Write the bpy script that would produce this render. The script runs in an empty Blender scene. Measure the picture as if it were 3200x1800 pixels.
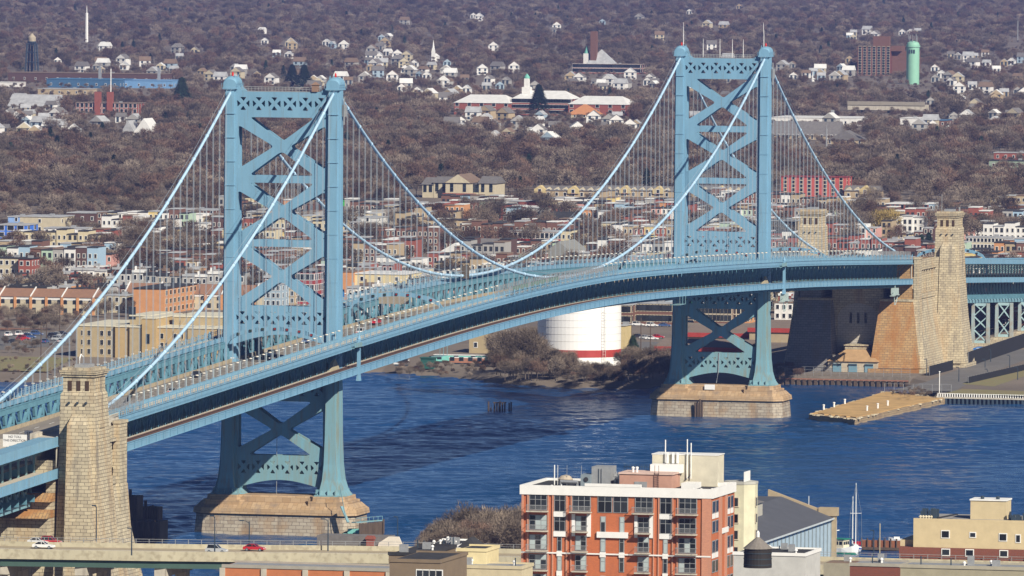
import bpy, bmesh, math, random
from mathutils import Vector, Matrix
from mathutils.geometry import delaunay_2d_cdt
random.seed(7)
SC = bpy.context.scene
COL = SC.collection
# ------------------------------------------------------------------ camera
CAM = (-2126.015, -570.957, 161.662); YAW = 0.2358; PIT = -0.04478; ROL = -0.0071; FPX = 26973.8
_p = dict(fw=Vector((math.cos(YAW)*math.cos(PIT), math.sin(YAW)*math.cos(PIT), math.sin(PIT))),
          rt=Vector((math.sin(YAW), -math.cos(YAW), 0)))
_p['up'] = _p['rt'].cross(_p['fw'])
_c, _s = math.cos(ROL), math.sin(ROL)
R_ = _c*_p['rt'] - _s*_p['up']; U_ = _s*_p['rt'] + _c*_p['up']; F_ = _p['fw']
cam = bpy.data.cameras.new('camera'); co = bpy.data.objects.new('camera', cam); COL.objects.link(co)
m = Matrix((R_, U_, -F_)).transposed().to_4x4(); m.translation = Vector(CAM); co.matrix_world = m
cam.sensor_width = 36; cam.lens = FPX/3200*36; cam.clip_start = 10; cam.clip_end = 40000
SC.camera = co
SC.render.resolution_x = 1024; SC.render.resolution_y = 576
# ------------------------------------------------------------------ light
SUN = Vector((-0.92, -1.0, 0.945)).normalized()
EL = math.asin(SUN.z)
w = bpy.data.worlds.new("World"); SC.world = w; w.use_nodes = True
nt = w.node_tree; bg = nt.nodes['Background']
sky = nt.nodes.new('ShaderNodeTexSky'); sky.sky_type = 'NISHITA'; sky.sun_disc = False
sky.sun_elevation = EL; sky.sun_rotation = math.atan2(SUN.x, SUN.y)
sky.air_density = 0.55; sky.dust_density = 0.05; sky.ozone_density = 4.0
nt.links.new(sky.outputs[0], bg.inputs[0]); bg.inputs[1].default_value = 0.05
sl = bpy.data.lights.new('sun', 'SUN'); sl.energy = 5.0; sl.angle = math.radians(0.5); sl.color = (1, 0.92, 0.78)
so = bpy.data.objects.new('sun', sl); COL.objects.link(so); so.rotation_euler = SUN.to_track_quat('Z', 'Y').to_euler()
SC.view_settings.view_transform = 'Standard'; SC.view_settings.look = 'None'
SC.view_settings.exposure = 0.42; SC.view_settings.gamma = 1
# ------------------------------------------------------------------ helpers
D = 3200/2576.0
def ray(a, b):                                   # photo position (2576-wide) -> world ray
    x = a*D-1600; y = 900-b*D
    return Vector(CAM), F_ + R_*(x/FPX) + U_*(y/FPX)
def on(axis, val, a, b):
    o, d = ray(a, b); return o + d*((val-o[axis])/d[axis])
def gz(x):                                       # ground height of the far bank
    if x < 900: return 3.0
    if x < 2600: return 3.0 + (x-900)/1700*5
    return 8.0 + (x-2600)/7000*22
def at(a, b):                                    # ground point under a photo position
    o, d = ray(a, b); z = 3.0
    for _ in range(12):
        p = o + d*((z-o.z)/d.z); z = gz(p.x)
    return p
def px(p):
    v = Vector(p)-Vector(CAM); z = v.dot(F_)
    return (1600+FPX*v.dot(R_)/z)/D, (900-FPX*v.dot(U_)/z)/D
def tag(o, label=None, cat=None, group=None, kind=None):
    if label: o['label'] = label
    if cat: o['category'] = cat
    if group: o['group'] = group
    if kind: o['kind'] = kind
    return o
def empty(name, loc=(0, 0, 0), rz=0, parent=None):
    o = bpy.data.objects.new(name, None); COL.objects.link(o); o.location = loc; o.rotation_euler = (0, 0, rz)
    o.empty_display_size = 1
    if parent: o.parent = parent
    return o
def thing(name, label, cat, loc=(0, 0, 0), rz=0, group=None):
    return tag(empty(name, loc, rz), label, cat, group)
def inst(name, data, parent=None, loc=(0, 0, 0), rz=0, sc=None):
    o = bpy.data.objects.new(name, data); COL.objects.link(o); o.location = loc
    if rz: o.rotation_euler = (0, 0, rz)
    if sc: o.scale = sc
    if parent: o.parent = parent
    return o
def copy_tree(o, parent=None):
    c = o.copy(); COL.objects.link(c)
    if parent: c.parent = parent
    for ch in o.children: copy_tree(ch, c)
    return c
class MB:
    def __init__(s): s.v = []; s.f = []
    def poly(s, pts):
        n = len(s.v); s.v += [tuple(p) for p in pts]; s.f.append(tuple(range(n, n+len(pts)))); return s
    def hexa(s, b, t):                           # bottom 4 (ccw from above), top 4
        n = len(s.v); s.v += [tuple(p) for p in b]+[tuple(p) for p in t]
        for f in ((3, 2, 1, 0), (4, 5, 6, 7), (0, 1, 5, 4), (1, 2, 6, 5), (2, 3, 7, 6), (3, 0, 4, 7)):
            s.f.append(tuple(n+i for i in f))
        return s
    def box(s, x0, x1, y0, y1, z0, z1):
        if x0 > x1: x0, x1 = x1, x0
        if y0 > y1: y0, y1 = y1, y0
        q = ((x0, y0), (x1, y0), (x1, y1), (x0, y1))
        return s.hexa([(a, b, z0) for a, b in q], [(a, b, z1) for a, b in q])
    def frus(s, x0, x1, y0, y1, z0, X0, X1, Y0, Y1, z1):
        return s.hexa([(x0, y0, z0), (x1, y0, z0), (x1, y1, z0), (x0, y1, z0)], [(X0, Y0, z1), (X1, Y0, z1), (X1, Y1, z1), (X0, Y1, z1)])
    def beam(s, a, b, w, h, up=(0, 0, 1)):       # w horizontal, h along up
        a = Vector(a); b = Vector(b); d = (b-a).normalized(); up = Vector(up)
        if abs(d.dot(up)) > .99: up = Vector((1, 0, 0))
        sd = d.cross(up).normalized(); u = sd.cross(d).normalized()
        q = [(-w/2, -h/2), (w/2, -h/2), (w/2, h/2), (-w/2, h/2)]
        n = len(s.v)
        for p in (a, b): s.v += [tuple(p+sd*i+u*j) for i, j in q]
        for f in ((0, 1, 2, 3), (7, 6, 5, 4), (0, 4, 5, 1), (1, 5, 6, 2), (2, 6, 7, 3), (3, 7, 4, 0)): s.f.append(tuple(n+i for i in f))
        return s
    def tube(s, pts, r, n=8, cap=True):
        pts = [Vector(p) for p in pts]; rs = r if isinstance(r, (list, tuple)) else [r]*len(pts)
        base = len(s.v)
        for i, p in enumerate(pts):
            d = (pts[min(i+1, len(pts)-1)]-pts[max(i-1, 0)]).normalized()
            ref = Vector((0, 0, 1)) if abs(d.z) < .95 else Vector((1, 0, 0))
            a = d.cross(ref).normalized(); b = a.cross(d).normalized()
            for k in range(n):
                t = 2*math.pi*k/n; s.v.append(tuple(p+a*(math.cos(t)*rs[i])+b*(math.sin(t)*rs[i])))
        for i in range(len(pts)-1):
            for k in range(n):
                q = base+i*n; s.f.append((q+k, q+(k+1) % n, q+n+(k+1) % n, q+n+k))
        if cap and n > 2:
            s.f.append(tuple(base+k for k in reversed(range(n)))); e = base+(len(pts)-1)*n; s.f.append(tuple(e+k for k in range(n)))
        return s
    def lathe(s, prof, n=24, c=(0, 0, 0), ax=None, a0=0, a1=2*math.pi):
        base = len(s.v); full = abs(a1-a0-2*math.pi) < 1e-6; m_ = n if full else n+1
        for r, z in prof:
            for k in range(m_):
                t = a0+(a1-a0)*k/n; s.v.append((c[0]+r*math.cos(t), c[1]+r*math.sin(t), c[2]+z))
        for i in range(len(prof)-1):
            for k in range(n):
                k2 = (k+1) % m_; q = base+i*m_; s.f.append((q+k, q+k2, q+m_+k2, q+m_+k))
        if full:
            s.f.append(tuple(base+k for k in reversed(range(n)))); e = base+(len(prof)-1)*m_; s.f.append(tuple(e+k for k in range(n)))
        return s
    def prism(s, poly, z0, z1):                  # vertical prism, poly ccw in xy
        n = len(s.v); k = len(poly); s.v += [(p[0], p[1], z0) for p in poly]+[(p[0], p[1], z1) for p in poly]
        s.f.append(tuple(n+i for i in reversed(range(k)))); s.f.append(tuple(n+k+i for i in range(k)))
        for i in range(k): j = (i+1) % k; s.f.append((n+i, n+j, n+k+j, n+k+i))
        return s
    def loft(s, rings):                          # list of equal-length rings
        n = len(s.v); k = len(rings[0])
        for r in rings: s.v += [tuple(p) for p in r]
        for i in range(len(rings)-1):
            for j in range(k): s.f.append((n+i*k+j, n+i*k+(j+1) % k, n+(i+1)*k+(j+1) % k, n+(i+1)*k+j))
        s.f.append(tuple(n+i for i in reversed(range(k)))); e = n+(len(rings)-1)*k; s.f.append(tuple(e+i for i in range(k)))
        return s
    def plate(s, polys, x0, x1):                 # plate in the yz plane with holes (even-odd), thickness x0..x1
        vs = []; es = []
        for p in polys:
            b = len(vs); vs += [Vector(q) for q in p]; es += [(b+i, b+(i+1) % len(p)) for i in range(len(p))]
        V, E_, F2, *_r = delaunay_2d_cdt(vs, es, [], 0, 1e-5)
        def inside(c):
            n = 0
            for p in polys:
                for i in range(len(p)):
                    (ax, ay), (bx, by) = p[i], p[(i+1) % len(p)]
                    if (ay > c[1]) != (by > c[1]) and c[0] < (bx-ax)*(c[1]-ay)/(by-ay)+ax: n += 1
            return n % 2
        n = len(s.v); k = len(V); s.v += [(x0, q[0], q[1]) for q in V]+[(x1, q[0], q[1]) for q in V]
        for f in F2:
            c = sum((V[i] for i in f), Vector((0, 0)))/len(f)
            if inside(c):
                s.f.append(tuple(n+i for i in reversed(f))); s.f.append(tuple(n+k+i for i in f))
        for p in polys:
            for i in range(len(p)):
                a, b = p[i], p[(i+1) % len(p)]
                s.poly([(x0, a[0], a[1]), (x0, b[0], b[1]), (x1, b[0], b[1]), (x1, a[0], a[1])])
        return s
    def mesh(s, name, mat, smooth=False):
        me = bpy.data.meshes.new(name); me.from_pydata(s.v, [], s.f); me.update()
        bm = bmesh.new(); bm.from_mesh(me)
        if len(bm.faces) < 60000: bmesh.ops.recalc_face_normals(bm, faces=bm.faces)
        uv = bm.loops.layers.uv.new('UVMap')
        for f in bm.faces:
            nn = f.normal
            if abs(nn.z) > .75:
                for l in f.loops: l[uv].uv = (l.vert.co.x, l.vert.co.y)
            else:
                t = Vector((-nn.y, nn.x, 0)); t = t.normalized() if t.length > 1e-6 else Vector((1, 0, 0))
                for l in f.loops: l[uv].uv = (l.vert.co.dot(t), l.vert.co.z)
            f.smooth = smooth
        bm.to_mesh(me); bm.free()
        for mm in (mat if isinstance(mat, (list, tuple)) else [mat]): me.materials.append(mm)
        return me
    def build(s, name, mat, parent=None, loc=(0, 0, 0), smooth=False):
        return inst(name, s.mesh(name, mat, smooth), parent, loc)
def rnd(poly, r, n=4):                           # round the corners of a 2-d polygon
    out = []; k = len(poly)
    for i in range(k):
        p0, p, p1 = Vector(poly[i-1]), Vector(poly[i]), Vector(poly[(i+1) % k])
        a = (p0-p); b = (p1-p); ra = min(r, a.length*.45); rb = min(r, b.length*.45); rr = min(ra, rb)
        A = p+a.normalized()*rr; B = p+b.normalized()*rr
        for j in range(n+1):
            t = j/n; q = A*(1-t)**2+p*2*t*(1-t)+B*t*t; out.append((q.x, q.y))
    return out
# ------------------------------------------------------------------ materials
MT = {}
def lin(c):
    return tuple((x/12.92 if x <= .04045 else ((x+.055)/1.055)**2.4) for x in c)
def mat(name, col, rough=.7, var=.15, scale=.4, bump=0, metal=0, col2=None, fac=.5, coords='Object', detail=5, spec=.4, sx=1, sy=1, sz=1, rand=0):
    if name in MT: return MT[name]
    m_ = bpy.data.materials.new(name); m_.use_nodes = True; n = m_.node_tree; L = n.links; N = n.nodes
    b = N['Principled BSDF']; b.inputs['Roughness'].default_value = rough; b.inputs['Metallic'].default_value = metal
    b.inputs['Specular IOR Level'].default_value = spec
    tc = N.new('ShaderNodeTexCoord'); mp = N.new('ShaderNodeMapping'); mp.inputs['Scale'].default_value = (sx, sy, sz)
    L.new(tc.outputs[coords], mp.inputs[0])
    no = N.new('ShaderNodeTexNoise'); no.inputs['Scale'].default_value = scale; no.inputs['Detail'].default_value = detail
    no.inputs['Roughness'].default_value = .65
    L.new(mp.outputs[0], no.inputs['Vector'])
    cr = N.new('ShaderNodeValToRGB'); c2 = col2 or tuple(x*(1-var) for x in col)
    cr.color_ramp.elements[0].position = max(0, fac-.22); cr.color_ramp.elements[1].position = min(1, fac+.22)
    cr.color_ramp.elements[0].color = (*c2, 1); cr.color_ramp.elements[1].color = (*[min(1, x*(1+var*.5)) for x in col], 1)
    L.new(no.outputs['Fac'], cr.inputs[0]); out = cr.outputs[0]
    if rand:
        oi = N.new('ShaderNodeObjectInfo'); hs = N.new('ShaderNodeHueSaturation'); mr = N.new('ShaderNodeMapRange')
        mr.inputs[3].default_value = 1-rand; mr.inputs[4].default_value = 1+rand
        L.new(oi.outputs['Random'], mr.inputs[0]); L.new(mr.outputs[0], hs.inputs['Value']); L.new(out, hs.inputs['Color']); out = hs.outputs[0]
    L.new(out, b.inputs['Base Color'])
    if bump:
        bp = N.new('ShaderNodeBump'); bp.inputs['Strength'].default_value = bump; bp.inputs['Distance'].default_value = .1
        L.new(no.outputs['Fac'], bp.inputs['Height']); L.new(bp.outputs[0], b.inputs['Normal'])
    MT[name] = m_; return m_
def masonry(name, c1, c2, mort, bw=1.6, bh=.75, ms=.05, stain=None, stain_amt=.5, rough=.85, streak=(.25, .25, .05), bump=.6, sfac=.5):
    if name in MT: return MT[name]
    m_ = bpy.data.materials.new(name); m_.use_nodes = True; n = m_.node_tree; L = n.links; N = n.nodes
    b = N['Principled BSDF']; b.inputs['Roughness'].default_value = rough; b.inputs['Specular IOR Level'].default_value = .25
    tc = N.new('ShaderNodeTexCoord'); br = N.new('ShaderNodeTexBrick')
    dn = N.new('ShaderNodeTexNoise'); dn.inputs['Scale'].default_value = .9/bw; dn.inputs['Detail'].default_value = 2; L.new(tc.outputs['UV'], dn.inputs['Vector'])
    vm = N.new('ShaderNodeVectorMath'); vm.operation = 'MULTIPLY_ADD'; vm.inputs[1].default_value = (bw*.5, bh*.22, 0); L.new(dn.outputs['Color'], vm.inputs[0]); L.new(tc.outputs['UV'], vm.inputs[2])
    L.new(vm.outputs[0], br.inputs['Vector']); br.inputs['Scale'].default_value = 1
    br.inputs['Brick Width'].default_value = bw; br.inputs['Row Height'].default_value = bh; br.inputs['Mortar Size'].default_value = ms
    br.inputs['Mortar Smooth'].default_value = .3; br.inputs['Bias'].default_value = 0
    br.inputs['Color1'].default_value = (*c1, 1); br.inputs['Color2'].default_value = (*c2, 1); br.inputs['Mortar'].default_value = (*mort, 1)
    out = br.outputs['Color']
    no = N.new('ShaderNodeTexNoise'); no.inputs['Scale'].default_value = 1; no.inputs['Detail'].default_value = 6
    mp = N.new('ShaderNodeMapping'); mp.inputs['Scale'].default_value = streak
    L.new(tc.outputs['Object'], mp.inputs[0]); L.new(mp.outputs[0], no.inputs['Vector'])
    if stain:
        mr = N.new('ShaderNodeMapRange'); mr.inputs[1].default_value = sfac; mr.inputs[2].default_value = sfac+.2; mr.inputs[4].default_value = stain_amt
        L.new(no.outputs['Fac'], mr.inputs[0])
        mx = N.new('ShaderNodeMix'); mx.data_type = 'RGBA'; mx.inputs['B'].default_value = (*stain, 1)
        L.new(mr.outputs[0], mx.inputs['Factor']); L.new(out, mx.inputs['A']); out = mx.outputs['Result']
    L.new(out, b.inputs['Base Color'])
    if bump:
        bp = N.new('ShaderNodeBump'); bp.inputs['Strength'].default_value = bump; bp.inputs['Distance'].default_value = .08; bp.invert = True
        L.new(br.outputs['Fac'], bp.inputs['Height']); L.new(bp.outputs[0], b.inputs['Normal'])
    MT[name] = m_; return m_
BLUE = mat('bridge paint', (.185, .35, .475), .55, .08, .35, spec=.25, col2=(.15, .295, .41), sz=.25, fac=.45)
BLUED = mat('bridge truss paint', (.12, .26, .33), .6, .25, .6, spec=.2, col2=(.085, .20, .26))
BLUEW = mat('weathered tower base paint', (.155, .325, .40), .6, .2, .8, spec=.2, col2=(.19, .29, .29), sz=.12)
CABLE = mat('cable paint', (.40, .58, .74), .5, .08, .8, spec=.3)
ROPE = mat('suspender rope', (.32, .38, .44), .6, .15, .5)
DARKST = mat('dark steel', (.03, .05, .07), .7)
STONE = masonry('anchorage granite', (.54, .47, .33), (.40, .345, .245), (.13, .11, .085), 1.7, .8, .055, (.44, .28, .13), .5)
STONER = masonry('rusty granite', (.44, .28, .13), (.33, .21, .10), (.14, .11, .09), 1.7, .8, .055, (.33, .15, .05), .9, sfac=.42)
STONEP = masonry('pier granite', (.42, .37, .29), (.30, .25, .19), (.15, .12, .10), 1.9, .9, .06, (.38, .22, .09), .6, streak=(.25, .25, .12))
STONEC = masonry('pier cap stone', (.46, .33, .20), (.37, .25, .14), (.20, .14, .09), 2.3, 1.2, .035, (.23, .18, .14), .7, streak=(.35, .35, .08))
ASPH = mat('asphalt', (.09, .09, .088), .9, .3, .3)
CONC = mat('pale concrete', (.50, .46, .38), .85, .2, .5)
CREAMC = mat('cream parapet', (.47, .43, .31), .8, .15, .5, sz=.3)
TAN = mat('road concrete', (.38, .32, .22), .85, .15, .4)
RAIL = mat('rusty rail', (.13, .07, .055), .8, .3, 2)
GLASSD = mat('dark window glass', (.02, .025, .03), .12, .3, .3, spec=.8, rand=.6)
WHITE = mat('white paint', (.78, .78, .76), .6, .08, .5)
ORANGE = mat('orange marker', (.75, .32, .03), .6)
REDP = mat('red paint', (.60, .03, .02), .5)
GREY = mat('grey metal', (.28, .29, .30), .6, .2, 1)
BLACKM = mat('black tar roof', (.035, .035, .037), .9, .4, .5)
WOODB = mat('weathered timber', (.10, .07, .05), .9, .4, 1.5, sz=.2)
def weather(m_, col, amt, lo=.56, s=(1.3, 1.3, .1)):   # dirt and rust runs with a shape of their own
    n = m_.node_tree; N = n.nodes; L = n.links; b = N['Principled BSDF']; src = b.inputs['Base Color'].links[0].from_socket
    tc = N.new('ShaderNodeTexCoord'); mp = N.new('ShaderNodeMapping'); mp.inputs['Scale'].default_value = s; no = N.new('ShaderNodeTexNoise'); no.inputs['Scale'].default_value = 1; no.inputs['Detail'].default_value = 4
    L.new(tc.outputs['Object'], mp.inputs[0]); L.new(mp.outputs[0], no.inputs['Vector']); mr = N.new('ShaderNodeMapRange'); mr.inputs[1].default_value = lo; mr.inputs[2].default_value = lo+.14; mr.inputs[4].default_value = amt; L.new(no.outputs['Fac'], mr.inputs[0])
    mx = N.new('ShaderNodeMix'); mx.data_type = 'RGBA'; mx.inputs['B'].default_value = (*col, 1); L.new(mr.outputs[0], mx.inputs['Factor']); L.new(src, mx.inputs['A']); L.new(mx.outputs['Result'], b.inputs['Base Color'])
weather(BLUE, (.17, .20, .20), .38); weather(BLUEW, (.24, .20, .12), .5, .52); weather(CONC, (.2, .17, .13), .5); weather(CREAMC, (.25, .21, .14), .5, .5, (.8, .8, .8)); weather(STONE, (.16, .14, .12), .55, .54, (.5, .5, .07)); weather(STONEP, (.14, .12, .10), .5, .54, (.5, .5, .1)); weather(TAN, (.22, .18, .13), .5, .5, (1.2, .06, 1))
STONESH = masonry('shade darkened granite', (.25, .24, .23), (.19, .185, .18), (.09, .085, .08), 1.7, .8, .055, (.2, .15, .1), .5)  # darker granite puts the shade of the far-side front pylon into its colour
BUFF = mat("buff brick", (.40, .32, .19), .85, .12, .5)
# ------------------------------------------------------------------ deck profile
PROF = [(-420, 35.5), (-320, 39.0), (-214, 42.4), (-135, 44.9), (-37, 48.1), (3, 49.4), (110, 52.4), (190, 53.9), (262, 54.4), (330, 53.9),
        (435, 51.5), (533, 48.8), (591, 47.0), (744, 41.4), (848, 37.5), (965, 32.9), (1100, 27.6), (1250, 22)]
def zt(x):
    for i in range(len(PROF)-1):
        if x <= PROF[i+1][0] or i == len(PROF)-2:
            (x1, y1), (x2, y2) = PROF[i], PROF[i+1]
            x0, y0 = PROF[max(i-1, 0)]; x3, y3 = PROF[min(i+2, len(PROF)-1)]
            t = (x-x1)/(x2-x1); h = x2-x1
            m1 = (y2-y0)/(x2-x0)*h; m2 = (y3-y1)/(x3-x1)*h
            return y1*(2*t**3-3*t**2+1)+m1*(t**3-2*t*t+t)+y2*(-2*t**3+3*t*t)+m2*(t**3-t*t)
LSP = 533.4; HC = 13.57; ZS = 113.6
def zc(x):                                       # cable height
    if 0 <= x <= LSP: return 55.2+(ZS-55.2)*((x-LSP/2)/(LSP/2))**2
    d = -x if x < 0 else x-LSP
    t = d/218.0; e = 42.2 if x < 0 else 43.6
    return ZS+(e-ZS)*t-4*9.4*t*(1-t)
XA0, XA1 = -217.0, 750.4
def frange(a, b, st):
    n = max(1, round((b-a)/st)); return [a+(b-a)*i/n for i in range(n+1)]
def ribbon(mb, xs, y0, y1, dz0, dz1, f=zt):      # box following the grade
    for a, b in zip(xs, xs[1:]):
        za, zb = f(a), f(b)
        mb.hexa([(a, y0, za+dz0), (b, y0, zb+dz0), (b, y1, zb+dz0), (a, y1, za+dz0)], [(a, y0, za+dz1), (b, y0, zb+dz1), (b, y1, zb+dz1), (a, y1, za+dz1)])
bridge = thing('suspension_bridge', 'long pale blue steel suspension bridge with two braced towers crossing the river', 'bridge')
ZD = (34.5, 40.2)
def portal_polys():
    # outline (y,z): solid between the legs, arch cut below the lower beam above the road
    def xhole(cy, z0, z1, hw):
        cz = (z0+z1)/2; g = .42; hz = (z1-z0)/2; P_ = []
        P_.append(rnd([(cy-hw+g*1.9, z1), (cy+hw-g*1.9, z1), (cy, cz+g*1.25)], .25, 2))
        P_.append(rnd([(cy-hw+g*1.9, z0), (cy, cz-g*1.25), (cy+hw-g*1.9, z0)], .25, 2))
        P_.append(rnd([(cy-hw, z1-g*1.7), (cy-hw, z0+g*1.7), (cy-g*1.4, cz)], .25, 2))
        P_.append(rnd([(cy+hw, z1-g*1.7), (cy+g*1.4, cz), (cy+hw, z0+g*1.7)], .25, 2))
        return P_
    def xpan(z0, z1, w, cz=None):
        cz = cz or (z0+z1)/2; a = 2.85
        out = [rnd([(-w+a, z1), (w-a, z1), (0, cz+1.15)], 1.3), rnd([(-w+a, z0), (0, cz-1.15), (w-a, z0)], 1.3),
               rnd([(-w, z1-2.0), (-w, z0+1.6), (-2.05, cz)], 1.0), rnd([(w, z1-2.0), (2.05, cz), (w, z0+1.6)], 1.0)]
        return out
    upper = [[(12.6, 48.3), (12.6, 117.0), (12.0, 115.2), (11.2, 113.7), (10.2, 112.9), (8.8, 112.7), (-8.8, 112.7), (-10.2, 112.9), (-11.2, 113.7), (-12.0, 115.2),
              (-12.6, 117.0), (-12.6, 48.3)] + [(-12.0+24*i/16, 48.3+2.5*math.sin(math.pi*i/16)) for i in range(17)]]
    for k in range(6):
        cy = (k-2.5)*4.1
        upper += xhole(cy, 108.0, 111.3, 1.65)+xhole(cy, 53.4, 56.6, 1.65)
    upper += xpan(91.4, 106.2, 11.5)+xpan(75.0, 89.5, 11.5)+xpan(58.1, 73.2, 11.5)
    lower = [[(13.2, 9.9), (13.2, 40.6), (-13.2, 40.6), (-13.2, 9.9), (-10.9, 9.9), (-10.2, 11.0)] +
             [(-9.8+19.6*i/12, 12.0+1.7*math.sin(math.pi*i/12)) for i in range(13)] + [(10.2, 11.0), (10.9, 9.9)]]
    for k in range(6):
        cy = (k-2.5)*3.85
        lower += xhole(cy, 15.3, 18.5, 1.55)+xhole(cy, 35.3, 38.6, 1.55)
    lower += xpan(20.0, 33.8, 11.3, 26.6)
    return upper, lower
UP, LO = portal_polys()
def make_tower(X, label):
    t = empty('tower', (X, 0, 0), parent=bridge); t['label'] = label
    mb = MB(); mb.plate(UP, -1.9, -1.35); mb.plate(UP, 1.35, 1.9); mb.build('cross_bracing', BLUE, t)
    mb = MB(); mb.plate(LO, -1.9, -1.35); mb.plate(LO, 1.35, 1.9); mb.build('lower_bracing', BLUEW, t)
    for s in (1, -1):
        mb = MB()
        # cellular leg: core + projecting cells front and back, tapered then flared
        lv = [(39.5, 1.38, 3.05), (60, 1.34, 2.95), (114.6, 1.2, 2.7)]
        for (z0, a0, b0), (z1, a1, b1) in zip(lv, lv[1:]):
            c = s*HC
            mb.frus(-b0, b0, c-a0*.92, c+a0*.92, z0, -b1, b1, c-a1*.92, c+a1*.92, z1)
            mb.frus(-b0*.62, b0*.62, c-a0*1.32, c+a0*1.32, z0, -b1*.62, b1*.62, c-a1*1.32, c+a1*1.32, z1)
            mb.frus(-b0*.30, b0*.30, c-a0*1.44, c+a0*1.44, z0, -b1*.30, b1*.30, c-a1*1.44, c+a1*1.44, z1)
        for z in [46+6.1*i for i in range(12)]:      # splice bands
            mb.box(-2.99, 2.99, s*HC-1.31, s*HC+1.31, z, z+.12)
        leg = mb.build('leg', BLUE, t)
        mb = MB()
        lv = [(9.95, 3.3, 5.6), (11.4, 2.55, 4.85), (14, 2.0, 4.2), (18, 1.68, 3.7), (25, 1.5, 3.35), (39.5, 1.38, 3.05)]
        for (z0, a0, b0), (z1, a1, b1) in zip(lv, lv[1:]):
            c = s*HC
            mb.frus(-b0, b0, c-a0*.92, c+a0*.92, z0, -b1, b1, c-a1*.92, c+a1*.92, z1)
            mb.frus(-b0*.62, b0*.62, c-a0*1.32, c+a0*1.32, z0, -b1*.62, b1*.62, c-a1*1.32, c+a1*1.32, z1)
        for i in range(4):
            mb.box(-4.5+i*2.6, -4.3+i*2.6, s*HC-3.4, s*HC+3.4, 9.96, 11.6)
        for i in range(3):
            mb.box(-5.75, 5.75, s*HC-2+i*2-.1, s*HC-2+i*2+.1, 9.96, 11.5)
        mb.box(-5.9, 5.9, s*HC-3.5, s*HC+3.5, 9.9, 10.25)
        mb.build('leg_base', BLUEW, t)
        mb = MB()                                  # saddle housing: hood with rounded ends
        c = s*HC
        prof = [(-1.8, 0), (1.8, 0), (1.8, 1.3)] + [(1.8*math.cos(a), 1.3+1.6*math.sin(a)) for a in [math.pi*i/12 for i in range(1, 12)]] + [(-1.8, 1.3)]
        rings = []
        for x, k in ((-3.0, .45), (-2.75, .7), (-2.2, .88), (-1.3, 1), (1.6, 1), (2.4, .95), (2.8, .85), (2.9, .7)):
            rings.append([(x, c+y*(.88+.12*k), 113.7+z*(.5+.5*k)) for y, z in prof])
        mb.loft(rings); mb.box(-3.1, 3.1, c-1.85, c+1.85, 113.3, 113.72)
        h = mb.build('saddle_housing', BLUE, t, smooth=False)
        mb = MB(); mb.lathe([(.22, 0), (.26, .3), (.24, .8), (.1, 1.1)], 10, (0, c, 116.55)); mb.build('beacon', REDP, h)
        for yy in (c-2.1, c+2.1):
            mb = MB()
            for i in range(6): mb.beam((-3+i*1.2, yy, 113.7), (-3+i*1.2, yy, 114.8), .07, .07)
            mb.beam((-3, yy, 114.8), (3, yy, 114.8), .07, .07); mb.beam((-3, yy, 114.25), (3, yy, 114.25), .05, .05)
            mb.build('housing_railing', BLUE, h)
    mb = MB()
    for x in (-1.6, 1.6):
        for i in range(25):
            y = -10.8+i*.9; mb.beam((x, y, 112.85), (x, y, 113.9), .07, .07)
        mb.beam((x, -10.8, 113.9), (x, 10.8, 113.9), .08, .08); mb.beam((x, -10.8, 113.4), (x, 10.8, 113.4), .06, .06)
    mb.box(-1.7, 1.7, -10.9, 10.9, 112.72, 112.84)
    mb.build('top_railing', GREY, t)
    mb = MB(); mb.box(-.4, .5, -HC-2.9, -HC-1.95, 106.6, 109.6); mb.box(-.6, -.45, -HC-2.6, -HC-2.3, 104.5, 111.5); mb.build('equipment_cabinet', GREY, t)
    mb = MB(); mb.box(-2.3, -.3, -9.4, -7.9, 112.85, 114.6); mb.loft([[(-2.5, -9.6, 114.6), (-.1, -9.6, 114.6), (-.1, -7.7, 114.6), (-2.5, -7.7, 114.6)], [(-1.4, -8.7, 115.4), (-1.2, -8.7, 115.4), (-1.2, -8.6, 115.4), (-1.4, -8.6, 115.4)]])
    if X < 10: mb.build('lookout_hut', mat('rusty hut', (.25, .16, .12), .8), t)
    for z in (70,):
        pass
    return t
T1 = make_tower(0, 'left tower of the bridge, nearer to the camera')
T2 = make_tower(LSP, 'right tower of the bridge, farther from the camera, with aerials on top')
for y, h, b in ((13.0, 7.4, 116.5), (6.6, 5.8, 113), (1.2, 5.8, 113), (-2.8, 5.8, 113), (-6.3, 5.8, 113), (-12.9, 7.6, 116.5)):
    mb = MB(); mb.tube([(0, y, b), (0, y, b+h*.5), (0, y+(.25 if y < -12 else 0), b+h)], [.11, .09, .05], 6); mb.build('aerial', WHITE, T2)
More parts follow.
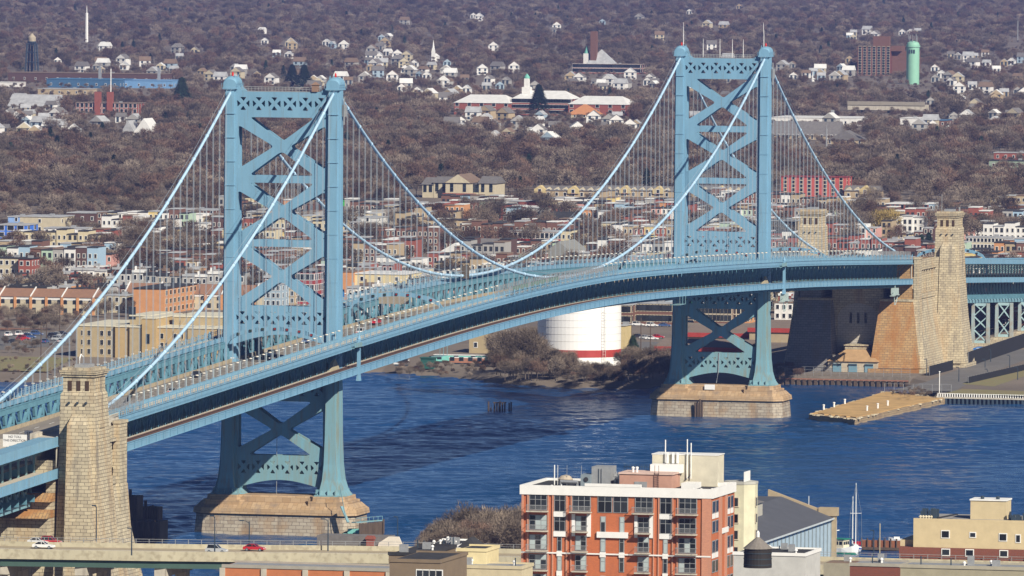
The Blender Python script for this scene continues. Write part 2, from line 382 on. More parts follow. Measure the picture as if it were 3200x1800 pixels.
# cable housings where towers meet the deck: road sweep around legs
def oct_ring(a, b, ch, z, x0=0):
    return [(x0-a, -b+ch, z), (x0-a+ch, -b, z), (x0+a-ch, -b, z), (x0+a, -b+ch, z), (x0+a, b-ch, z), (x0+a-ch, b, z), (x0-a+ch, b, z), (x0-a, b-ch, z)]
def make_pier(X, label):
    mb = MB(); mb.loft([oct_ring(9.2, 21.5, 2.6, -3, 0), oct_ring(9.0, 21.3, 2.6, 0, 0), oct_ring(8.7, 20.9, 2.6, 5.0, 0)])
    p = mb.build('masonry_pier', STONEP, bridge, (X, 0, 0)); p['label'] = label
    mb = MB(); mb.loft([oct_ring(8.9, 21.1, 2.6, 5.02, 0), oct_ring(8.9, 21.1, 2.6, 5.3, 0)]); mb.build('drip_course', mat('pier ledge', (.12, .10, .08), .9), p)
    mb = MB(); mb.loft([oct_ring(9.3, 21.6, 2.7, 5.32, 0), oct_ring(9.2, 21.4, 2.7, 6.7, 0)])
    mb.loft([oct_ring(9.15, 21.2, 2.7, 6.68, 0), oct_ring(6.4, 20.0, 2.2, 8.2, 0)])
    mb.box(-6.0, 6.0, -17, 17, 8.0, 9.4); mb.frus(-5.6, 5.6, -16, 16, 9.38, -5.4, 5.4, -16, 16, 9.9)
    for s in (1, -1):
        mb.loft([[(x, s*HC+y, z) for x, y in ((-a, -b+1), (-a+1.4, -b), (a-1.4, -b), (a, -b+1), (a, b-1), (a-1.4, b), (-a+1.4, b), (-a, b-1))] for a, b, z in ((7.7, 5.6, 6.9), (7.6, 5.5, 8.75))])
        mb.loft([[(x, s*HC+y, z) for x, y in ((-a, -b+1), (-a+1.2, -b), (a-1.2, -b), (a, -b+1), (a, b-1), (a-1.2, b), (-a+1.2, b), (-a, b-1))] for a, b, z in ((6.9, 4.6, 8.7), (6.8, 4.5, 9.93))])
    mb.build('cap', STONEC, p)
    return p
P1 = make_pier(0, 'stone pier under the left tower'); P2 = make_pier(LSP, 'stone pier under the right tower')
# ------------------------------------------------------------------ cables
for s in (-1, 1):
    xs = frange(-219, 0, 6.08)[:-1]+frange(0, LSP, 6.13)[:-1]+frange(LSP, LSP+219, 6.08)
    pts = [(x, s*HC, zc(x)) for x in xs]
    mb = MB(); mb.tube(pts, .40, 10)
    for i, x in enumerate(xs):
        if i % 2 or abs(x) < 4 or abs(x-LSP) < 4: continue
        d = Vector((1, 0, (zc(x+1)-zc(x-1))/2)).normalized(); p = Vector((x, s*HC, zc(x)))
        mb.tube([p-d*.45, p+d*.45], .50, 10)
    c = mb.build('main_cable', CABLE, bridge, smooth=True); c['label'] = 'cable on the near side' if s < 0 else 'cable on the far side'
    mb = MB()
    for dy in (-.55, .55):
        mb.tube([(x, s*HC+dy, z+1.25+.12*math.sin(i)) for i, (x, _, z) in enumerate(pts) if i % 3 == 0], .035, 4)
    for i, (x, _, z) in enumerate(pts):
        if i % 6 == 3:
            for dy in (-.55, .55): mb.beam((x, s*HC+dy*.6, z+.3), (x, s*HC+dy, z+1.28), .05, .05)
    mb.build('hand_rope', ROPE, c)
# suspenders: the hundred that show largest are parts, the rest one object
SX = []
for s in (-1, 1):
    for x in [(-36+i)*6.08 for i in range(1, 36)]+[6.13*i for i in range(2, 86)]+[LSP+6.08*i for i in range(1, 36)]:
        top = zc(x)-.3; bot = zt(x)-.2
        if top-bot > 1.2: SX.append((s, x, bot, top, (top-bot)/(x+2200)))
SX.sort(key=lambda q: -q[4])
def susp(mb, s, x, b, t):
    for dx in (-.3, .3):
        for dy in (-.07, .07): mb.beam((x+dx, s*HC+dy, b), (x+dx, s*HC+dy, t), .042, .042)
for q in SX[:100]: mb = MB(); susp(mb, *q[:4]); mb.build('suspender', ROPE, bridge)
mb = MB()
for q in SX[100:]: susp(mb, *q[:4])
tag(mb.build('suspender', ROPE, bridge), kind='stuff')
# ------------------------------------------------------------------ deck
XS = frange(XA0, XA1, 6.1)
for s in (-1, 1):
    side = 'near' if s < 0 else 'far'
    Y = lambda y: s*y
    # stiffening truss
    mb = MB()
    for dy in (-.35, .35):
        ribbon(mb, XS, Y(HC)+dy-.06, Y(HC)+dy+.06, -1.75, -.5); ribbon(mb, XS, Y(HC)+dy-.06, Y(HC)+dy+.06, -9.6, -8.6)
    ribbon(mb, XS, Y(HC)-.5, Y(HC)+.5, -.5, -.42); ribbon(mb, XS, Y(HC)-.5, Y(HC)+.5, -9.72, -9.62); ribbon(mb, XS, Y(HC)-.5, Y(HC)+.5, -8.6, -8.52)
    for i, x in enumerate(XS):
        if abs(x) < 3.5 or abs(x-LSP) < 3.5: continue
        z = zt(x)
        mb.beam((x, Y(HC), z-8.6), (x, Y(HC), z-1.7), 1.0, .5, (1, 0, 0))
        mb.hexa([(x-1.5, Y(HC)-.3, z-3.1), (x-.5, Y(HC)-.3, z-4.6), (x+.5, Y(HC)-.3, z-4.6), (x+1.5, Y(HC)-.3, z-1.7)],
                [(x-1.5, Y(HC)+.3, z-3.1), (x-.5, Y(HC)+.3, z-4.6), (x+.5, Y(HC)+.3, z-4.6), (x+1.5, Y(HC)+.3, z-1.7)]) if 0 else None
        mb.frus(x-.5, x+.5, Y(HC)-.3, Y(HC)+.3, z-4.2, x-1.45, x+1.45, Y(HC)-.3, Y(HC)+.3, z-1.72)
        mb.frus(x-1.3, x+1.3, Y(HC)-.3, Y(HC)+.3, z-8.58, x-.5, x+.5, Y(HC)-.3, Y(HC)+.3, z-6.8)
        if i+1 < len(XS):
            x2 = XS[i+1]; z2 = zt(x2)
            if i % 2: mb.beam((x, Y(HC), z-8.5), (x2, Y(HC), z2-1.8), .5, .75, (0, 1, 0))
            else: mb.beam((x, Y(HC), z-1.8), (x2, Y(HC), z2-8.5), .5, .75, (0, 1, 0))
    o = mb.build('stiffening_truss', BLUED, bridge); o['label'] = side+' side stiffening truss'
    # walkway with fascia
    mb = MB(); ribbon(mb, XS, Y(15.0), Y(19.35), -.45, -.25)
    wk = mb.build('walkway', CONC, bridge); wk['label'] = side+' side walkway'
    mb = MB(); ribbon(mb, XS, Y(19.35), Y(19.62), -1.3, 0); ribbon(mb, XS, Y(19.3), Y(19.8), 0, .1); ribbon(mb, XS, Y(19.3), Y(19.95), -1.55, -1.32)
    mb.build('fascia', BLUE, wk)
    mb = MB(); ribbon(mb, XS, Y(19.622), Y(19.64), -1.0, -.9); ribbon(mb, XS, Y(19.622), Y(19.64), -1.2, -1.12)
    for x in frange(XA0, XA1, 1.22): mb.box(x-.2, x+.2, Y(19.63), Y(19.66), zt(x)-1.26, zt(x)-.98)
    mb.build('fascia_shadow_line', mat('fascia shadow blue', (.12, .24, .33), .7), wk)  # darker strips and blocks paint shadow lines onto the fascia
    mb = MB()
    for yy in (19.45, 15.0):
        for i, x in enumerate(XS):
            z = zt(x); mb.box(x-.16, x+.16, Y(yy)-.12, Y(yy)+.12, z, z+1.75 if yy > 18 else z+.95)
        if yy > 18:
            ribbon(mb, XS, Y(yy)-.05, Y(yy)+.05, 1.25, 1.36); ribbon(mb, XS, Y(yy)-.03, Y(yy)+.03, .85, .93); ribbon(mb, XS, Y(yy)-.03, Y(yy)+.03, .3, .38)
            for a, b in zip(XS, XS[1:]):
                for t in (.28, .72):
                    x = a+(b-a)*t; mb.box(x-.06, x+.06, Y(yy)-.04, Y(yy)+.04, zt(x)+.1, zt(x)+1.25)
        else:
            ribbon(mb, XS, Y(yy)-.05, Y(yy)+.05, -.45, .62); ribbon(mb, XS, Y(yy)-.1, Y(yy)+.1, .62, .72)
    mb.build('railing', BLUE, wk)
    # brackets under the walkway
    mb = MB()
    for x in XS:
        z = zt(x)
        mb.hexa([(x-.12, Y(14.1), z-2.0), (x+.12, Y(14.1), z-2.0), (x+.12, Y(19.3), z-.75), (x-.12, Y(19.3), z-.75)],
                [(x-.12, Y(14.1), z-.46), (x+.12, Y(14.1), z-.46), (x+.12, Y(19.3), z-.46), (x-.12, Y(19.3), z-.46)])
        mb.beam((x, Y(19.0), z-.8), (x, Y(15.2), z-4.6), .16, .16)
        mb.beam((x, Y(15.0), z-7.4), (x, Y(15.0), z-4.3), .18, .18)
        mb.box(x-.09, x+.09, Y(14.9), Y(15.1), z-4.35, z-4.1)
    tag(mb.build('walkway_bracket', BLUED, wk), kind='stuff')
    # transit track outside the truss
    mb = MB(); ribbon(mb, XS, Y(12.4), Y(19.3), -7.45, -7.15)
    tr = mb.build('transit_trackbed', mat('track deck', (.19, .15, .11), .9, .3, 1), bridge); tr['label'] = side+' side rail trackway'
    mb = MB(); ribbon(mb, XS, Y(19.35), Y(19.6), -8.3, -6.6); ribbon(mb, XS, Y(19.25), Y(19.75), -6.6, -6.48); ribbon(mb, XS, Y(19.25), Y(19.8), -8.42, -8.3)
    mb.build('track_girder', BLUE, tr)
    mb = MB()
    for x in XS:
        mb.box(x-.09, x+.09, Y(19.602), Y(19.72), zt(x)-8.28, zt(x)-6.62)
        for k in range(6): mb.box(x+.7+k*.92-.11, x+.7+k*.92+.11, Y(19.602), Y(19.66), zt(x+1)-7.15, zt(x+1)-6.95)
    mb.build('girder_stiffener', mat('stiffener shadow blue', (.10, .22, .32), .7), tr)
    mb = MB()
    for yy in (16.1, 17.55, 18.4): ribbon(mb, XS, Y(yy)-.09, Y(yy)+.09, -6.95 if yy < 18 else -6.9, -6.72 if yy < 18 else -6.6)
    mb.build('rail', RAIL, tr)
    mb = MB()
    for x in frange(XA0+1, XA1-1, 1.5): mb.box(x-.3, x+.3, Y(15.5), Y(18.2), zt(x)-7.15, zt(x)-6.95)
    mb.build('sleepers', mat('dark sleeper', (.035, .028, .022), .9), tr)
    mb = MB(); ribbon(mb, XS, Y(15.0), Y(15.35), -7.15, -6.75); mb.build('cable_trough', CONC, tr)
    mb = MB()                                     # service railing beside the truss
    ribbon(mb, XS, Y(14.75)-.04, Y(14.75)+.04, -6.4, -6.32); ribbon(mb, XS, Y(14.75)-.04, Y(14.75)+.04, -6.95, -6.88)
    for x in frange(XA0+1, XA1-1, 2.03): mb.box(x-.05, x+.05, Y(14.7), Y(14.8), zt(x)-7.5, zt(x)-5.6)
    mb.build('service_railing', mat('grey green steel', (.20, .27, .25), .7, .3, .5), tr)
# floor beams and under-deck framing
mb = MB()
for x in XS:
    z = zt(x)
    mb.box(x-.2, x+.2, -HC, HC, z-9.4, z-6.3)
    for s in (-1, 1):
        mb.hexa([(x-.15, s*13.6, z-9.5), (x+.15, s*13.6, z-9.5), (x+.15, s*19.3, z-8.35), (x-.15, s*19.3, z-8.35)],
                [(x-.15, s*13.6, z-7.76), (x+.15, s*13.6, z-7.76), (x+.15, s*19.3, z-7.76), (x-.15, s*19.3, z-7.76)])
mb.build('floor_beams', BLUED, bridge)
mb = MB(); ribbon(mb, XS, -12.9, 12.9, -6.3, -5.6); road = mb.build('roadway', mat('worn bridge roadway', (.22, .195, .165), .9, .25, .25, col2=(.15, .135, .12), sx=.15), bridge)
for s in (-1, 1): mb = MB(); ribbon(mb, XS, s*12.9, s*12.45, -5.6, -4.75); mb.build('roadside_barrier', TAN, road)
mb = MB()
for y in (-8.9, -5.4, -1.8, 1.8, 5.4, 8.9):
    for x in frange(XA0+2, XA1-8, 12.2): a, b = x, x+4; mb.hexa([(a, y-.08, zt(a)-5.595), (b, y-.08, zt(b)-5.595), (b, y+.08, zt(b)-5.595), (a, y+.08, zt(a)-5.595)], [(a, y-.08, zt(a)-5.58), (b, y-.08, zt(b)-5.58), (b, y+.08, zt(b)-5.58), (a, y+.08, zt(a)-5.58)])
mb.build('lane_marking', WHITE, road)
# outer posts and bays at both towers
for X in (0, LSP):
    for s in (-1, 1):
        mb = MB(); x = X+1.5; y = s*19.75; z = zt(x)
        mb.frus(x-1.0, x+1.0, y-.45, y+.45, z-10.1, x-.72, x+.72, y-.35, y+.35, z-8.6); mb.frus(x-.72, x+.72, y-.35, y+.35, z-8.58, x-.62, x+.62, y-.3, y+.3, z-.4)
        mb.frus(x-.85, x+.85, y-.4, y+.4, z-.4, x-.7, x+.7, y-.35, y+.35, z+.2); mb.lathe([(.5, 0), (.55, .4), (.3, 1.0), (.12, 1.5)], 8, (x, y, z+.2))
        mb.build('tower_bay_post', BLUE, bridge)
        mb = MB(); mb.box(X-6.5, X+.5, s*19.66, s*20.9, zt(X)-1.5, zt(X)-1.25); mb.box(X-6.5, X+.5, s*20.7, s*20.9, zt(X)-1.5, zt(X)-.1)
        mb.build('lookout_balcony', BLUEW, bridge)
        mb = MB(); q = X-8                        # concrete abutment beside the track at the tower leg
        mb.loft([[(q-3, s*14.6, zt(X)-7.4), (q+7, s*14.6, zt(X)-7.4), (q+7, s*15.6, zt(X)-7.4), (q-3, s*15.6, zt(X)-7.4)], [(q+2.6, s*14.6, zt(X)-4.3), (q+3.6, s*14.6, zt(X)-4.3), (q+3.6, s*15.2, zt(X)-4.3), (q+2.6, s*15.2, zt(X)-4.3)]])
        mb.build('leg_apron', mat('dirty apron', (.38, .33, .22), .9, .2), bridge)
# yellow work cradle under the deck beside the right tower and hanging inspection platforms
def cradle(x, y, z, name='inspection_platform', label=None):
    mb = MB(); mb.box(x-6, x+5, y-.6, y+.6, z, z+.25); mb.box(x-2, x+1.5, y-1, y+1, z+.3, z+2.6)
    for dx in (-6, -3, 2.5, 5): mb.beam((x+dx, y, z), (x+dx, y, z+1.3), .12, .12)
    mb.beam((x-6, y, z+1.3), (x+5, y, z+1.3), .12, .12); mb.beam((x+5, y, z), (x+1, y, z-3), .2, .2); mb.beam((x-1, y, z-3), (x+1, y, z-3), .2, .2)
    mb.beam((x-1, y, z-3), (x-1, y, z+.2), .2, .2); mb.beam((x, y, z+2.6), (x, y, z+5.2), .25, .25)
    o = mb.build(name, mat('platform grey green', (.38, .47, .45), .7), bridge); o['label'] = label
cradle(LSP+3, -19.6, 36.2, label='inspection platform below the deck at the right tower')
cradle(LSP+187, -19.4, 30.2, label='inspection platform below the deck in front of the right anchorage')
mb = MB()
for x, dz in ((90, -10.8), (385, -10.9)):
    mb.box(x-4, x+4, -20, -17, zt(x)+dz, zt(x)+dz+.15)
    for dx in (-4, 0, 4): mb.beam((x+dx, -20, zt(x)+dz), (x+dx, -20, zt(x)-8.2), .12, .12)
mb.build('hanging_gangway', BLUEW, bridge)
mb = MB(); mb.tube([(LSP-2, 0.3, 20), (LSP-2.2, .4, 14), (LSP-4, .6, 10.5)], .12, 6); mb.tube([(-2, .8, 26), (-2, .8, 19.9)], .07, 6); mb.tube([(-2, .8, 13.4), (-2.2, .8, 10)], .07, 6)
mb.build('pier_hose', GREY, bridge)
# ------------------------------------------------------------------ anchorages
def anchorage(mir, label):
    fx = (lambda x: LSP-x) if mir else (lambda x: x)
    a = thing('bridge_anchorage', label, 'anchorage', (fx(775), 0, 2))
    o = (fx(775), 0, 2)
    class A(MB):
        def build(s, name, mt, parent=a, **k):
            s.v = [(x-o[0], y-o[1], z-o[2]) for x, y, z in s.v] if not getattr(s, 'loc', 0) else s.v; s.loc = 1
            return MB.build(s, name, mt, parent, **k)
        def fb(s, x0, x1, y0, y1, z0, z1): return s.box(fx(x0), fx(x1), y0, y1, z0, z1)
        def ff(s, x0, x1, y0, y1, z0, X0, X1, Y0, Y1, z1): return s.frus(fx(x0), fx(x1), y0, y1, z0, fx(X0), fx(X1), Y0, Y1, z1)
    # body with two front pylons and a recessed arch between
    for s in (-1, 1):
        mb = A(); q = lambda y: s*y
        mb.ff(742, 799, q(6.6), q(23), 4.6, 749.8, 799, q(8.6), q(19.8), 27)
        mb.ff(741, 799.5, q(6.2), q(23.8), -1, 741, 799.5, q(6.2), q(23.8), 4.4)
        mb.ff(750.2, 786, q(12), q(19.4), 27.3, 751, 786, q(12), q(19.4), 40.6)
        mb.build('pylon_wall', STONE if mir else (STONER if s < 0 else STONESH))
    mb = A()
    for s in (-1, 1):
        q = lambda y: s*y
        mb.fb(749.4, 799, q(19.9), q(8.4), 26.9, 27.7)
        mb.ff(748, 787, q(20), q(24.6), 4.5, 757, 787, q(19.5), q(20.7), 27.2)        # battered south flank
        for i in range(6): x = 760+i*4.6; mb.fb(x, x+1.1, q(19.3), q(20.5), 29.5, 37.2)
        mb.fb(757, 787.5, q(19.3), q(20.75), 27.4, 29.3); mb.fb(757, 787.5, q(19.3), q(20.9), 37.3, 38.2); mb.fb(757, 787, q(19.2), q(20.3), 38.25, 40.7)
        mb.ff(747.5, 757.4, q(17), q(22.6), 4.5, 750.6, 757, q(19.85), q(21.6), 27.2); mb.fb(750.9, 757, q(19.9), q(21.5), 27.2, 41.2); mb.fb(750.7, 757.2, q(19.8), q(21.7), 41.2, 41.9)
        mb.fb(741.2, 800, q(23.9), q(24.9), -1, 4.4)
    mb.build('flank_wall', STONE)
    # recessed wall with arch, three slots
    mb = A(); ycs = [(-8.9, 3), (8.9, 3), (8.9, 31.5), (-8.9, 31.5)]
    slots = [[(y-.45, 19), (y+.45, 19), (y+.45, 22.6), (y-.45, 22.6)] for y in (-2.6, 0, 2.6)]
    n0 = len(mb.v); mb.plate([ycs]+slots, 755, 756); mb.v = [(fx(v[0]), v[1], v[2]) for v in mb.v]
    mb.build('recess_wall', masonry('smooth ashlar', (.50, .46, .40), (.43, .40, .35), (.17, .16, .15), 1.9, .8, .04))
    mb = A(); arch = [(-8.95, 10), (8.95, 10), (8.95, 31.6), (-8.95, 31.6)]
    hole = [(-7.2, 10.001), (7.2, 10.001)]+[(7.2*math.cos(t), 20.5+5.4*math.sin(t)) for t in [math.pi*i/16 for i in range(17)]]
    mb.plate([arch, hole], 754.2, 754.99); mb.v = [(fx(v[0]), v[1], v[2]) for v in mb.v]
    mb.build('arch_surround', STONE)
    mb = A(); mb.fb(757.5, 798, -9, 9, 3, 31); mb.fb(751, 799, -19.9, 19.9, 31.2, 35.2); mb.build('core', STONE)
    if not mir:
        g = A(); g.fb(741.4, 754, -9.6, 7.6, 2.2, 6.6); g.ff(740.9, 758, -9.9, 7.9, 6.6, 751, 758, -4.4, 3, 9.6) if 0 else None
        gh = g.build('gatehouse', mat('gatehouse stone', (.50, .46, .38), .85, .2, .4, col2=(.38, .30, .2)))
        g = A(); g.ff(740.8, 754.1, -10, 8, 6.65, 748, 754.1, -4.6, 2.8, 10.4); g.build('sloped_roof', mat('rust stained slab', (.42, .27, .14), .85, .2, .5), gh)
        g = A(); g.fb(748, 754.1, -4.9, 3.1, 10.45, 11.6); g.fb(747.5, 754.1, -5.4, 3.6, 11.65, 12.1); g.build('parapet', STONE, gh)
        for y in (-6.6, -1.0, 4.4):
            g = A(); g.fb(741.1, 741.38, y-1.45, y+1.45, 2.6, 5.9); d = g.build('door', mat('blue door', (.16, .30, .38), .5), gh)
            g = A(); g.fb(740.9, 741.1, y-1.45, y+1.45, 5.3, 5.8); g.build('awning', DARKST, d)
    # towers
    for s in (-1, 1):
        q = lambda y: s*y
        mb = A(); cx = (lambda x: x)
        L_ = [(4.4, 785, 803, 19.0, 31.6), (20, 787.2, 801.2, 19.5, 29.6), (34, 788.4, 800.3, 19.7, 28.6), (50.2, 789.6, 799.6, 19.9, 28.0)]
        for (z0, a0, b0, c0, d0), (z1, a1, b1, c1, d1) in zip(L_, L_[1:]): mb.ff(a0, b0, q(c0), q(d0), z0, a1, b1, q(c1), q(d1), z1)
        mb.fb(784.4, 803.6, q(18.8), q(32), -1, 4.3)
        mb.ff(785.9, 801, q(22.3), q(31.9), 4.4, 788.6, 800, q(23.2), q(27.4), 44) if 0 else None
        mb.ff(783.9, 790, q(21.6), q(30.4), 4.4, 787.4, 791, q(22.0), q(27.0), 43.5); mb.ff(787.4, 791, q(22.0), q(27.0), 43.5, 789.0, 791, q(22.6), q(26.6), 45.4)
        mb.ff(784.2, 790, q(18.9), q(22.3), 4.4, 787.5, 790, q(19.6), q(22.3), 40.7)
        mb.ff(799, 805.6, q(22.3), q(30.2), 4.4, 799, 802.4, q(22.3), q(26.8), 43.5); mb.ff(799, 802.4, q(22.3), q(26.8), 43.5, 799, 800.6, q(22.8), q(26.4), 45.4)
        mb.ff(789.6, 799.6, q(19.9), q(28.0), 50.2, 790.2, 799.2, q(20.4), q(27.6), 51)
        mb.fb(790.2, 799.2, q(20.4), q(27.6), 51, 54.2)
        for z, e in ((54.2, .35), (54.7, .6), (55.2, .75)): mb.fb(790.2-e, 799.2+e, q(20.4-e), q(27.6+e), z, z+.49)
        mb.fb(790, 799.4, q(20.2), q(27.8), 55.7, 56.2)
        for x in (791.5, 793.2, 794.9, 796.6): mb.fb(x, x+.7, q(27.4), q(27.75), 50.8, 53.9)
        for i in range(4): mb.fb(793.2-.1*i, 796.8+.1*i, q(27.9), q(28.5), 36+i*2.2, 37.4+i*2.2)
        t = mb.build('anchorage_tower', STONE); t['label'] = ('near' if s < 0 else 'far')+' side tower of the anchorage'
        for y in (22.0, 24.0, 26.0):
            mb = A(); mb.fb(*((799.1, 799.32) if mir else (790.08, 790.3)), q(y-.45), q(y+.45), 51.1, 53.3); mb.build('slot_window', mat('rusty slot', (.06, .035, .02), .9), t)
            mb = A(); mb.fb(*((799.6, 800.4) if mir else (788.9, 789.8)), q(y-.2), q(y+.2), 48.2, 48.6); mb.build('water_spout', DARKST, t)
        mb = A(); mb.fb(792, 797, q(22.4), q(25.6), 56.2, 56.9); mb.build('roof_hatch', GREY, t)
        if not mir and s < 0: mb = A(); mb.tube([(fx(792), q(21.6), 56), (fx(792), q(21.6), 62)], .1, 6); mb.tube([(fx(796), q(27), 56), (fx(796), q(27), 57.6)], .3, 6); mb.build('antenna', GREY, t)
        if mir and s < 0: mb = A(); mb.tube([(fx(795), q(23), 56), (fx(795), q(23), 58.2), (fx(794), q(23), 59), (fx(793), q(23.2), 58.4)], .15, 6); mb.build('vent_pipe', WHITE, t)
    if mir:
        for z0, z1, e in ((22.6, 24.4, 4), (26.2, 28, 1.6)):
            mb = A(); mb.ff(799, 801+e+2, -19, 20, z0, 799, 800+e, -19, 20, z1); mb.build('rusty_ledge', STONER)
            mb = A(); mb.fb(799, 800.8+e, -19, 20, z0-(8 if z0 < 24 else 1.9), z0-.1); mb.build('stepped_wall', STONE)
        mb = A(); mb.fb(799, 801, -19, -17, 28.1, 31); mb.build('stepped_wall', STONE)
    # deck over the anchorage
    mb = A(); xs = frange(750.5, 800, 6.2)
    for p, q_ in zip(xs, xs[1:]):
        for s in (-1, 1):
            z0, z1 = zt(fx(p)), zt(fx(q_))
            for y0, y1, d0, d1 in ((19.0, 19.3, -7, .0), (0, 12.9, -6.3, -5.61), (14.2, 18.9, -.6, -.3), (12.9, 14.2, -6.3, .5)):
                mb.hexa([(fx(p), s*y0, z0+d0), (fx(q_), s*y0, z1+d0), (fx(q_), s*y1, z1+d0), (fx(p), s*y1, z0+d0)], [(fx(p), s*y0, z0+d1), (fx(q_), s*y0, z1+d1), (fx(q_), s*y1, z1+d1), (fx(p), s*y1, z0+d1)])
    mb.build('deck', CONC)
    return a
anchorage(False, 'pale granite anchorage with two square towers and rusty front at the right bridge end')
anchorage(True, 'weathered granite anchorage with tall square tower at the left bridge end by the highway')
# ------------------------------------------------------------------ approach viaducts
def viaduct(x0, x1, label, bents, zg, gd=-6.6, fh=1.5, gh=1.7):
    v = thing('approach_viaduct', label, 'viaduct', ((x0+x1)/2, 0, zg)); o = ((x0+x1)/2, 0, zg)
    xs = frange(x0, x1, 6.1)
    def B(mb, name, mt, par=v): mb.v = [(x-o[0], y-o[1], z-o[2]) for x, y, z in mb.v]; return mb.build(name, mt, par)
    for s in (-1, 1):
        mb = MB(); ribbon(mb, xs, s*19.35, s*19.65, -fh, 0); ribbon(mb, xs, s*19.3, s*19.9, -fh-.15, -fh-.02); ribbon(mb, xs, s*15, s*19.3, -.45, -.25); B(mb, 'walkway', BLUE)
        mb = MB(); ribbon(mb, xs, s*19.35, s*19.65, gd-gh, gd); ribbon(mb, xs, s*19.25, s*19.85, gd-gh-.15, gd-gh-.02)
        for x in xs: mb.box(x-.1, x+.1, s*19.66, s*19.8, zt(x)+gd-gh, zt(x)+gd)
        B(mb, 'track_girder', BLUE)
        mb = MB(); ribbon(mb, xs, s*14.0, s*19.3, gd-1.2, gd-1.0); B(mb, 'trackbed', CONC)
        mb = MB()
        for x in xs:
            z = zt(x); mb.box(x-.3, x+.3, s*14-.2, s*14+.2, z+gd-1, z-.5); mb.beam((x, s*19, z-fh+.1), (x, s*14.3, z-4.4), .2, .2)
        ribbon(mb, xs, s*13.8, s*14.2, -2, -.6); B(mb, 'side_post', mat('viaduct post paint', (.17, .29, .31), .7, .25, .6))
        mb = MB(); ribbon(mb, xs, s*13.2, s*14.0, -15.6, -14.5)
        for i, (a, b) in enumerate(zip(xs, xs[1:])):
            za, zb = zt(a), zt(b)
            mb.beam((a, s*13.6, za-14.6), ((a+b)/2, s*13.6, zt((a+b)/2)+gd-gh), .5, .4, (0, 1, 0)); mb.beam(((a+b)/2, s*13.6, zt((a+b)/2)+gd-gh), (b, s*13.6, zb-14.6), .5, .4, (0, 1, 0))
            mb.frus(a-1.5, a+1.5, s*13.6-.25, s*13.6+.25, za-14.5, a-.5, a+.5, s*13.6-.25, s*13.6+.25, za-12)
        B(mb, 'deep_truss', mat('viaduct truss paint', (.18, .34, .41), .65, .2, .6))
    mb = MB(); ribbon(mb, xs, -13.5, 13.5, -6.3, -5.6)
    B(mb, 'roadway', ASPH)
    mb = MB()
    for x in xs: mb.box(x-.2, x+.2, -16, 16, zt(x)-14.2, zt(x)-12.6); mb.box(x-.2, x+.2, -13.8, 13.8, zt(x)-8, zt(x)-6.3)
    B(mb, 'cross_girder', BLUED)
    for x in bents:
        t = zt(x)-15.7; zb = zg+2.6
        be = empty('trestle_bent', (x-o[0], 0, 0), parent=v)
        for s in (-1, 1):
            mb = MB()
            for y in (13.2, 18.6): mb.frus(-.75, .75, s*y-.6, s*y+.6, zb-zg, -.6, .6, s*y-.5, s*y+.5, t-zg)
            mb.build('column', mat('column paint', (.30, .44, .48), .65, .3, .3, col2=(.33, .27, .2)), be)
            mb = MB(); h = t-zb; n = max(2, round(h/5.4)); y0, y1 = s*13.7, s*18.1
            for k in range(n):
                za, zb2 = zb-zg+h*k/n+.4, zb-zg+h*(k+1)/n-.2
                mb.beam((0, y0, za), (0, y1, zb2), .35, .75, (1, 0, 0)); mb.beam((0.05, y1, za), (0.05, y0, zb2), .35, .75, (1, 0, 0))
            mb.box(-.2, .2, y0, y1, zb-zg, zb-zg+.9); mb.box(-.2, .2, y0, y1, t-zg-1, t-zg); mb.build('lattice', mat('lattice paint', (.36, .52, .55), .65), be)
            mb = MB(); mb.frus(-2.3, 2.3, s*16-5.4, s*16+5.4, -1, -1.8, 1.8, s*16-4.6, s*16+4.6, zb-zg-.02); mb.build('footing', STONE, be)
    return v
viaduct(800, 1250, 'pale blue approach viaduct on lattice legs at the right of the far anchorage', (852, 899, 946, 993, 1040), 3, -6.4)
viaduct(-420, -267, 'pale blue approach viaduct reaching the left anchorage from the lower left', (-330, -385), 4, -7.2, 2.0, 2.0)
# ------------------------------------------------------------------ overhead arches with lane signals
SIGG = mat('sign green', (.02, .13, .07), .5)
def gantry(x, label, red=1, base=-5.6, rise=9.6, hw=13.1):
    g = thing('sign_gantry', label, 'gantry', (x, 0, zt(x)+base), 0, 'lane signal arches over the bridge road')
    mb = MB(); pts = []
    n = 18
    for i in range(n+1):
        t = i/n; y = -hw+2*hw*t; z = rise*(.55+.45*math.sin(math.pi*t)) if 0 else 5.2+(rise-5.2)*(1-(2*t-1)**2)**.5
        pts.append((y, z))
    for (y0, z0), (y1, z1) in zip(pts, pts[1:]):
        mb.hexa([(-.5, y0, z0-1.1), (.5, y0, z0-1.1), (.5, y1, z1-1.1), (-.5, y1, z1-1.1)], [(-.5, y0, z0), (.5, y0, z0), (.5, y1, z1), (-.5, y1, z1)])
    mb.build('arch_beam', BLUE, g)
    for s in (-1, 1): MB().box(-.4, .4, s*hw-.35, s*hw+.35, 0, 5.3).build('arch_leg', BLUE, g)
    for i in range(7):
        y = -9.6+3.2*i; t = (y+hw)/(2*hw); z = 5.2+(rise-5.2)*(1-(2*t-1)**2)**.5-.55
        m1 = MB(); m1.box(-.75, -.52, y-.35, y+.35, z-.3, z+.3); sg = m1.build('lane_signal', BLACKM, g)
        m1 = MB()
        if i < 4 and red: m1.beam((-.78, y-.2, z-.2), (-.78, y+.2, z+.2), .05, .08); m1.beam((-.78, y+.2, z-.2), (-.78, y-.2, z+.2), .05, .08)
        else: m1.beam((-.78, y, z-.3), (-.78, y, z+.3), .05, .14)
        m1.build('signal_mark', REDP if (i < 4 and red) else SIGG, sg)
    return g
gantry(118, 'curved lane signal arch over the road right of the left tower')
gantry(640, 'curved lane signal arch over the road between right tower and far anchorage')
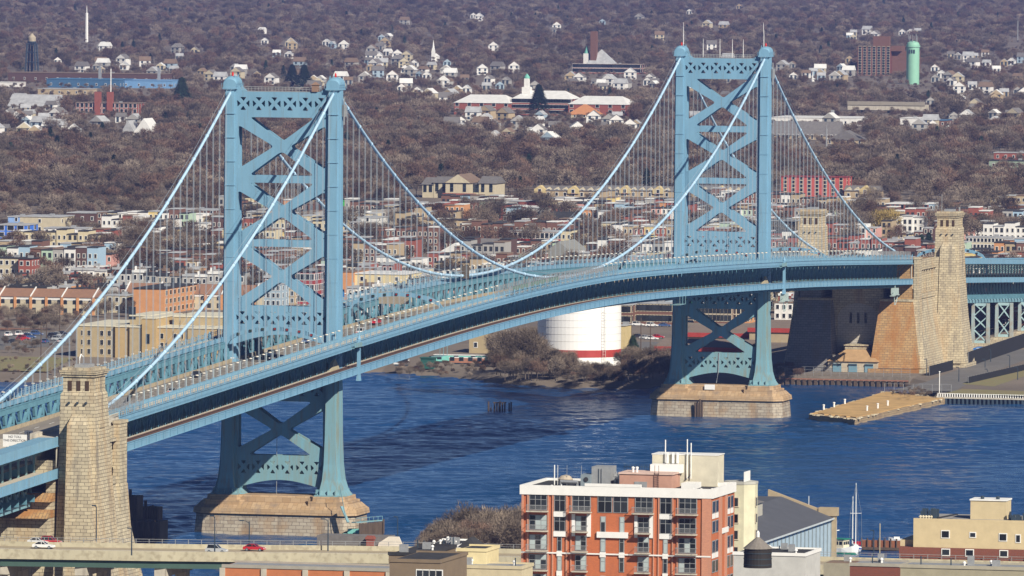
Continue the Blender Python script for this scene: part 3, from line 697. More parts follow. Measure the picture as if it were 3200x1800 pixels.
gantry(925, 'curved lane signal arch on the far approach at the right edge', 0)
gantry(-318, 'curved lane signal arch at the lower left corner behind the toll sign', 0)
gantry(-7, 'curved lane signal arch against the left tower')
gantry(LSP-7, 'curved lane signal arch against the right tower')
def signboard(name, x, y, z, wy, h, mt, label, cat='sign', text=None, tm=None, posts=True, sz=.8):
    t = thing(name, label, cat, (x, y, z))
    p = MB().box(-.08, .08, -wy/2, wy/2, 2.2, 2.2+h).build('panel', mt, t)
    if posts:
        for s in (-1, 1): MB().box(.1, .25, s*wy*.35-.08, s*wy*.35+.08, 0, 2.2+h).build('post', GREY, t)
    if text:
        for i, ln in enumerate(text):
            cu = bpy.data.curves.new('lettering', 'FONT'); cu.body = ln; cu.size = sz; cu.align_x = 'CENTER'; cu.extrude = .01
            tmp = bpy.data.objects.new('tmp', cu); COL.objects.link(tmp); dg = bpy.context.evaluated_depsgraph_get()
            me = bpy.data.meshes.new_from_object(tmp.evaluated_get(dg)); bpy.data.objects.remove(tmp); me.materials.clear(); me.materials.append(tm or BLACKM)
            lo = bpy.data.objects.new('lettering', me); COL.objects.link(lo); lo.parent = p
            lo.matrix_local = Matrix(((0, 0, -1, -.1), (-1, 0, 0, 0), (0, 1, 0, 2.2+h-sz*(1.05+i*1.15)), (0, 0, 0, 1)))
    return t
signboard('toll_sign', -262, -8, zt(-262)-5.2, 5.6, 2.8, WHITE, 'white rectangular road sign with two lines of black lettering at the lower left', text=['NO TOLL', 'THIS DIRECTION'], sz=.72)
signboard('speed_sign', -252, -8.2, zt(-252)-5.0, 1.9, 2.6, WHITE, 'tall narrow white road sign right of the wide white sign', text=['35'], sz=1.0)
signboard('green_sign', -306, 1.4, zt(-306)-5.0, 3.6, 2.0, SIGG, 'green road sign left of the wide white sign', text=['EXIT'], tm=WHITE, sz=.8) if 0 else None
signboard('road_sign', -243, 9.6, zt(-243)-4.4, 2.4, 2.4, mat('brown sign back', (.16, .12, .10), .8), 'dark brown sign back against the far truss left of the left anchorage tower')
signboard('road_sign', 150, 9, zt(150)-3.6, 8.5, 3.3, mat('tan sign back', (.30, .26, .20), .8), 'large tan road sign seen from behind at midspan under the cables')
signboard('road_sign', 247, 13, zt(247)-1.8, 2.6, 3.6, mat('dark sign back', (.10, .08, .06), .8), 'small dark sign back on a post beyond the midspan')
signboard('safety_sign', LSP-6.6, 2.2, 6.3, 3.3, 1.6, WHITE, 'white notice board on the stone pier under the right tower', posts=False)
tag(MB().box(-.6, .6, -1, 1, -1, 1).build('construction_panel', mat('blue panel', (.06, .22, .50), .5), None, (110, 13.6, 56.4)), 'bright blue box clamped on the far cable at its low point', 'box')
tag(MB().box(-.6, .6, -1, 1, -1, 1).build('construction_panel', mat('blue panel', (.06, .22, .50), .5), None, (665, 13.9, 47.6)), 'bright blue box on the far walkway between right tower and anchorage', 'box')
# mesh screen round the near walkway at midspan (maintenance enclosure)
def mesh_screen(x0, x1, label, h=2.7, gs=None):
    t = thing('mesh_screen', label, 'screen', ((x0+x1)/2, -15, zt((x0+x1)/2)))
    o = ((x0+x1)/2, -15, zt((x0+x1)/2)); xs = frange(x0, x1, 3.05)
    for y in (-15.1, -19.2):
        mb = MB()
        for a in xs: mb.box(a-.06, a+.06, y-.06, y+.06, zt(a), zt(a)+h)
        for dz in (.1, h*.5, h): ribbon(mb, xs, y-.05, y+.05, dz-.06, dz)
        for x in frange(x0, x1, .55): mb.box(x-.03, x+.03, y-.02, y+.02, zt(x), zt(x)+h)
        mb.v = [(x-o[0], y-o[1], z-o[2]) for x, y, z in mb.v]; mb.build('mesh_panel', GREY, t)
    if gs:
        mb = MB()
        for a, b in gs: mb.hexa([(a, -19.1, zt(a)+.8), (b, -19.1, zt(b)+.8), (b, -19.0, zt(b)+.8), (a, -19.0, zt(a)+.8)], [(a, -19.1, zt(a)+2.6), (b, -19.1, zt(b)+2.6), (b, -19.0, zt(b)+2.6), (a, -19.0, zt(a)+2.6)])
        mb.v = [(x-o[0], y-o[1], z-o[2]) for x, y, z in mb.v]; mb.build('banner', mat('green netting', (.10, .26, .18), .8), t)
mesh_screen(168, 300, 'grey mesh screen along the near walkway at midspan', gs=[(172, 190), (193, 211), (214, 226)])
mesh_screen(700, 748, 'grey mesh screen along the near walkway beside the right anchorage', 2.8)
mesh_screen(-215, -196, 'grey mesh screen along the near walkway beside the left anchorage', 2.8)
# ------------------------------------------------------------------ lamps on the walkways
lampm = MB(); lampm.box(-.07, .07, -.07, .07, 0, 2.3); lampm.beam((0, 0, 2.25), (0, -.9, 2.25), .07, .07)
lp_post = lampm.mesh('post', mat('lamp post paint', (.40, .48, .50), .6)); q = MB(); q.lathe([(.12, 0), (.42, .1), (.40, .28), (.1, .34)], 8, (0, -.9, 2.2)); lp_head = q.mesh('lamp_head', mat('lamp head white', (.75, .70, .60), .5))
NL = 0
def landmark(x, mid=266.7):
    if x < 0: return 'between left anchorage and left tower', round((x+217)/6.1)+1, 'from the left anchorage'
    if x < LSP: return 'between the two towers', round(x/6.13), 'from the left tower'
    return 'between right tower and right anchorage', round((x-LSP)/6.1), 'from the right tower'
for s in (-1, 1):
    for i, x in enumerate(XS[1:-1]):
        if abs(x) < 4 or abs(x-LSP) < 4 or (s < 0 and 168 < x < 300) or (s < 0 and x > 700) or (s < 0 and x < -196): continue
        if s > 0 and (-40 < x < -8): continue
        wh, n_, fr = landmark(x)
        t = thing('walkway_lamp', 'small white topped lamp on the %s walkway %s' % ('near' if s < 0 else 'far', wh), 'lamp', (x, s*15.0, zt(x)+.6), 0 if s < 0 else math.pi, 'lamps on the %s walkway %s' % ('near' if s < 0 else 'far', wh))
        inst('post', lp_post, t); inst('lamp_head', lp_head, t); NL += 1
def street_lamp(x, y, z, h, label, rz=0, arm=2.2, mt=None, grp=None, head=WHITE):
    t = thing('street_lamp', label, 'street lamp', (x, y, z), rz, grp)
    mb = MB(); mb.tube([(0, 0, 0), (0, 0, h*.85), (0, 0, h)], [.16, .11, .09], 6)
    if arm: mb.tube([(0, 0, h-.4), (0, arm*.5, h+.1), (0, arm, h+.2)], .07, 6)
    mb.build('post', mt or GREY, t); MB().box(-.25, .25, arm-.3, arm+.6, h+.08, h+.3).build('lamp_head', head, t)
for x, s, lb in ((-84, -1, 'left of the left tower'), (38, -1, 'right of the left tower'), (505, 1, 'beside the right tower')):
    street_lamp(x, s*12.2, zt(x)-5.2, 7.6, 'tall roadway lamp with curved arm on the bridge road '+lb, 0 if s < 0 else math.pi, grp='roadway lamps on the bridge')
# ------------------------------------------------------------------ river and far bank
def water_mat():
    m_ = bpy.data.materials.new('river water'); m_.use_nodes = True; n = m_.node_tree; L = n.links; N = n.nodes; b = N['Principled BSDF']
    b.inputs['Roughness'].default_value = .16; b.inputs['IOR'].default_value = 1.9; b.inputs['Specular Tint'].default_value = (.42, .68, 1, 1); b.inputs['Base Color'].default_value = (.012, .058, .165, 1)
    tc = N.new('ShaderNodeTexCoord')
    def noise(sx, sy, sc, det, rot=.25):
        mp = N.new('ShaderNodeMapping'); mp.inputs['Scale'].default_value = (sx, sy, 1); mp.inputs['Rotation'].default_value = (0, 0, rot)
        no = N.new('ShaderNodeTexNoise'); no.inputs['Scale'].default_value = sc; no.inputs['Detail'].default_value = det; no.inputs['Roughness'].default_value = .6
        L.new(tc.outputs['Object'], mp.inputs[0]); L.new(mp.outputs[0], no.inputs['Vector']); return no
    a = noise(1, .6, .9, 6); c = noise(1, .3, .07, 4, .1); g = noise(.016, .006, 1, 5, .15)
    bp = N.new('ShaderNodeBump'); bp.inputs['Distance'].default_value = .55
    mr = N.new('ShaderNodeMapRange'); mr.inputs[1].default_value = .35; mr.inputs[2].default_value = .65; mr.inputs[3].default_value = .35; mr.inputs[4].default_value = 1.0
    L.new(g.outputs['Fac'], mr.inputs[0]); L.new(mr.outputs[0], bp.inputs['Strength'])
    ad = N.new('ShaderNodeMath'); ad.operation = 'ADD'; L.new(a.outputs['Fac'], ad.inputs[0]); L.new(c.outputs['Fac'], ad.inputs[1])
    L.new(ad.outputs[0], bp.inputs['Height']); L.new(bp.outputs[0], b.inputs['Normal'])
    mr2 = N.new('ShaderNodeMapRange'); mr2.inputs[1].default_value = .35; mr2.inputs[2].default_value = .7; mr2.inputs[3].default_value = .06; mr2.inputs[4].default_value = .2
    L.new(g.outputs['Fac'], mr2.inputs[0]); L.new(mr2.outputs[0], b.inputs['Roughness'])
    return m_
WATER = water_mat()
mb = MB(); mb.poly([(-330, -1600, -.5), (1000, -1600, -.5), (1000, 1800, -.5), (-330, 1800, -.5)])
tag(mb.build('river', WATER), 'blue rippled river', kind='structure')
import numpy as np
def wave_patch():                                  # real wave geometry over the part of the river in view
    rn = np.random.RandomState(3)
    dd = np.arange(1760, 3010, 1.0); tt = np.arange(-.082, .0821, .00052)+YAW
    Dg, Tg = np.meshgrid(dd, tt, indexing='ij'); X = CAM[0]+Dg*np.cos(Tg); Y = CAM[1]+Dg*np.sin(Tg)
    patch = .8+.25*np.sin(X/61+Y/190+1)+.22*np.sin(X/37-Y/140+2.5)+.18*np.sin(X/23+Y/75)+.15*np.sin(X/15-Y/48+4)
    Z = np.zeros_like(X)
    for i in range(46):
        lam = 2.6*(1.047**i)*(.9+.2*rn.rand()); th = YAW+rn.normal(0, .55); k = 2*math.pi/lam; slope = .034*(1.15 if lam < 7 else .75)
        Z += slope/k*np.sin(k*(X*math.cos(th)+Y*math.sin(th))+rn.rand()*6.28)
    Z *= np.clip(patch, .6, 1.15)
    n0, n1 = X.shape; me = bpy.data.meshes.new('river_waves'); me.vertices.add(n0*n1)
    me.vertices.foreach_set('co', np.stack([X, Y, Z], -1).astype(np.float32).ravel())
    idx = np.arange(n0*n1).reshape(n0, n1); q = np.stack([idx[:-1, :-1], idx[1:, :-1], idx[1:, 1:], idx[:-1, 1:]], -1).reshape(-1, 4); nf = len(q)
    me.loops.add(nf*4); me.loops.foreach_set('vertex_index', q.ravel().astype(np.int32)); me.polygons.add(nf)
    me.polygons.foreach_set('loop_start', np.arange(0, nf*4, 4, dtype=np.int32)); me.polygons.foreach_set('use_smooth', np.ones(nf, dtype=bool)); me.update(calc_edges=True)
    if me.polygons[0].normal.z < 0: me.flip_normals()
    me.materials.append(WATER); return inst('river', me)
tag(wave_patch(), 'blue rippled river', kind='structure')
shp = [(-100, 1700), (-100, 900)]
SH = [(520, 1800), (560, 900), (600, 450)] + [tuple(on(2, 0, a, b)[:2]) for a, b in ((0, 960), (137, 962), (500, 950), (880, 938), (960, 938), (1100, 946), (1250, 964), (1330, 971), (1450, 978), (1560, 981), (1650, 975), (1800, 972), (1950, 968))] + \
     [(713, 24), (713, -24), (690, -36)] + [tuple(on(2, 0, a, b)[:2]) for a, b in ((2345, 1012), (2450, 1016), (2576, 1020))] + [(628, -200), (600, -500), (560, -1600)]
DIRT = mat('waste ground', (.17, .13, .095), .95, .35, .03, col2=(.10, .09, .06), detail=8)
def ground_mat():
    m_ = mat('far ground', (.20, .165, .13), .95, .3, .012, col2=(.11, .09, .075), detail=9); return m_
mb = MB()
xs = [900, 1300, 1800, 2600, 4000, 6000, 9000, 12000, 20000]
rings = []
for x, y in SH: rings.append([(x-3, y, -1.5), (x+2, y, .9), (x+9, y, 2.6), (x+20, y, 3.0)] + [(X, y if X < 1000 else y*(1+(X-900)/1500), gz(X)) for X in xs])
for r0, r1 in zip(rings, rings[1:]):
    for i in range(len(r0)-1): mb.poly([r0[i], r1[i], r1[i+1], r0[i+1]])
tag(mb.build('ground', ground_mat()), 'brown ground of the far bank', kind='structure')
# ------------------------------------------------------------------ trees
def twigmat(name, c1, c2, c3):
    m_ = bpy.data.materials.new(name); m_.use_nodes = True; n = m_.node_tree; L = n.links; N = n.nodes; b = N['Principled BSDF']
    b.inputs['Roughness'].default_value = .9; b.inputs['Specular IOR Level'].default_value = .1
    oi = N.new('ShaderNodeObjectInfo'); cr = N.new('ShaderNodeValToRGB'); e = cr.color_ramp.elements
    e[0].color = (*c1, 1); e[1].color = (*c3, 1); e.new(.5).color = (*c2, 1)
    pn = N.new('ShaderNodeTexNoise'); pn.inputs['Scale'].default_value = .006; pn.inputs['Detail'].default_value = 3; L.new(oi.outputs['Location'], pn.inputs['Vector'])
    m1 = N.new('ShaderNodeMapRange'); m1.inputs[1].default_value = .3; m1.inputs[2].default_value = .7; L.new(pn.outputs['Fac'], m1.inputs[0])
    m2 = N.new('ShaderNodeMath'); m2.operation = 'MULTIPLY_ADD'; m2.inputs[1].default_value = .55; L.new(m1.outputs[0], m2.inputs[0])
    m3 = N.new('ShaderNodeMath'); m3.operation = 'MULTIPLY'; m3.inputs[1].default_value = .45; L.new(oi.outputs['Random'], m3.inputs[0]); L.new(m3.outputs[0], m2.inputs[2]); L.new(m2.outputs[0], cr.inputs[0])
    g = N.new('ShaderNodeTexNoise'); g.inputs['Scale'].default_value = .6; tc = N.new('ShaderNodeTexCoord'); L.new(tc.outputs['Object'], g.inputs['Vector'])
    mx = N.new('ShaderNodeHueSaturation'); mr = N.new('ShaderNodeMapRange'); mr.inputs[1].default_value = .3; mr.inputs[2].default_value = .7; mr.inputs[3].default_value = .6; mr.inputs[4].default_value = 1.4
    rv = N.new('ShaderNodeMath'); rv.operation = 'MULTIPLY_ADD'; rv.inputs[1].default_value = 7.31; rv.inputs[2].default_value = 0; L.new(oi.outputs['Random'], rv.inputs[0]); fr = N.new('ShaderNodeMath'); fr.operation = 'FRACT'; L.new(rv.outputs[0], fr.inputs[0])
    rs = N.new('ShaderNodeMath'); rs.operation = 'MULTIPLY_ADD'; rs.inputs[1].default_value = .9; rs.inputs[2].default_value = .55; L.new(fr.outputs[0], rs.inputs[0]); mu = N.new('ShaderNodeMath'); mu.operation = 'MULTIPLY'
    L.new(g.outputs['Fac'], mr.inputs[0]); L.new(mr.outputs[0], mu.inputs[0]); L.new(rs.outputs[0], mu.inputs[1]); L.new(mu.outputs[0], mx.inputs['Value']); L.new(cr.outputs[0], mx.inputs['Color']); L.new(mx.outputs[0], b.inputs['Base Color']); return m_
TW = twigmat('bare twigs', (.085, .066, .056), (.165, .13, .10), (.29, .24, .19))
TWR = twigmat('reddish twigs', (.12, .075, .058), (.165, .108, .078), (.11, .08, .07))
BARK = mat('bark', (.15, .12, .10), .95, .4, 1)
EVG = twigmat('dark needles', (.018, .035, .022), (.025, .045, .03), (.03, .05, .025))
YEL = twigmat('yellow buds', (.30, .22, .07), (.34, .25, .08), (.32, .22, .06))
def tree_proto(seed, h, r, n, ln, wd, low=.3, kind='bare', limbs=9):
    rg = random.Random(seed); tr = MB(); cr = MB()
    th = h*(.55 if kind != 'cone' else .95)
    tr.tube([(0, 0, -.5), (rg.uniform(-.2, .2), rg.uniform(-.2, .2), th*.5), (rg.uniform(-.5, .5), rg.uniform(-.5, .5), th)], [h*.022, h*.016, h*.007], 6)
    lobes = []
    if kind == 'cone':
        for i in range(n):
            t = rg.random()**.75; z = h*(.1+.9*(1-t)) if 0 else h*(.08+.92*t); R = r*(1-t)*(.75+.5*rg.random())+.15; a = rg.uniform(0, 2*math.pi)
            p = Vector((R*math.cos(a), R*math.sin(a), z)); d = Vector((math.cos(a), math.sin(a), -.35)).normalized()*ln; s = Vector((-math.sin(a), math.cos(a), rg.uniform(-.3, .3)))*wd
            cr.poly([p-s-d*.3, p+s-d*.3, p+d])
        return tr, cr
    for i in range(limbs):
        a = 2*math.pi*i/limbs+rg.uniform(-.4, .4); z0 = th*rg.uniform(.35, 1); R = r*rg.uniform(.45, .8); z1 = h*rg.uniform(.5, .9)
        if i == 0: R = 0; z1 = h*.85
        e = Vector((R*math.cos(a), R*math.sin(a), z1)); m0 = Vector((0, 0, z0)); mid = (m0+e)/2+Vector((rg.uniform(-.5, .5), rg.uniform(-.5, .5), rg.uniform(0, .6)))
        tr.tube([m0, mid, e], [h*.009, h*.006, h*.002], 4, cap=False); lobes.append((e, r*rg.uniform(.32, .55)))
        for j in range(3):
            q = mid.lerp(e, rg.random()); e2 = q+Vector((rg.uniform(-1, 1), rg.uniform(-1, 1), rg.uniform(.1, 1))).normalized()*r*.4
            tr.tube([q, e2], [h*.004, h*.001], 3, cap=False)
    for i in range(n):
        c, R = lobes[rg.randrange(len(lobes))]
        v = Vector((rg.gauss(0, 1), rg.gauss(0, 1), rg.gauss(0, 1))).normalized()*R*(rg.random()**.45); v.z *= .85
        p = c+v
        if p.z < h*low: p.z = h*low+abs(rg.gauss(0, .05))*h
        d = (v.normalized()*.8+Vector((rg.uniform(-.7, .7), rg.uniform(-.7, .7), rg.uniform(0, 1.1)))).normalized()*ln*rg.uniform(.6, 1.3)
        s = Vector((rg.uniform(-1, 1), rg.uniform(-1, 1), rg.uniform(-1, 1))).cross(d).normalized()*wd*rg.uniform(.6, 1.3)
        cr.poly([p-s, p+s, p+d])
    return tr, cr
FARP = []                                          # joined prototypes for the masses
PC = bpy.data.collections.new('tree prototypes')
def joined(nm, tr, cr, m1, m2):
    nf = len(tr.f); base = len(tr.v); tr.f += [tuple(k+base for k in f) for f in cr.f]; tr.v += cr.v
    me = bpy.data.meshes.new(nm); me.from_pydata(tr.v, [], tr.f); me.materials.append(m1); me.materials.append(m2)
    me.polygons.foreach_set('material_index', [0 if k < nf else 1 for k in range(len(me.polygons))]); me.update(); PC.objects.link(bpy.data.objects.new(nm, me))
for i in range(9):
    kind = 'cone' if i == 8 else 'bare'
    tr, cr = tree_proto(40+i, 12+i % 3*1.5, 6.2 if i < 8 else 3.6, 1300 if i < 8 else 500, 1.5, .15 if i < 8 else .5, .22, kind)
    nf = len(tr.f); base = len(tr.v); tr.f += [tuple(k+base for k in f) for f in cr.f]; tr.v += cr.v
    me = bpy.data.meshes.new('tree_mass_%d' % i); me.from_pydata(tr.v, [], tr.f); me.materials.append(BARK); me.materials.append(EVG if i == 8 else (TWR if i in (2, 5) else TW))
    me.polygons.foreach_set('material_index', [0 if k < nf else 1 for k in range(len(me.polygons))]); me.update()
    o = bpy.data.objects.new('tree_%02d' % i, me); PC.objects.link(o)
def scatter(name, pts, label):
    """pts: (x, y, z, scale, idx)"""
    me = bpy.data.meshes.new(name); me.from_pydata([p[:3] for p in pts], [], [])
    at_ = me.attributes.new('scl', 'FLOAT', 'POINT'); at_.data.foreach_set('value', [p[3] for p in pts])
    at_ = me.attributes.new('pick', 'INT', 'POINT'); at_.data.foreach_set('value', [p[4] for p in pts])
    at_ = me.attributes.new('rz', 'FLOAT', 'POINT'); at_.data.foreach_set('value', [random.uniform(0, 6.28) for p in pts])
    o = inst(name, me); tag(o, label, kind='stuff')
    g = bpy.data.node_groups.new(name, 'GeometryNodeTree'); g.interface.new_socket('Geometry', in_out='INPUT', socket_type='NodeSocketGeometry'); g.interface.new_socket('Geometry', in_out='OUTPUT', socket_type='NodeSocketGeometry')
    N = g.nodes; L = g.links; i_ = N.new('NodeGroupInput'); o_ = N.new('NodeGroupOutput'); ip = N.new('GeometryNodeInstanceOnPoints')
    ci = N.new('GeometryNodeCollectionInfo'); ci.inputs['Collection'].default_value = PC; ci.inputs['Separate Children'].default_value = True; ci.inputs['Reset Children'].default_value = True
    def na(nm, ty):
        a = N.new('GeometryNodeInputNamedAttribute'); a.data_type = ty; a.inputs['Name'].default_value = nm; return a.outputs['Attribute']
    cx = N.new('ShaderNodeCombineXYZ'); L.new(na('rz', 'FLOAT'), cx.inputs[2])
    L.new(i_.outputs[0], ip.inputs['Points']); L.new(ci.outputs[0], ip.inputs['Instance']); ip.inputs['Pick Instance'].default_value = True
    L.new(na('pick', 'INT'), ip.inputs['Instance Index']); L.new(cx.outputs[0], ip.inputs['Rotation']); L.new(na('scl', 'FLOAT'), ip.inputs['Scale'])
    L.new(ip.outputs[0], o_.inputs[0])
    md = o.modifiers.new('scatter', 'NODES'); md.node_group = g; return o
# near tree prototypes used for individual trees
NP = []
for i in range(6):
    tr, cr = tree_proto(200+i, 10+i % 3*1.5, 5.2, 2600, 1.1, .075, .12, 'bare', 14)
    NP.append((tr.mesh('trunk', BARK), cr.mesh('crown', TWR if i == 3 else TW)))
    if i < 4: joined('tree_%02d' % (9+i), tr, cr, BARK, TWR if i == 3 else TW)
tr, cr = tree_proto(300, 11, 3.4, 2400, 1.0, .22, 0, 'cone'); NPC = (tr.mesh('trunk', BARK), cr.mesh('crown', EVG))
tr, cr = tree_proto(301, 8, 5.6, 3000, .9, .10, .15, 'bare', 14); NPY = (tr.mesh('trunk', BARK), cr.mesh('crown', YEL))
def tree(p, s, label, grp=None, pr=None, name='bare_tree'):
    pr = pr or random.choice(NP)
    t = thing(name, label, 'tree', p, random.uniform(0, 6.28), grp); inst('trunk', pr[0], t, sc=(s, s, s)); inst('crown', pr[1], t, sc=(s, s, s*random.uniform(.85, 1.1)))
    return t
TO = {}
OCC = []                                           # world footprints kept free of trees: (x0,x1,y0,y1)
def clearview(x0, y0, y1, L):                      # no trees on the sight line in front of a footprint
    d = x0+2126; b0 = math.atan2(y0+571-4, d); b1 = math.atan2(y1+571+4, d); r = math.hypot(d, (y0+y1)/2+571)
    for k in range(int(b0*2000), int(b1*2000)+1): TO.setdefault(k, []).append((r-L, r+10))
def tfree(x, y):
    k = int(math.atan2(y+571, x+2126)*2000); r = math.hypot(x+2126, y+571)
    return not any(a < r < b for a, b in TO.get(k, ()))
# ------------------------------------------------------------------ buildings
def bm(name, c, v=.15, **k): return mat(name, c, .85, v, .5, **k)
BRICK = masonry('red brick', (.33, .10, .065), (.26, .085, .055), (.30, .22, .18), .9, .28, .03, bump=0)
W_ = dict(red=bm('red brick wall', (.28, .085, .06)), brown=bm('brown brick wall', (.17, .085, .06)), cream=bm('cream wall', (.52, .46, .33)), white=bm('white wall', (.74, .73, .70)),
          grey=bm('grey wall', (.36, .35, .33)), tan=bm('tan wall', (.42, .33, .21)), blue=bm('pale blue wall', (.34, .44, .52)), green=bm('pale green wall', (.38, .47, .38)),
          yellow=bm('yellow wall', (.56, .45, .23)), dark=bm('dark brick wall', (.10, .055, .045)), orange=bm('orange wall', (.55, .27, .12)), pink=bm('pink wall', (.52, .31, .26)))
R_M = dict(black=BLACKM, silver=mat('silver roof', (.42, .43, .44), .7, .3, .3), white=mat('white roof', (.72, .72, .70), .7, .15, .3), brown=mat('brown roof', (.20, .14, .10), .9, .2, .3), shingle=mat('grey shingle', (.17, .16, .155), .9, .25, .6))
TRIM = dict(white=WHITE, dark=DARKST, cream=bm('cream trim', (.62, .55, .42)))
_wc = {}
def winmesh(w, h, tr='white'):
    k = (round(w, 2), round(h, 2), tr)
    if k not in _wc:
        _wc[k] = (MB().box(-.10, 0, -w/2-.18, w/2+.18, -.2, h+.2).mesh('window', TRIM[tr]), MB().box(-.14, -.101, -w/2, w/2, 0, h).mesh('pane', GLASSD))
    return _wc[k]
def window(par, x, y, z, w, h, side='W', tr='white', pane=True):
    f, g = winmesh(w, h, tr); rz = 0 if side == 'W' else math.pi/2
    o = inst('window', f, par, (x, y, z), rz)
    if pane: inst('pane', g, o)
    return o
def gable(mb, x0, x1, y0, y1, z0, h, along='y', e=.4):
    if along == 'y':
        xm = (x0+x1)/2
        mb.loft([[(x0-e, y, z0-.05), (x1+e, y, z0-.05), (xm, y, z0+h)] for y in (y0-e, y1+e)])
    else:
        ym = (y0+y1)/2
        mb.loft([[(x, y0-e, z0-.05), (x, y1+e, z0-.05), (x, ym, z0+h)] for x in (x0-e, x1+e)])
def hip(mb, x0, x1, y0, y1, z0, h, e=.5):
    k = min(x1-x0, y1-y0)/2; kx = k if x1-x0 <= y1-y0 else min(k, h*1.3); ky = k if y1-y0 < x1-x0 else min(k, h*1.3)
    mb.frus(x0-e, x1+e, y0-e, y1+e, z0, x0+kx-.01, x1-kx+.01, y0+ky-.01, y1-ky+.01, z0+h)
def bldg(name, label, cat, a0, a1, bt, bb, depth, wall, roof='black', floors=2, cols=4, ww=1.1, wh=1.6, tr='white', rt='flat', rh=2.5, grp=None, scols=None, rz=0, ov=.3, x=None, pil=None, pane=True, top=.6):
    P = at(a0, bb) if x is None else on(0, x, a0, bb)
    z0 = gz(P.x); q = on(0, P.x, a1, bb); wdt = abs(P.y-q.y); H = on(0, P.x, (a0+a1)/2, bt).z-z0
    if rt != 'flat': H -= rh
    H = max(H, 2.5)
    t = thing(name, label, cat, (P.x, (P.y+q.y)/2, z0), rz, grp); hw = wdt/2
    OCC.append((P.x-(45 if P.x < 2600 else 5), P.x+depth+4, (P.y+q.y)/2-hw-3, (P.y+q.y)/2+hw+3)); clearview(P.x, (P.y+q.y)/2-hw, (P.y+q.y)/2+hw, (95 if P.x < 2100 else 320) if P.x < 2600 else (P.x-1500)*.13+100)
    w_ = W_.get(wall, wall) if isinstance(wall, str) else wall
    MB().box(0, depth, -hw, hw, -1, H).build('wall', w_, t)
    mb = MB(); rm = R_M[roof] if isinstance(roof, str) else roof
    if rt == 'flat':
        mb.box(-ov, depth+ov, -hw-ov, hw+ov, H, H+.35); 
        r = mb.build('roof', rm, t)
        if top: MB().box(depth*.4, depth*.4+2, -hw*.3-1, -hw*.3+1, H+.35, H+.35+top*1.6).build('vent', GREY, r)
    elif rt == 'hip': hip(mb, 0, depth, -hw, hw, H, rh); mb.build('roof', rm, t)
    else: gable(mb, 0, depth, -hw, hw, H, rh, rt); mb.build('roof', rm, t)
    n = 0; fh = H/floors
    for f in range(floors):
        for c in range(cols):
            if n >= 90: break
            window(t, -.02, -hw+wdt*(c+.5)/cols, f*fh+fh*.3, ww, wh, 'W', tr, pane); n += 1
    sc = scols if scols is not None else max(1, round(depth/8))
    for f in range(floors):
        for c in range(sc):
            if n >= 100: break
            window(t, depth*(c+.5)/sc, -hw-.02, f*fh+fh*.3, ww, wh, 'S', tr, pane); n += 1
    if pil:
        for c in range(pil+1): y = -hw+wdt*c/pil; MB().box(-.45, -.01, y-.5, y+.5, 0, H-.02).build('pier', W_['orange'], t)
    return t, H, hw
# ------------------------------------------------------------------ landmarks on the far bank
def block(par, name, m_, b0, b1): return MB().box(b0[0], b1[0], b0[1], b1[1], b0[2], b1[2]).build(name, m_, par)
# buff jail complex, stepped in plan
JT = mat('jail trim', (.62, .58, .45), .8)
def jail():
    P = at(192, 897); t = thing('jail_building', 'large buff brick building with narrow slit windows behind the left cables', 'building', (P.x, P.y, gz(P.x)))
    s = abs(on(0, P.x, 292, 897).y-P.y)/100.; k = on(0, P.x, 292, 822).z-gz(P.x)
    Y = lambda a: -(a-192)*s
    parts = [(192, 292, 0, 40, k), (292, 330, -1.2, 40, k), (330, 363, -2.2, 40, k), (363, 398, -3.2, 30, k+3.2), (310, 363, 8, 36, k+3.4), (398, 475, -1, 40, k), (475, 520, -2, 40, k), (520, 575, -1, 40, k), (413, 575, 12, 40, k+3.3)]
    for i, (a, b, x0, x1, h) in enumerate(parts):
        w = block(t, 'wall', BUFF if i % 2 == 0 else mat('ochre brick', (.44, .32, .16), .85, .12, .5), (x0, Y(a), -1), (x1, Y(b), h-.01*i))
        block(t, 'coping', JT, (x0-.25, Y(a)+.2, h-.01*i+.002), (x1, Y(b)-.2, h+.45))
    for a in (206, 222, 226, 254, 258, 273, 277):
        for f in range(3): window(t, -.02, Y(a), k*(.1+.3*f), .5, 1.7, tr='cream')
    for a in (407, 411, 440, 444, 460):
        for f in range(2): window(t, -1.02, Y(a), k*(.35+.3*f), .5, 1.7, tr='cream')
    window(t, -3.22, Y(378), k*.5, .9, 3, tr='dark'); window(t, 7.98, Y(316), k+2.5, 2.2, 4, tr='dark')
    OCC.append((P.x-60, P.x+44, Y(575)+P.y-4, P.y+4))
jail()
TER = mat('terracotta shingle roof', (.27, .15, .095), .9, .15, .8)
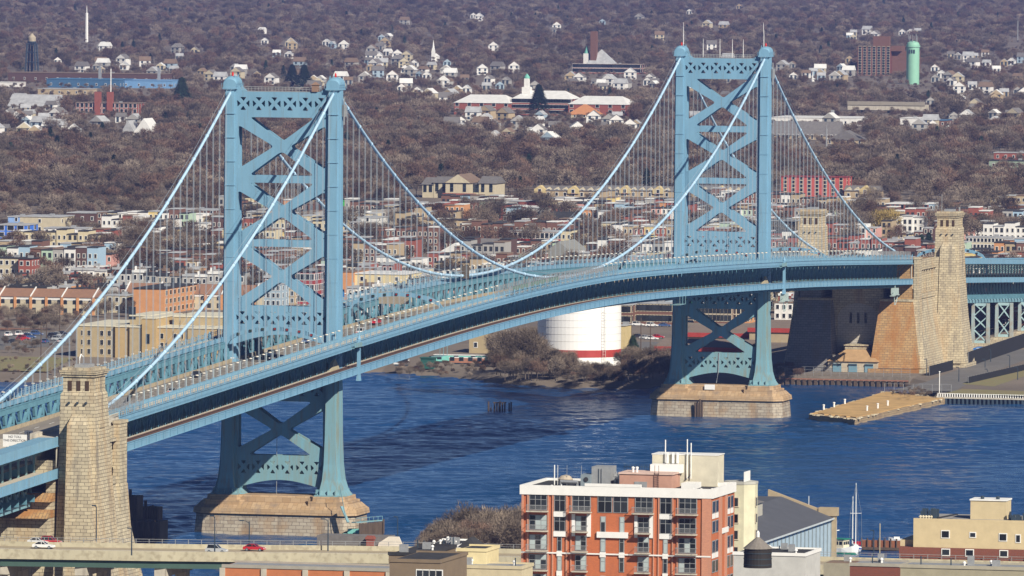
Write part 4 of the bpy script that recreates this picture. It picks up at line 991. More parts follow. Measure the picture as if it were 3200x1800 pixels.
def apartments(a0, a1, bt, be, bb, n, label, depth=14):
    P = at(a0, bb); q = on(0, P.x, a1, bb); w = abs(P.y-q.y); H = on(0, P.x, a0, be).z-gz(P.x); R = on(0, P.x+depth/2, a0, bt).z-gz(P.x)-H
    t = thing('apartment_row', label, 'apartments', (P.x, (P.y+q.y)/2, gz(P.x))); hw = w/2
    block(t, 'wall', W_['cream'], (0, -hw, -1), (depth, hw, H)); mb = MB(); gable(mb, 0, depth, -hw, hw, H, R, 'y', .5); r = mb.build('roof', TER, t)
    for i in range(n+1):
        y = -hw+w*i/n; block(t, 'brick_pier', W_['orange'], (-.5, y-.5, 0), (-.01, y+.5, H-.1))
        if i % 2 == 0:
            mb = MB(); mb.loft([[(-.6, yy, H), (depth/2, yy, H+R+.3), (depth/2, yy, H+R+.7), (-.6, yy, H+.4)] for yy in (y-.2, y+.2)]); mb.build('parapet', WHITE, r)
        if i < n:
            for f in range(2):
                for c in (.2, .8): window(t, -.02, y+w/n*c, .9+f*H*.5, 1.1, 1.4, tr='dark')
    block(t, 'band', W_['white'], (-.15, -hw, H*.82), (-.02, hw, H-.05))
    OCC.append((P.x-50, P.x+depth+3, q.y-3, P.y+3))
apartments(-40, 235, 723, 744, 788, 7, 'cream terrace with terracotta roof and brick piers at the left edge')
apartments(315, 640, 711, 736, 775, 8, 'cream terrace with terracotta roof behind the red brick block')
bldg('apartment_block', 'red brick block with blank front and cream balcony side', 'apartments', 335, 413, 727, 790, 46, 'orange', 'black', 3, 0, scols=8, ww=2.6, wh=1.6, tr='cream')
bldg('small_apartment', 'low cream apartments between the terraces and the brick block', 'apartments', 268, 320, 744, 786, 14, 'cream', 'silver', 2, 3)
def B(label, *a, name='house', cat='house', **k): return bldg(name, label, cat, *a, **k)[0]
B('bright blue building at the left edge with painted front', -10, 64, 567, 600, 20, bm('bright blue wall', (.05, .17, .62)), 'silver', 2, 3, name='shop_building', cat='shop', ww=3, wh=2)
B('small royal blue building in front of the bright blue one', 62, 78, 590, 609, 10, bm('bright blue wall', (.05, .17, .62)), 'black', 1, 1, name='shop_building', cat='shop')
B('tall cream building with blank wall behind the blue building', 50, 150, 546, 585, 24, 'cream', 'silver', 2, 1, name='commercial_building', cat='building')
B('cream building with pale blue left end behind the blue shop', 20, 62, 546, 560, 14, bm('sky blue wall', (.25, .40, .70)), 'silver', 1, 1, name='commercial_building', cat='building')
B('white two storey building with red ground floor', 110, 210, 575, 607, 14, 'white', 'silver', 2, 6, name='shop_building', cat='shop')
B('low bright red shop front beside the white building', 84, 172, 597, 609, 6, bm('bright red wall', (.55, .02, .02)), 'black', 1, 4, name='shop_building', cat='shop')
B('salmon pink building left of the left tower', 320, 398, 541, 568, 16, 'pink', 'black', 2, 3, name='commercial_building', cat='building')
B('long dark brick building crossing behind the cables left of the tower', 410, 540, 529, 555, 22, 'brown', 'silver', 2, 8, name='factory_building', cat='building')
B('long low brown building with pale roof at the wood edge', 170, 318, 537, 560, 20, 'dark', 'silver', 1, 6, name='factory_building', cat='building')
B('three storey yellow house with brick right side', -4, 54, 650, 716, 10, 'cream', 'black', 3, 4, scols=3)
B('tall red brick house right of the yellow one', 46, 78, 652, 718, 12, 'red', 'black', 3, 2, scols=3)
B('low maroon house with white roof', 196, 256, 672, 700, 12, bm('maroon wall', (.22, .03, .03)), 'white', 1, 2)
B('red brick workshop with silver roof left of the tower', 424, 500, 675, 704, 12, 'orange', 'silver', 1, 1, name='workshop_building', cat='building')
B('big pale yellow building behind the cables right of the left tower', 888, 1020, 690, 762, 26, bm('pale yellow wall', (.66, .56, .32)), 'white', 3, 3, name='commercial_building', cat='building', scols=3)
B('plain orange brick wall building beside the left tower', 862, 890, 684, 762, 30, 'orange', 'brown', 1, 0, name='commercial_building', cat='building')
B('dark red terrace with white framed windows seen through the left tower', 744, 790, 685, 765, 14, bm('crimson brick wall', (.30, .05, .05)), 'black', 3, 4, name='row_terrace', cat='terrace', scols=5, ww=1.6, wh=2.2)
B('pale blue and white houses seen through the lower left tower', 644, 706, 716, 772, 12, 'blue', 'silver', 3, 5, name='row_terrace', cat='terrace')
B('tan house seen through the left tower beside the crimson terrace', 706, 740, 712, 766, 12, 'tan', 'black', 3, 3)
B('tall pale grey block right of the left tower', 899, 950, 548, 598, 18, bm('pale grey wall', (.60, .60, .58)), 'silver', 4, 1, name='apartment_block', cat='building', scols=3)
B('white gabled corner block beside the pale grey one', 880, 899, 560, 600, 16, 'white', 'silver', 3, 2, name='apartment_block', cat='building')
B('long low warehouse with pale roof and brown brick front', 1001, 1087, 541, 570, 22, 'brown', bm('pale roofing', (.55, .53, .48)), 1, 5, name='warehouse', cat='warehouse')
B('cream three storey corner house with dark red ground floor', 1189, 1238, 538, 562, 14, 'cream', 'black', 2, 4, scols=2)
B('dark red shop floor under the cream corner house', 1189, 1236, 560, 571, 12, bm('maroon wall', (.22, .03, .03)), 'black', 1, 4, name='shop_building', cat='shop')
B('ochre corner house right of the cream corner house', 1291, 1316, 541, 572, 12, 'yellow', 'black', 2, 2)
B('dark brick house beside the ochre corner house', 1264, 1290, 543, 573, 12, 'dark', 'black', 2, 2)
B('black roofed chapel hall with ochre walls beside the ochre house', 1354, 1430, 545, 575, 18, 'orange', 'black', 1, 4, rt='y', rh=5.5, name='church_hall', cat='hall')
B('red brick terrace with slate roof and white windows at the cable crossing', 1187, 1250, 601, 640, 14, 'red', 'shingle', 2, 5, rt='y', rh=2.5, name='row_terrace', cat='terrace', ww=1.4, wh=2)
B('bright red victorian terrace with white gables behind the cable crossing', 1280, 1415, 583, 628, 14, bm('bright brick wall', (.42, .06, .04)), 'silver', 2, 12, name='row_terrace', cat='terrace', ww=1.6, wh=2.4)
B('grey roofed sheds with white skylight strips behind midspan', 1355, 1455, 626, 662, 30, 'brown', bm('slate grey roofing', (.24, .24, .22)), 1, 5, rt='x', rh=7, name='market_shed', cat='shed')
B('white roofed houses in a row right of the far cable', 1107, 1180, 622, 648, 20, 'cream', 'white', 1, 5, rt='x', rh=4, name='row_terrace', cat='terrace')
B('red brick building with green tarpaulin beside it under the cable', 1109, 1160, 654, 690, 16, 'red', 'shingle', 1, 2, rt='y', rh=3, name='workshop_building', cat='building')
B('bright green painted hoarding at the wood edge behind the left tower', 861, 939, 508, 518, 3, bm('vivid green paint', (.05, .42, .06)), bm('vivid green paint', (.05, .42, .06)), 1, 0, name='hoarding', cat='hoarding', scols=0, top=0)
B('orange painted shed at the wood edge below the cream gabled block', 1110, 1152, 502, 512, 8, bm('amber paint', (.70, .33, .03)), 'cream' if 0 else 'brown', 1, 0, name='shed', cat='shed', scols=0, top=0)
def gabled_block():
    P = at(1068, 497); z0 = gz(P.x); sc = abs(on(0, P.x, 1168, 497).y-P.y)/100; Y = lambda a: -(a-1156)*sc; C = on(0, P.x, 1156, 497)
    t = thing('gabled_apartments', 'cream apartment block with grey gabled roofs and red base at the wood edge', 'apartments', (P.x, C.y, z0)); K = sc*1.15
    for a, b, h, gh, g in ((1062, 1090, 28, 14, 0), (1090, 1126, 32, 12, 0), (1126, 1190, 33, 18, 1), (1190, 1204, 30, 3, 0), (1204, 1245, 32, 14, 0)):
        x0 = 0 if not g else -5
        block(t, 'wall', W_['cream'], (x0, Y(a)-.1, 0), (22, Y(b)+.1, h*K)); mb = MB(); gable(mb, x0, 22, Y(b), Y(a), h*K, gh*K, 'x' if g else 'y', .6); mb.build('roof', R_M['shingle'] if not g else R_M['brown'], t)
        if g: mb = MB(); mb.loft([[(x, Y(a), h*K), (x, Y(b), h*K), (x, (Y(a)+Y(b))/2, (h+gh)*K)] for x in (x0-.75, x0-.62)]); mb.build('gable_wall', W_['cream'], t)
        for c in (.25, .75):
            for f in (.45, .72): window(t, x0-.02, Y(a+(b-a)*c), h*K*f, 1.4, 1.8, tr='dark')
    block(t, 'base', W_['red'], (-6, Y(1120), 0), (-5.05, Y(1204), 11*K)); OCC.append((P.x-60, P.x+24, P.y-45, P.y+4)); clearview(P.x, P.y-40, P.y+1, 340)
gabled_block()
def dormer_terrace(a0, a1, bt, bb, label, step=21, off=0):
    P = at(a0, bb); q = on(0, P.x, a1, bb); z0 = gz(P.x); w = abs(P.y-q.y); H = (on(0, P.x, a0, bt).z-z0)
    t = thing('dormer_terrace', label, 'terrace', (P.x, (P.y+q.y)/2, z0)); hw = w/2; sc = w/(a1-a0)
    block(t, 'wall', W_['tan'], (0, -hw, 0), (11, hw, H*.55)); mb = MB(); gable(mb, 0, 11, -hw, hw, H*.55, H*.42, 'y', .4); r = mb.build('roof', R_M['shingle'], t)
    n = int((a1-a0)/step)
    for i in range(n):
        y = hw-(i+.5)*step*sc; big = (i+off) % 4 == 0; k = 3.0 if big else 1.7
        mb = MB(); x0 = -.8 if big else .6
        mb.box(x0, 5, y-k, y+k, H*.3, H*.66); mb.loft([[(x0, y-k, H*.66), (x0, y+k, H*.66), (x0, y, H*(1.0 if big else .86))], [(5.2, y-k, H*.66), (5.2, y+k, H*.66), (5.2, y, H*(1.0 if big else .86))]])
        d = mb.build('dormer', W_['cream'] if not big else W_['yellow'], t)
        window(t, x0-.02, y, H*.36, 1.5, 1.8, tr='white')
        if big: block(t, 'brick_panel', W_['red'], (x0-.4, y-1.3, H*.3), (x0-.15, y+1.3, H*.33))
        window(t, -.02, y, H*.08, 1.3, 1.8, tr='white')
    OCC.append((P.x-60, P.x+14, q.y-3, P.y+3)); clearview(P.x, q.y, P.y, 320)
dormer_terrace(1348, 1520, 466, 494, 'grey roofed terrace with cream gables at the wood edge left of the right tower')
dormer_terrace(1520, 1700, 466, 494, 'grey roofed terrace with cream gables against the left side of right tower', off=2)
dormer_terrace(1740, 1900, 466, 496, 'grey roofed terrace with cream gables seen through the right tower', off=1)
dormer_terrace(2124, 2212, 466, 497, 'short grey roofed terrace with cream gables right of the red block', off=2)
B('five storey red apartment block with maroon top storey right of the right tower', 1965, 2126, 446, 493, 18, bm('salmon red wall', (.48, .10, .08)), bm('maroon wall', (.22, .03, .03)), 5, 8, name='apartment_block', cat='apartments', tr='cream', ww=1.6, wh=1.6)
B('long white roofed maroon brick factory right of the far anchorage towers', 2228, 2335, 514, 542, 26, 'red', 'white', 2, 9, name='factory_building', cat='factory', scols=3, tr='dark')
B('small mint green house in front of the maroon factory', 2320, 2338, 530, 548, 8, bm('mint wall', (.45, .70, .52)), 'white', 2, 1)
B('orange two storey house beside the yellow willow', 2260, 2290, 590, 611, 9, 'yellow', 'black', 2, 2, scols=2)
B('orange brick house right of the orange house', 2290, 2312, 588, 609, 9, 'orange', 'black', 2, 2)
B('long cream terrace behind the right anchorage tower', 2429, 2540, 598, 628, 12, 'cream', 'silver', 2, 12, name='row_terrace', cat='terrace')
B('tan building with flat roof below the cream terrace at the right edge', 2440, 2520, 628, 655, 14, 'tan', 'black', 2, 4, name='commercial_building', cat='building')
B('grey rowhouses at the right edge behind the far arch', 2500, 2600, 618, 648, 12, 'grey', 'silver', 2, 10, name='row_terrace', cat='terrace')
B('tall grey brick mill behind the far north anchorage tower', 1932, 2000, 556, 600, 16, 'tan', 'silver', 4, 5, name='factory_building', cat='factory', ww=2.4, wh=2.0, tr='dark')
B('cream house with two white framed windows left of the anchorage pillar', 2218, 2260, 604, 632, 9, 'dark', 'silver', 1, 2, ww=2)
B('low grey commercial building at the right wood edge', 2488, 2600, 405, 424, 16, bm('grey green wall', (.28, .36, .28)), 'black', 1, 5, name='commercial_building', cat='building')
B('brick building with white trim near the right edge wood', 2500, 2600, 385, 402, 14, 'red', 'silver', 1, 5, name='commercial_building', cat='building')
# industrial strip and schools beyond the wood
def long_school():
    t, H, hw = bldg('school_building', 'long brick school with white hipped roofs and a cupola beyond the wood', 'school', 1288, 1435, 229, 289, 30, 'red', 'white', 3, 22, rt='hip', rh=5.5, ww=2.6, wh=2.4, scols=3)
    for s, nm in ((1, 'wing'), (-1, 'wing')):
        y0, y1 = (hw+.3, hw+40) if s > 0 else (-hw-42, -hw-.3)
        clearview(t.location.x-8, t.location.y+y0, t.location.y+y1, 480); wg = MB().box(-8, 30, y0, y1, 0, H*.72).build('wing', W_['red'], t); mb = MB(); hip(mb, -8, 30, y0, y1, H*.72, 5.5); mb.build('roof', R_M['white'], wg)
        for c in range(9):
            for f in range(2): window(t, -8.02, y0+(y1-y0)*(c+.5)/9, 2+f*H*.35, 2.4, 2.4) if c % 2 == 0 else None
    cp = MB(); cp.box(8, 14, hw*.62-3, hw*.62+3, H+2, H+8); cp.box(9, 13, hw*.62-1.6, hw*.62+1.6, H+8, H+14); c = cp.build('cupola', W_['white'], t)
    MB().lathe([(2.1, 0), (1.9, 1.2), (1.1, 2.3), (.2, 3.4)], 12, (11, hw*.62, H+14)).build('dome', mat('copper green', (.16, .45, .36), .6), c)
long_school()
B('yellow brick hall with orange roof in front of the long school', 1428, 1500, 270, 297, 20, 'cream', bm('orange tile', (.50, .22, .09)), 1, 6, rt='hip', rh=7, name='church_hall', cat='hall')
t, H, hw = bldg('school_building', 'far flat roofed brick school with tall chimney', 'school', 1440, 1611, 162, 184, 30, 'red', 'brown', 2, 12, ww=5, wh=3)
MB().box(4, 10, hw*.42-2.6, hw*.42+2.6, H, H+28).build('chimney', W_['brown'], t); MB().box(6, 11, hw*.56, hw*.56+5, H, H+9).build('cupola', W_['white'], t); MB().lathe([(2.4, 0), (1.4, 3), (.2, 7)], 8, (8.5, hw*.56+2.5, H+9)).build('spire', mat('copper green', (.16, .45, .36), .6), t)
mb = MB(); hip(mb, 2, 26, -hw*.1, hw*.6, H+.4, 12); mb.build('hall_roof', R_M['silver'], t)
t, H, hw = bldg('tower_block', 'dark red brick tower block beside the green water tank', 'apartments', 2157, 2240, 118, 190, 18, bm('dark red wall', (.17, .06, .05)), 'brown', 11, 7, ww=2.4, wh=2.0, tr='cream', scols=0)
MB().box(5, 20, -hw-22, -hw-.2, 0, H*.86).build('wing', W_['brown'], t); MB().box(3, 10, -hw+2, -hw+16, H+.4, H+9).build('lift_house', W_['brown'], t); MB().box(1, 18, -hw-9, -hw-.1, H*.86, H+1).build('wing', W_['brown'], t)
def water_tank():
    P = at(2296, 212); z0 = gz(P.x); r = abs(on(0, P.x, 2312, 212).y-P.y); h = on(0, P.x, 2296, 103).z-z0
    t = thing('water_tank', 'tall pale green cylindrical water tank', 'water tank', (P.x, P.y, z0)); g = mat('mint tank paint', (.26, .52, .38), .6, .1, .2)
    MB().lathe([(r, 0), (r, h-3), (r*.9, h-1.5), (r*.4, h), (.1, h+.2)], 32).build('tank', g, t, smooth=False)
    MB().lathe([(r+.6, h-5), (r+.6, h-3.8), (r, h-3.8)], 32).build('rim', g, t)
    mb = MB()
    for i in range(8): a = i*.8; mb.tube([(r*.7*math.cos(a), r*.7*math.sin(a), h-1), (r*.7*math.cos(a), r*.7*math.sin(a), h+4+i % 3)], .25, 4)
    mb.build('aerial_ring', GREY, t)
    for k in (-.35, 0, .35): MB().box(-r-.2, -r*.9, -r*k-.6, -r*k+.6, h-10, h-7).build('vent', DARKST, t)
    OCC.append((P.x-5, P.x+20, P.y-14, P.y+14)); clearview(P.x, P.y-14, P.y+14, (P.x-1500)*.13+100)
water_tank()
def legged_tower():
    P = at(80, 186); z0 = gz(P.x); s = abs(on(0, P.x, 90, 186).y-P.y)/10; h = 95*s
    t = thing('water_tower', 'dark steel water tower on four legs at the upper left', 'water tower', (P.x, P.y, z0))
    for a, b in ((-1, -1), (1, -1), (1, 1), (-1, 1)): MB().tube([(a*12*s, b*13*s, 0), (a*9*s, b*9*s, h*.78)], .8, 6).build('leg', DARKST, t)
    mb = MB()
    for z in (.3, .55, .76):
        q = (13-4*z)*s
        for a, b in (((-q, -q), (q, -q)), ((q, -q), (q, q)), ((q, q), (-q, q)), ((-q, q), (-q, -q))): mb.tube([(a[0], a[1], h*z), (b[0], b[1], h*z)], .45, 4)
    mb.tube([(0, 0, 0), (0, 0, h*.8)], 1.1, 8); mb.build('bracing', DARKST, t)
    MB().lathe([(2*s, h*.74), (10*s, h*.79), (11*s, h*.8), (11*s, h*.83), (10*s, h*.83)], 20).build('bowl', DARKST, t); MB().lathe([(9.6*s, h*.83), (9.6*s, h*.93), (4*s, h*1.0), (.5, h*1.03)], 20).build('tank', mat('pale rusty tank', (.42, .36, .26), .8, .3, .3), t)
    OCC.append((P.x-5, P.x+20, P.y-16, P.y+16)); clearview(P.x, P.y-16, P.y+16, (P.x-1500)*.13+100)
legged_tower()
def mast(a, b0, b1, label, r=.8, m_=WHITE):
    P = at(a, b1); h = on(0, P.x, a, b0).z-gz(P.x); t = thing('radio_mast', label, 'mast', (P.x, P.y, gz(P.x))); MB().tube([(0, 0, 0), (0, 0, h*.8)], [r*1.2, r], 6).build('mast', m_, t)
    MB().tube([(0, 0, h*.8), (0, 0, h)], [r*.4, r*.15], 5).build('aerial', m_, t); OCC.append((P.x-5, P.x+5, P.y-7, P.y+7)); clearview(P.x, P.y-7, P.y+7, (P.x-1500)*.13+100)
mast(218, 14, 106, 'tall white radio mast at the upper left', 1.3); mast(2079, 312, 372, 'thin grey pole right of the right tower cables', .5, GREY); mast(2560, 40, 105, 'lattice mast near the upper right corner', .5, GREY)
def steeple(a, bt, bb, label, k=1.0, wm=WHITE, body=True):
    P = at(a, bb); h = on(0, P.x, a, bt).z-gz(P.x); t = thing('church', label, 'church', (P.x, P.y, gz(P.x)))
    b = h*.075*k
    MB().box(-b, b, -b, b, 0, h*.5).build('tower', wm, t); MB().frus(-b*.8, b*.8, -b*.8, b*.8, h*.5, -b*.7, b*.7, -b*.7, b*.7, h*.62).build('belfry', wm, t)
    MB().lathe([(b*.75, h*.62), (.05, h)], 8).build('spire', wm, t)
    if body: n = MB().box(b, b+h*.5, -h*.16, h*.16, 0, h*.22).build('nave', wm, t); mb = MB(); gable(mb, b, b+h*.5, -h*.16, h*.16, h*.22, h*.14, 'x'); mb.build('roof', R_M['white'] if wm is WHITE else R_M['shingle'], n)
    OCC.append((P.x-5, P.x+h*.5, P.y-h*.2, P.y+h*.2)); clearview(P.x, P.y-h*.2, P.y+h*.2, (P.x-1500)*.13+100)
steeple(1090, 100, 154, 'white church with slender steeple in the upper middle'); steeple(1601, 580, 628, 'small white steepled church behind the near right cable', .9)
steeple(1587, 527, 592, 'brown church with dark pointed spire between the right hand cables', 1.3, W_['brown']); steeple(2044, 180, 205, 'tiny white steeple right of the right tower top', .8)
bf = mat('bluish factory roof', (.07, .19, .34), .6, .2, .2)
B('long blue roofed factory at the upper left', 117, 300, 200, 220, 40, bm('dull blue wall', (.05, .13, .24)), bf, 1, 8, name='factory_building', cat='factory', top=6)
B('pale blue factory continuing the blue roofed one', 301, 430, 203, 221, 40, bm('light blue wall', (.16, .32, .55)), bm('light blue wall', (.16, .32, .55)), 1, 4, name='factory_building', cat='factory', top=6)
B('long dark brick mill behind the blue factory', 20, 410, 185, 206, 30, 'dark', 'brown', 1, 14, name='factory_building', cat='factory')
B('grey roofed shed left of the brick school', 20, 140, 250, 275, 30, 'grey', 'silver', 1, 5, rt='y', rh=8, name='shed', cat='shed')
t, H, hw = bldg('school_building', 'red brick school with two chimneys and flagpole at the left', 'school', 190, 345, 260, 288, 30, 'red', 'brown', 2, 14, ww=2, wh=3)
for y in (-.28, .12): MB().box(-1.5, 2.5, -y*hw-2, -y*hw+2, 0, H+8).build('chimney', W_['red'], t)
MB().tube([(4, -2, H), (4, -2, H+24)], .4, 5).build('flagpole', WHITE, t)
B('low white and tan depot behind the shed at left', 95, 225, 224, 238, 20, 'tan', 'silver', 1, 6, name='depot', cat='building'); B('white trailers parked in a line at the left edge', -5, 57, 207, 218, 8, 'white', 'white', 1, 0, name='trailer_row', cat='trailers', scols=0, top=0)
B('row of white gabled houses below the brick school', 338, 384, 322, 343, 20, 'white', 'white', 1, 3, rt='x', rh=9)
B('white gabled house beside the taller white gabled row', 308, 336, 322, 340, 16, 'white', 'silver', 1, 2, rt='x', rh=7)
B('long white roofed works right of the right tower', 1940, 2154, 297, 314, 50, 'white', 'white', 1, 12, name='factory_building', cat='factory', top=3)
B('white box building right of the white roofed works', 2264, 2308, 298, 315, 30, 'white', 'white', 1, 0, name='warehouse', cat='warehouse', scols=0)
B('dark blue roofed store right of the white box building', 2310, 2380, 303, 318, 20, 'brown', bf, 1, 4, name='warehouse', cat='warehouse')
B('row of brown roofed townhouses below the white works', 1940, 2110, 322, 350, 20, 'tan', 'shingle', 2, 14, rt='y', rh=9, name='row_terrace', cat='terrace')
B('cream gabled townhouses near the thin grey pole', 2080, 2170, 335, 362, 16, 'tan', 'shingle', 2, 6, rt='x', rh=6, name='row_terrace', cat='terrace')
def overpass():
    P = at(2132, 284); q = on(0, P.x, 2327, 284); w = abs(P.y-q.y); h = on(0, P.x, 2132, 262).z-gz(P.x); t = thing('road_overpass', 'concrete road overpass below the water tank', 'overpass', (P.x, (P.y+q.y)/2, gz(P.x)))
    MB().box(0, 14, -w/2, w/2, h-4, h).build('deck', CONC, t); MB().box(-.5, 0, -w/2, w/2, h-.5, h+2.2).build('parapet', bm('dun parapet', (.30, .27, .22)), t)
    for k in (-.35, 0, .35): MB().box(2, 12, w*k-2, w*k+2, 0, h-4).build('pier', DARKST, t)
    OCC.append((P.x-5, P.x+16, q.y-3, P.y+3)); clearview(P.x, q.y-3, P.y+3, (P.x-1500)*.13+100)
overpass()
# storage tank with red stripe
def storage_tank():
    P = at(1455, 922); r = abs(on(0, P.x, 1554, 922).y-P.y); r *= 1.04; t = thing('storage_tank', 'huge white cylindrical tank with red stripe on the shore behind the bridge', 'tank', (P.x+r, P.y+r*.215, 3))
    MB().lathe([(r, -1), (r, 22), (r*.6, 23), (.1, 23.5)], 64).build('shell', mat('tank white', (.84, .84, .83), .55, .03, .2), t)
    mb = MB()
    for z in (0.6, 3.0, 8.4, 10.8, 13.2, 15.6, 18, 20.4): mb.lathe([(r+.02, z), (r+.05, z), (r+.05, z+.1), (r+.02, z+.1)], 64)
    for k in range(20): mb.beam((-r*.72-.35, -r*.72-.5, k), (-r*.72+.5, -r*.72-1.2, k), .08, .08)
    mb.beam((-r*.72-.35, -r*.72-.5, 0), (-r*.72-.35, -r*.72-.5, 22), .12, .12); mb.beam((-r*.72+.5, -r*.72-1.2, 0), (-r*.72+.5, -r*.72-1.2, 22), .12, .12)
    mb.build('seams_and_ladder', mat('tank seam', (.55, .53, .50), .7), t)
    MB().lathe([(r+.04, 3.0), (r+.08, 3.0), (r+.08, 5.5), (r+.04, 5.5)], 64).build('stripe', mat('tank red', (.40, .05, .04), .6), t)
    OCC.append((P.x-70, P.x+2*r, P.y-r, P.y+r))
storage_tank()
B('yellow sided store right of the white tank', 1556, 1572, 820, 878, 10, 'yellow', 'silver', 1, 0, name='storehouse', cat='building', scols=0)
B('ochre warehouse left of the white tank under the bridge', 1180, 1246, 838, 888, 20, BUFF, 'silver', 1, 2, name='warehouse', cat='warehouse')
def brick_row(a0, a1, bt, bb, n, label, wallm, name='row_terrace'):
    return bldg(name, label, 'terrace', a0, a1, bt, bb, 11, wallm, 'silver', 2, n, ww=1.35, wh=2.3, tr='cream', scols=2)
brick_row(1561, 1586, 768, 818, 3, 'brown brick houses beside the tank with white doors', W_['brown']); brick_row(1592, 1690, 764, 815, 12, 'long brown brick terrace with cream lintels left of the right tower', W_['brown'])
brick_row(1745, 1840, 775, 812, 10, 'brown brick terrace seen through the lower right tower', W_['brown']); brick_row(1841, 1886, 777, 812, 4, 'peach painted houses seen through the lower right tower', W_['orange'])
B('white house with blue tarpaulin right of the lower right tower', 1948, 1996, 762, 806, 10, 'white', 'brown', 2, 3)
def shed2(a0, a1, bt, be, bb, depth, label, rm):
    P = at(a0, bb); q = on(0, P.x, a1, bb); w = abs(P.y-q.y); z0 = gz(P.x); H = on(0, P.x, a0, be).z-z0; t = thing('waterfront_shed', label, 'shed', (P.x, (P.y+q.y)/2, z0))
    block(t, 'wall', bm('dun block wall', (.38, .31, .2)), (0, -w/2, -1), (depth, w/2, H)); block(t, 'fascia', bm('shed red', (.36, .045, .035)), (-.6, -w/2-.6, H-1.3), (-.02, w/2+.6, H+.3))
    R = on(0, P.x+depth*.5, a0, bt).z-z0-H; mb = MB(); gable(mb, 0, depth, -w/2, w/2, H+.35, max(R, 2), 'y', .6); mb.build('roof', rm, t); OCC.append((P.x-20, P.x+depth, q.y-3, P.y+3))
BR = mat('dun shed roof', (.20, .155, .125), .9, .15, .2)
shed2(1650, 1880, 856, 873, 892, 34, 'low brown roofed shed with red fascia behind the right tower legs', BR); shed2(1725, 1990, 822, 838, 853, 30, 'wide brown roofed shed with red band seen through the right tower legs', BR)
shed2(1885, 2005, 806, 826, 860, 40, 'grey brown shed beside the dark anchorage wall', BR)
P = at(1092, 912)
def trailer(a0, a1, bt, bb, m_, label, dz=0):
    P = at(a0, bb); q = on(0, P.x, a1, bb); w = abs(P.y-q.y); h = on(0, P.x, a0, bt).z-3; t = thing('site_trailer', label, 'trailer', (P.x, (P.y+q.y)/2, 3))
    block(t, 'body', m_, (0, -w/2, .5), (3, w/2, h)); block(t, 'roof', WHITE, (-.1, -w/2-.1, h+.002), (3.1, w/2+.1, h+.2)); block(t, 'skirt', DARKST, (.2, -w/2+.3, 0), (2.8, w/2-.3, .5))
    for k in range(4): window(t, -.02, -w*.4+w*.27*k, 1.4, 1.2, .9, tr='dark')
    OCC.append((P.x-60, P.x+6, q.y-2, P.y+2))
trailer(1091, 1249, 893, 912, bm('turquoise cladding', (.22, .62, .55)), 'long turquoise trailer on the shore under the bridge'); trailer(1130, 1215, 900, 916, bm('rusty cladding', (.38, .18, .12)), 'low rusty white trailer in front of the turquoise one'); trailer(990, 1024, 907, 920, W_['white'], 'small white container on the shore')
B('dark green screened compound left of the turquoise trailer', 1058, 1090, 902, 920, 4, bm('dark green screen', (.02, .10, .08)), bm('dark green screen', (.02, .10, .08)), 1, 0, name='fence_screen', cat='fence', scols=0, top=0)
# ------------------------------------------------------------------ rowhouses of the town
rg = random.Random(11)
FREE = lambda x, y, m=0: not any(a-m < x < b+m and c-m < y < d+m for a, b, c, d in OCC)
_hm = {}
def house_meshes(wc, rc, tr, fl, wdt, dc):
    k = (wc, rc, tr, fl, wdt, dc)
    if k not in _hm:
        H = 3.1*fl+.7; d = 11; hw = wdt/2
        wl = MB().box(0, d, -hw, hw, -1, H).box(d, d+4, -hw*.6, hw*.6, -1, H*.6).mesh('wall', W_[wc])
        rf = MB().box(-.15, d+.15, -hw, hw, H, H+.22).box(-.4, -.16, -hw, hw, H-.5, H+.35).box(d*.5, d*.5+.8, hw-.8, hw-.1, H+.2, H+1.5).mesh('roof', R_M[rc])
        dm = {'red': REDP, 'white': WHITE, 'dark': DARKST, 'green': SIGG}[dc]
        dr = MB().box(-.12, 0, -hw+.35, -hw+1.3, 0, 2.3).box(-1.0, 0, -hw+.2, -hw+1.5, 0, .4).mesh('door', dm)
        _hm[k] = (wl, rf, dr, H)
    return _hm[k]
rows = []
x = 905.0
def clearrow(y0, y1, x): return True
while x < 2175:
    n = 0; d = x+2126; half = d*.0625; yc = -571+d*math.tan(YAW); y = yc-half-10
    x_ = x+rg.uniform(-6, 6); rz = rg.choice([0, 0, .05, -.06, .1])
    while y < yc+half+10:
        ln = rg.randint(4, 11); wc = rg.choice(['red', 'brown', 'white', 'grey', 'tan', 'brown', 'cream', 'dark']); fl = rg.choice([2, 2, 2, 3])
        mixed = rg.random() < .6
        for i in range(ln):
            wdt = 5.0; yy = y+i*wdt
            if FREE(x_, yy, 3) and FREE(x_+12, yy, 3) and (d > 3350 or yy > 260 and 0 or d > 3180):
                c = rg.choice(list(W_)+['brown', 'grey', 'tan', 'dark', 'brown', 'white']) if mixed and rg.random() < .55 else wc
                rows.append((x_+(yy-yc)*math.tan(rz)*-1+rg.uniform(-.3, .3), yy, rz, c, rg.choice(['black', 'black', 'silver', 'white', 'brown', 'black', 'silver']), rg.choice(['white', 'white', 'cream', 'dark']), fl, rg.choice(['red', 'white', 'dark', 'green'])))
        y += ln*wdt+rg.uniform(5, 22)
    x += rg.choice([28, 34, 42])
rows.sort(key=lambda r: r[0])
def edgeb(a): return 640 if a < 245 else 566 if a < 560 else (536 if a < 1060 else (529 if a < 2135 else 536))
def vis(r):
    a, b = px((r[0], r[1], gz(r[0]))); return -10 < a < 2590 and b > edgeb(a)
rows = [r for r in rows if vis(r)]
print('rowhouses', len(rows))
CW = dict(red='red brick', brown='brown brick', cream='cream', white='white', grey='grey', tan='tan', blue='pale blue', green='pale green', yellow='yellow', dark='dark brick', orange='orange', pink='pink')
DW = dict(red='red', white='white', dark='dark', green='green')
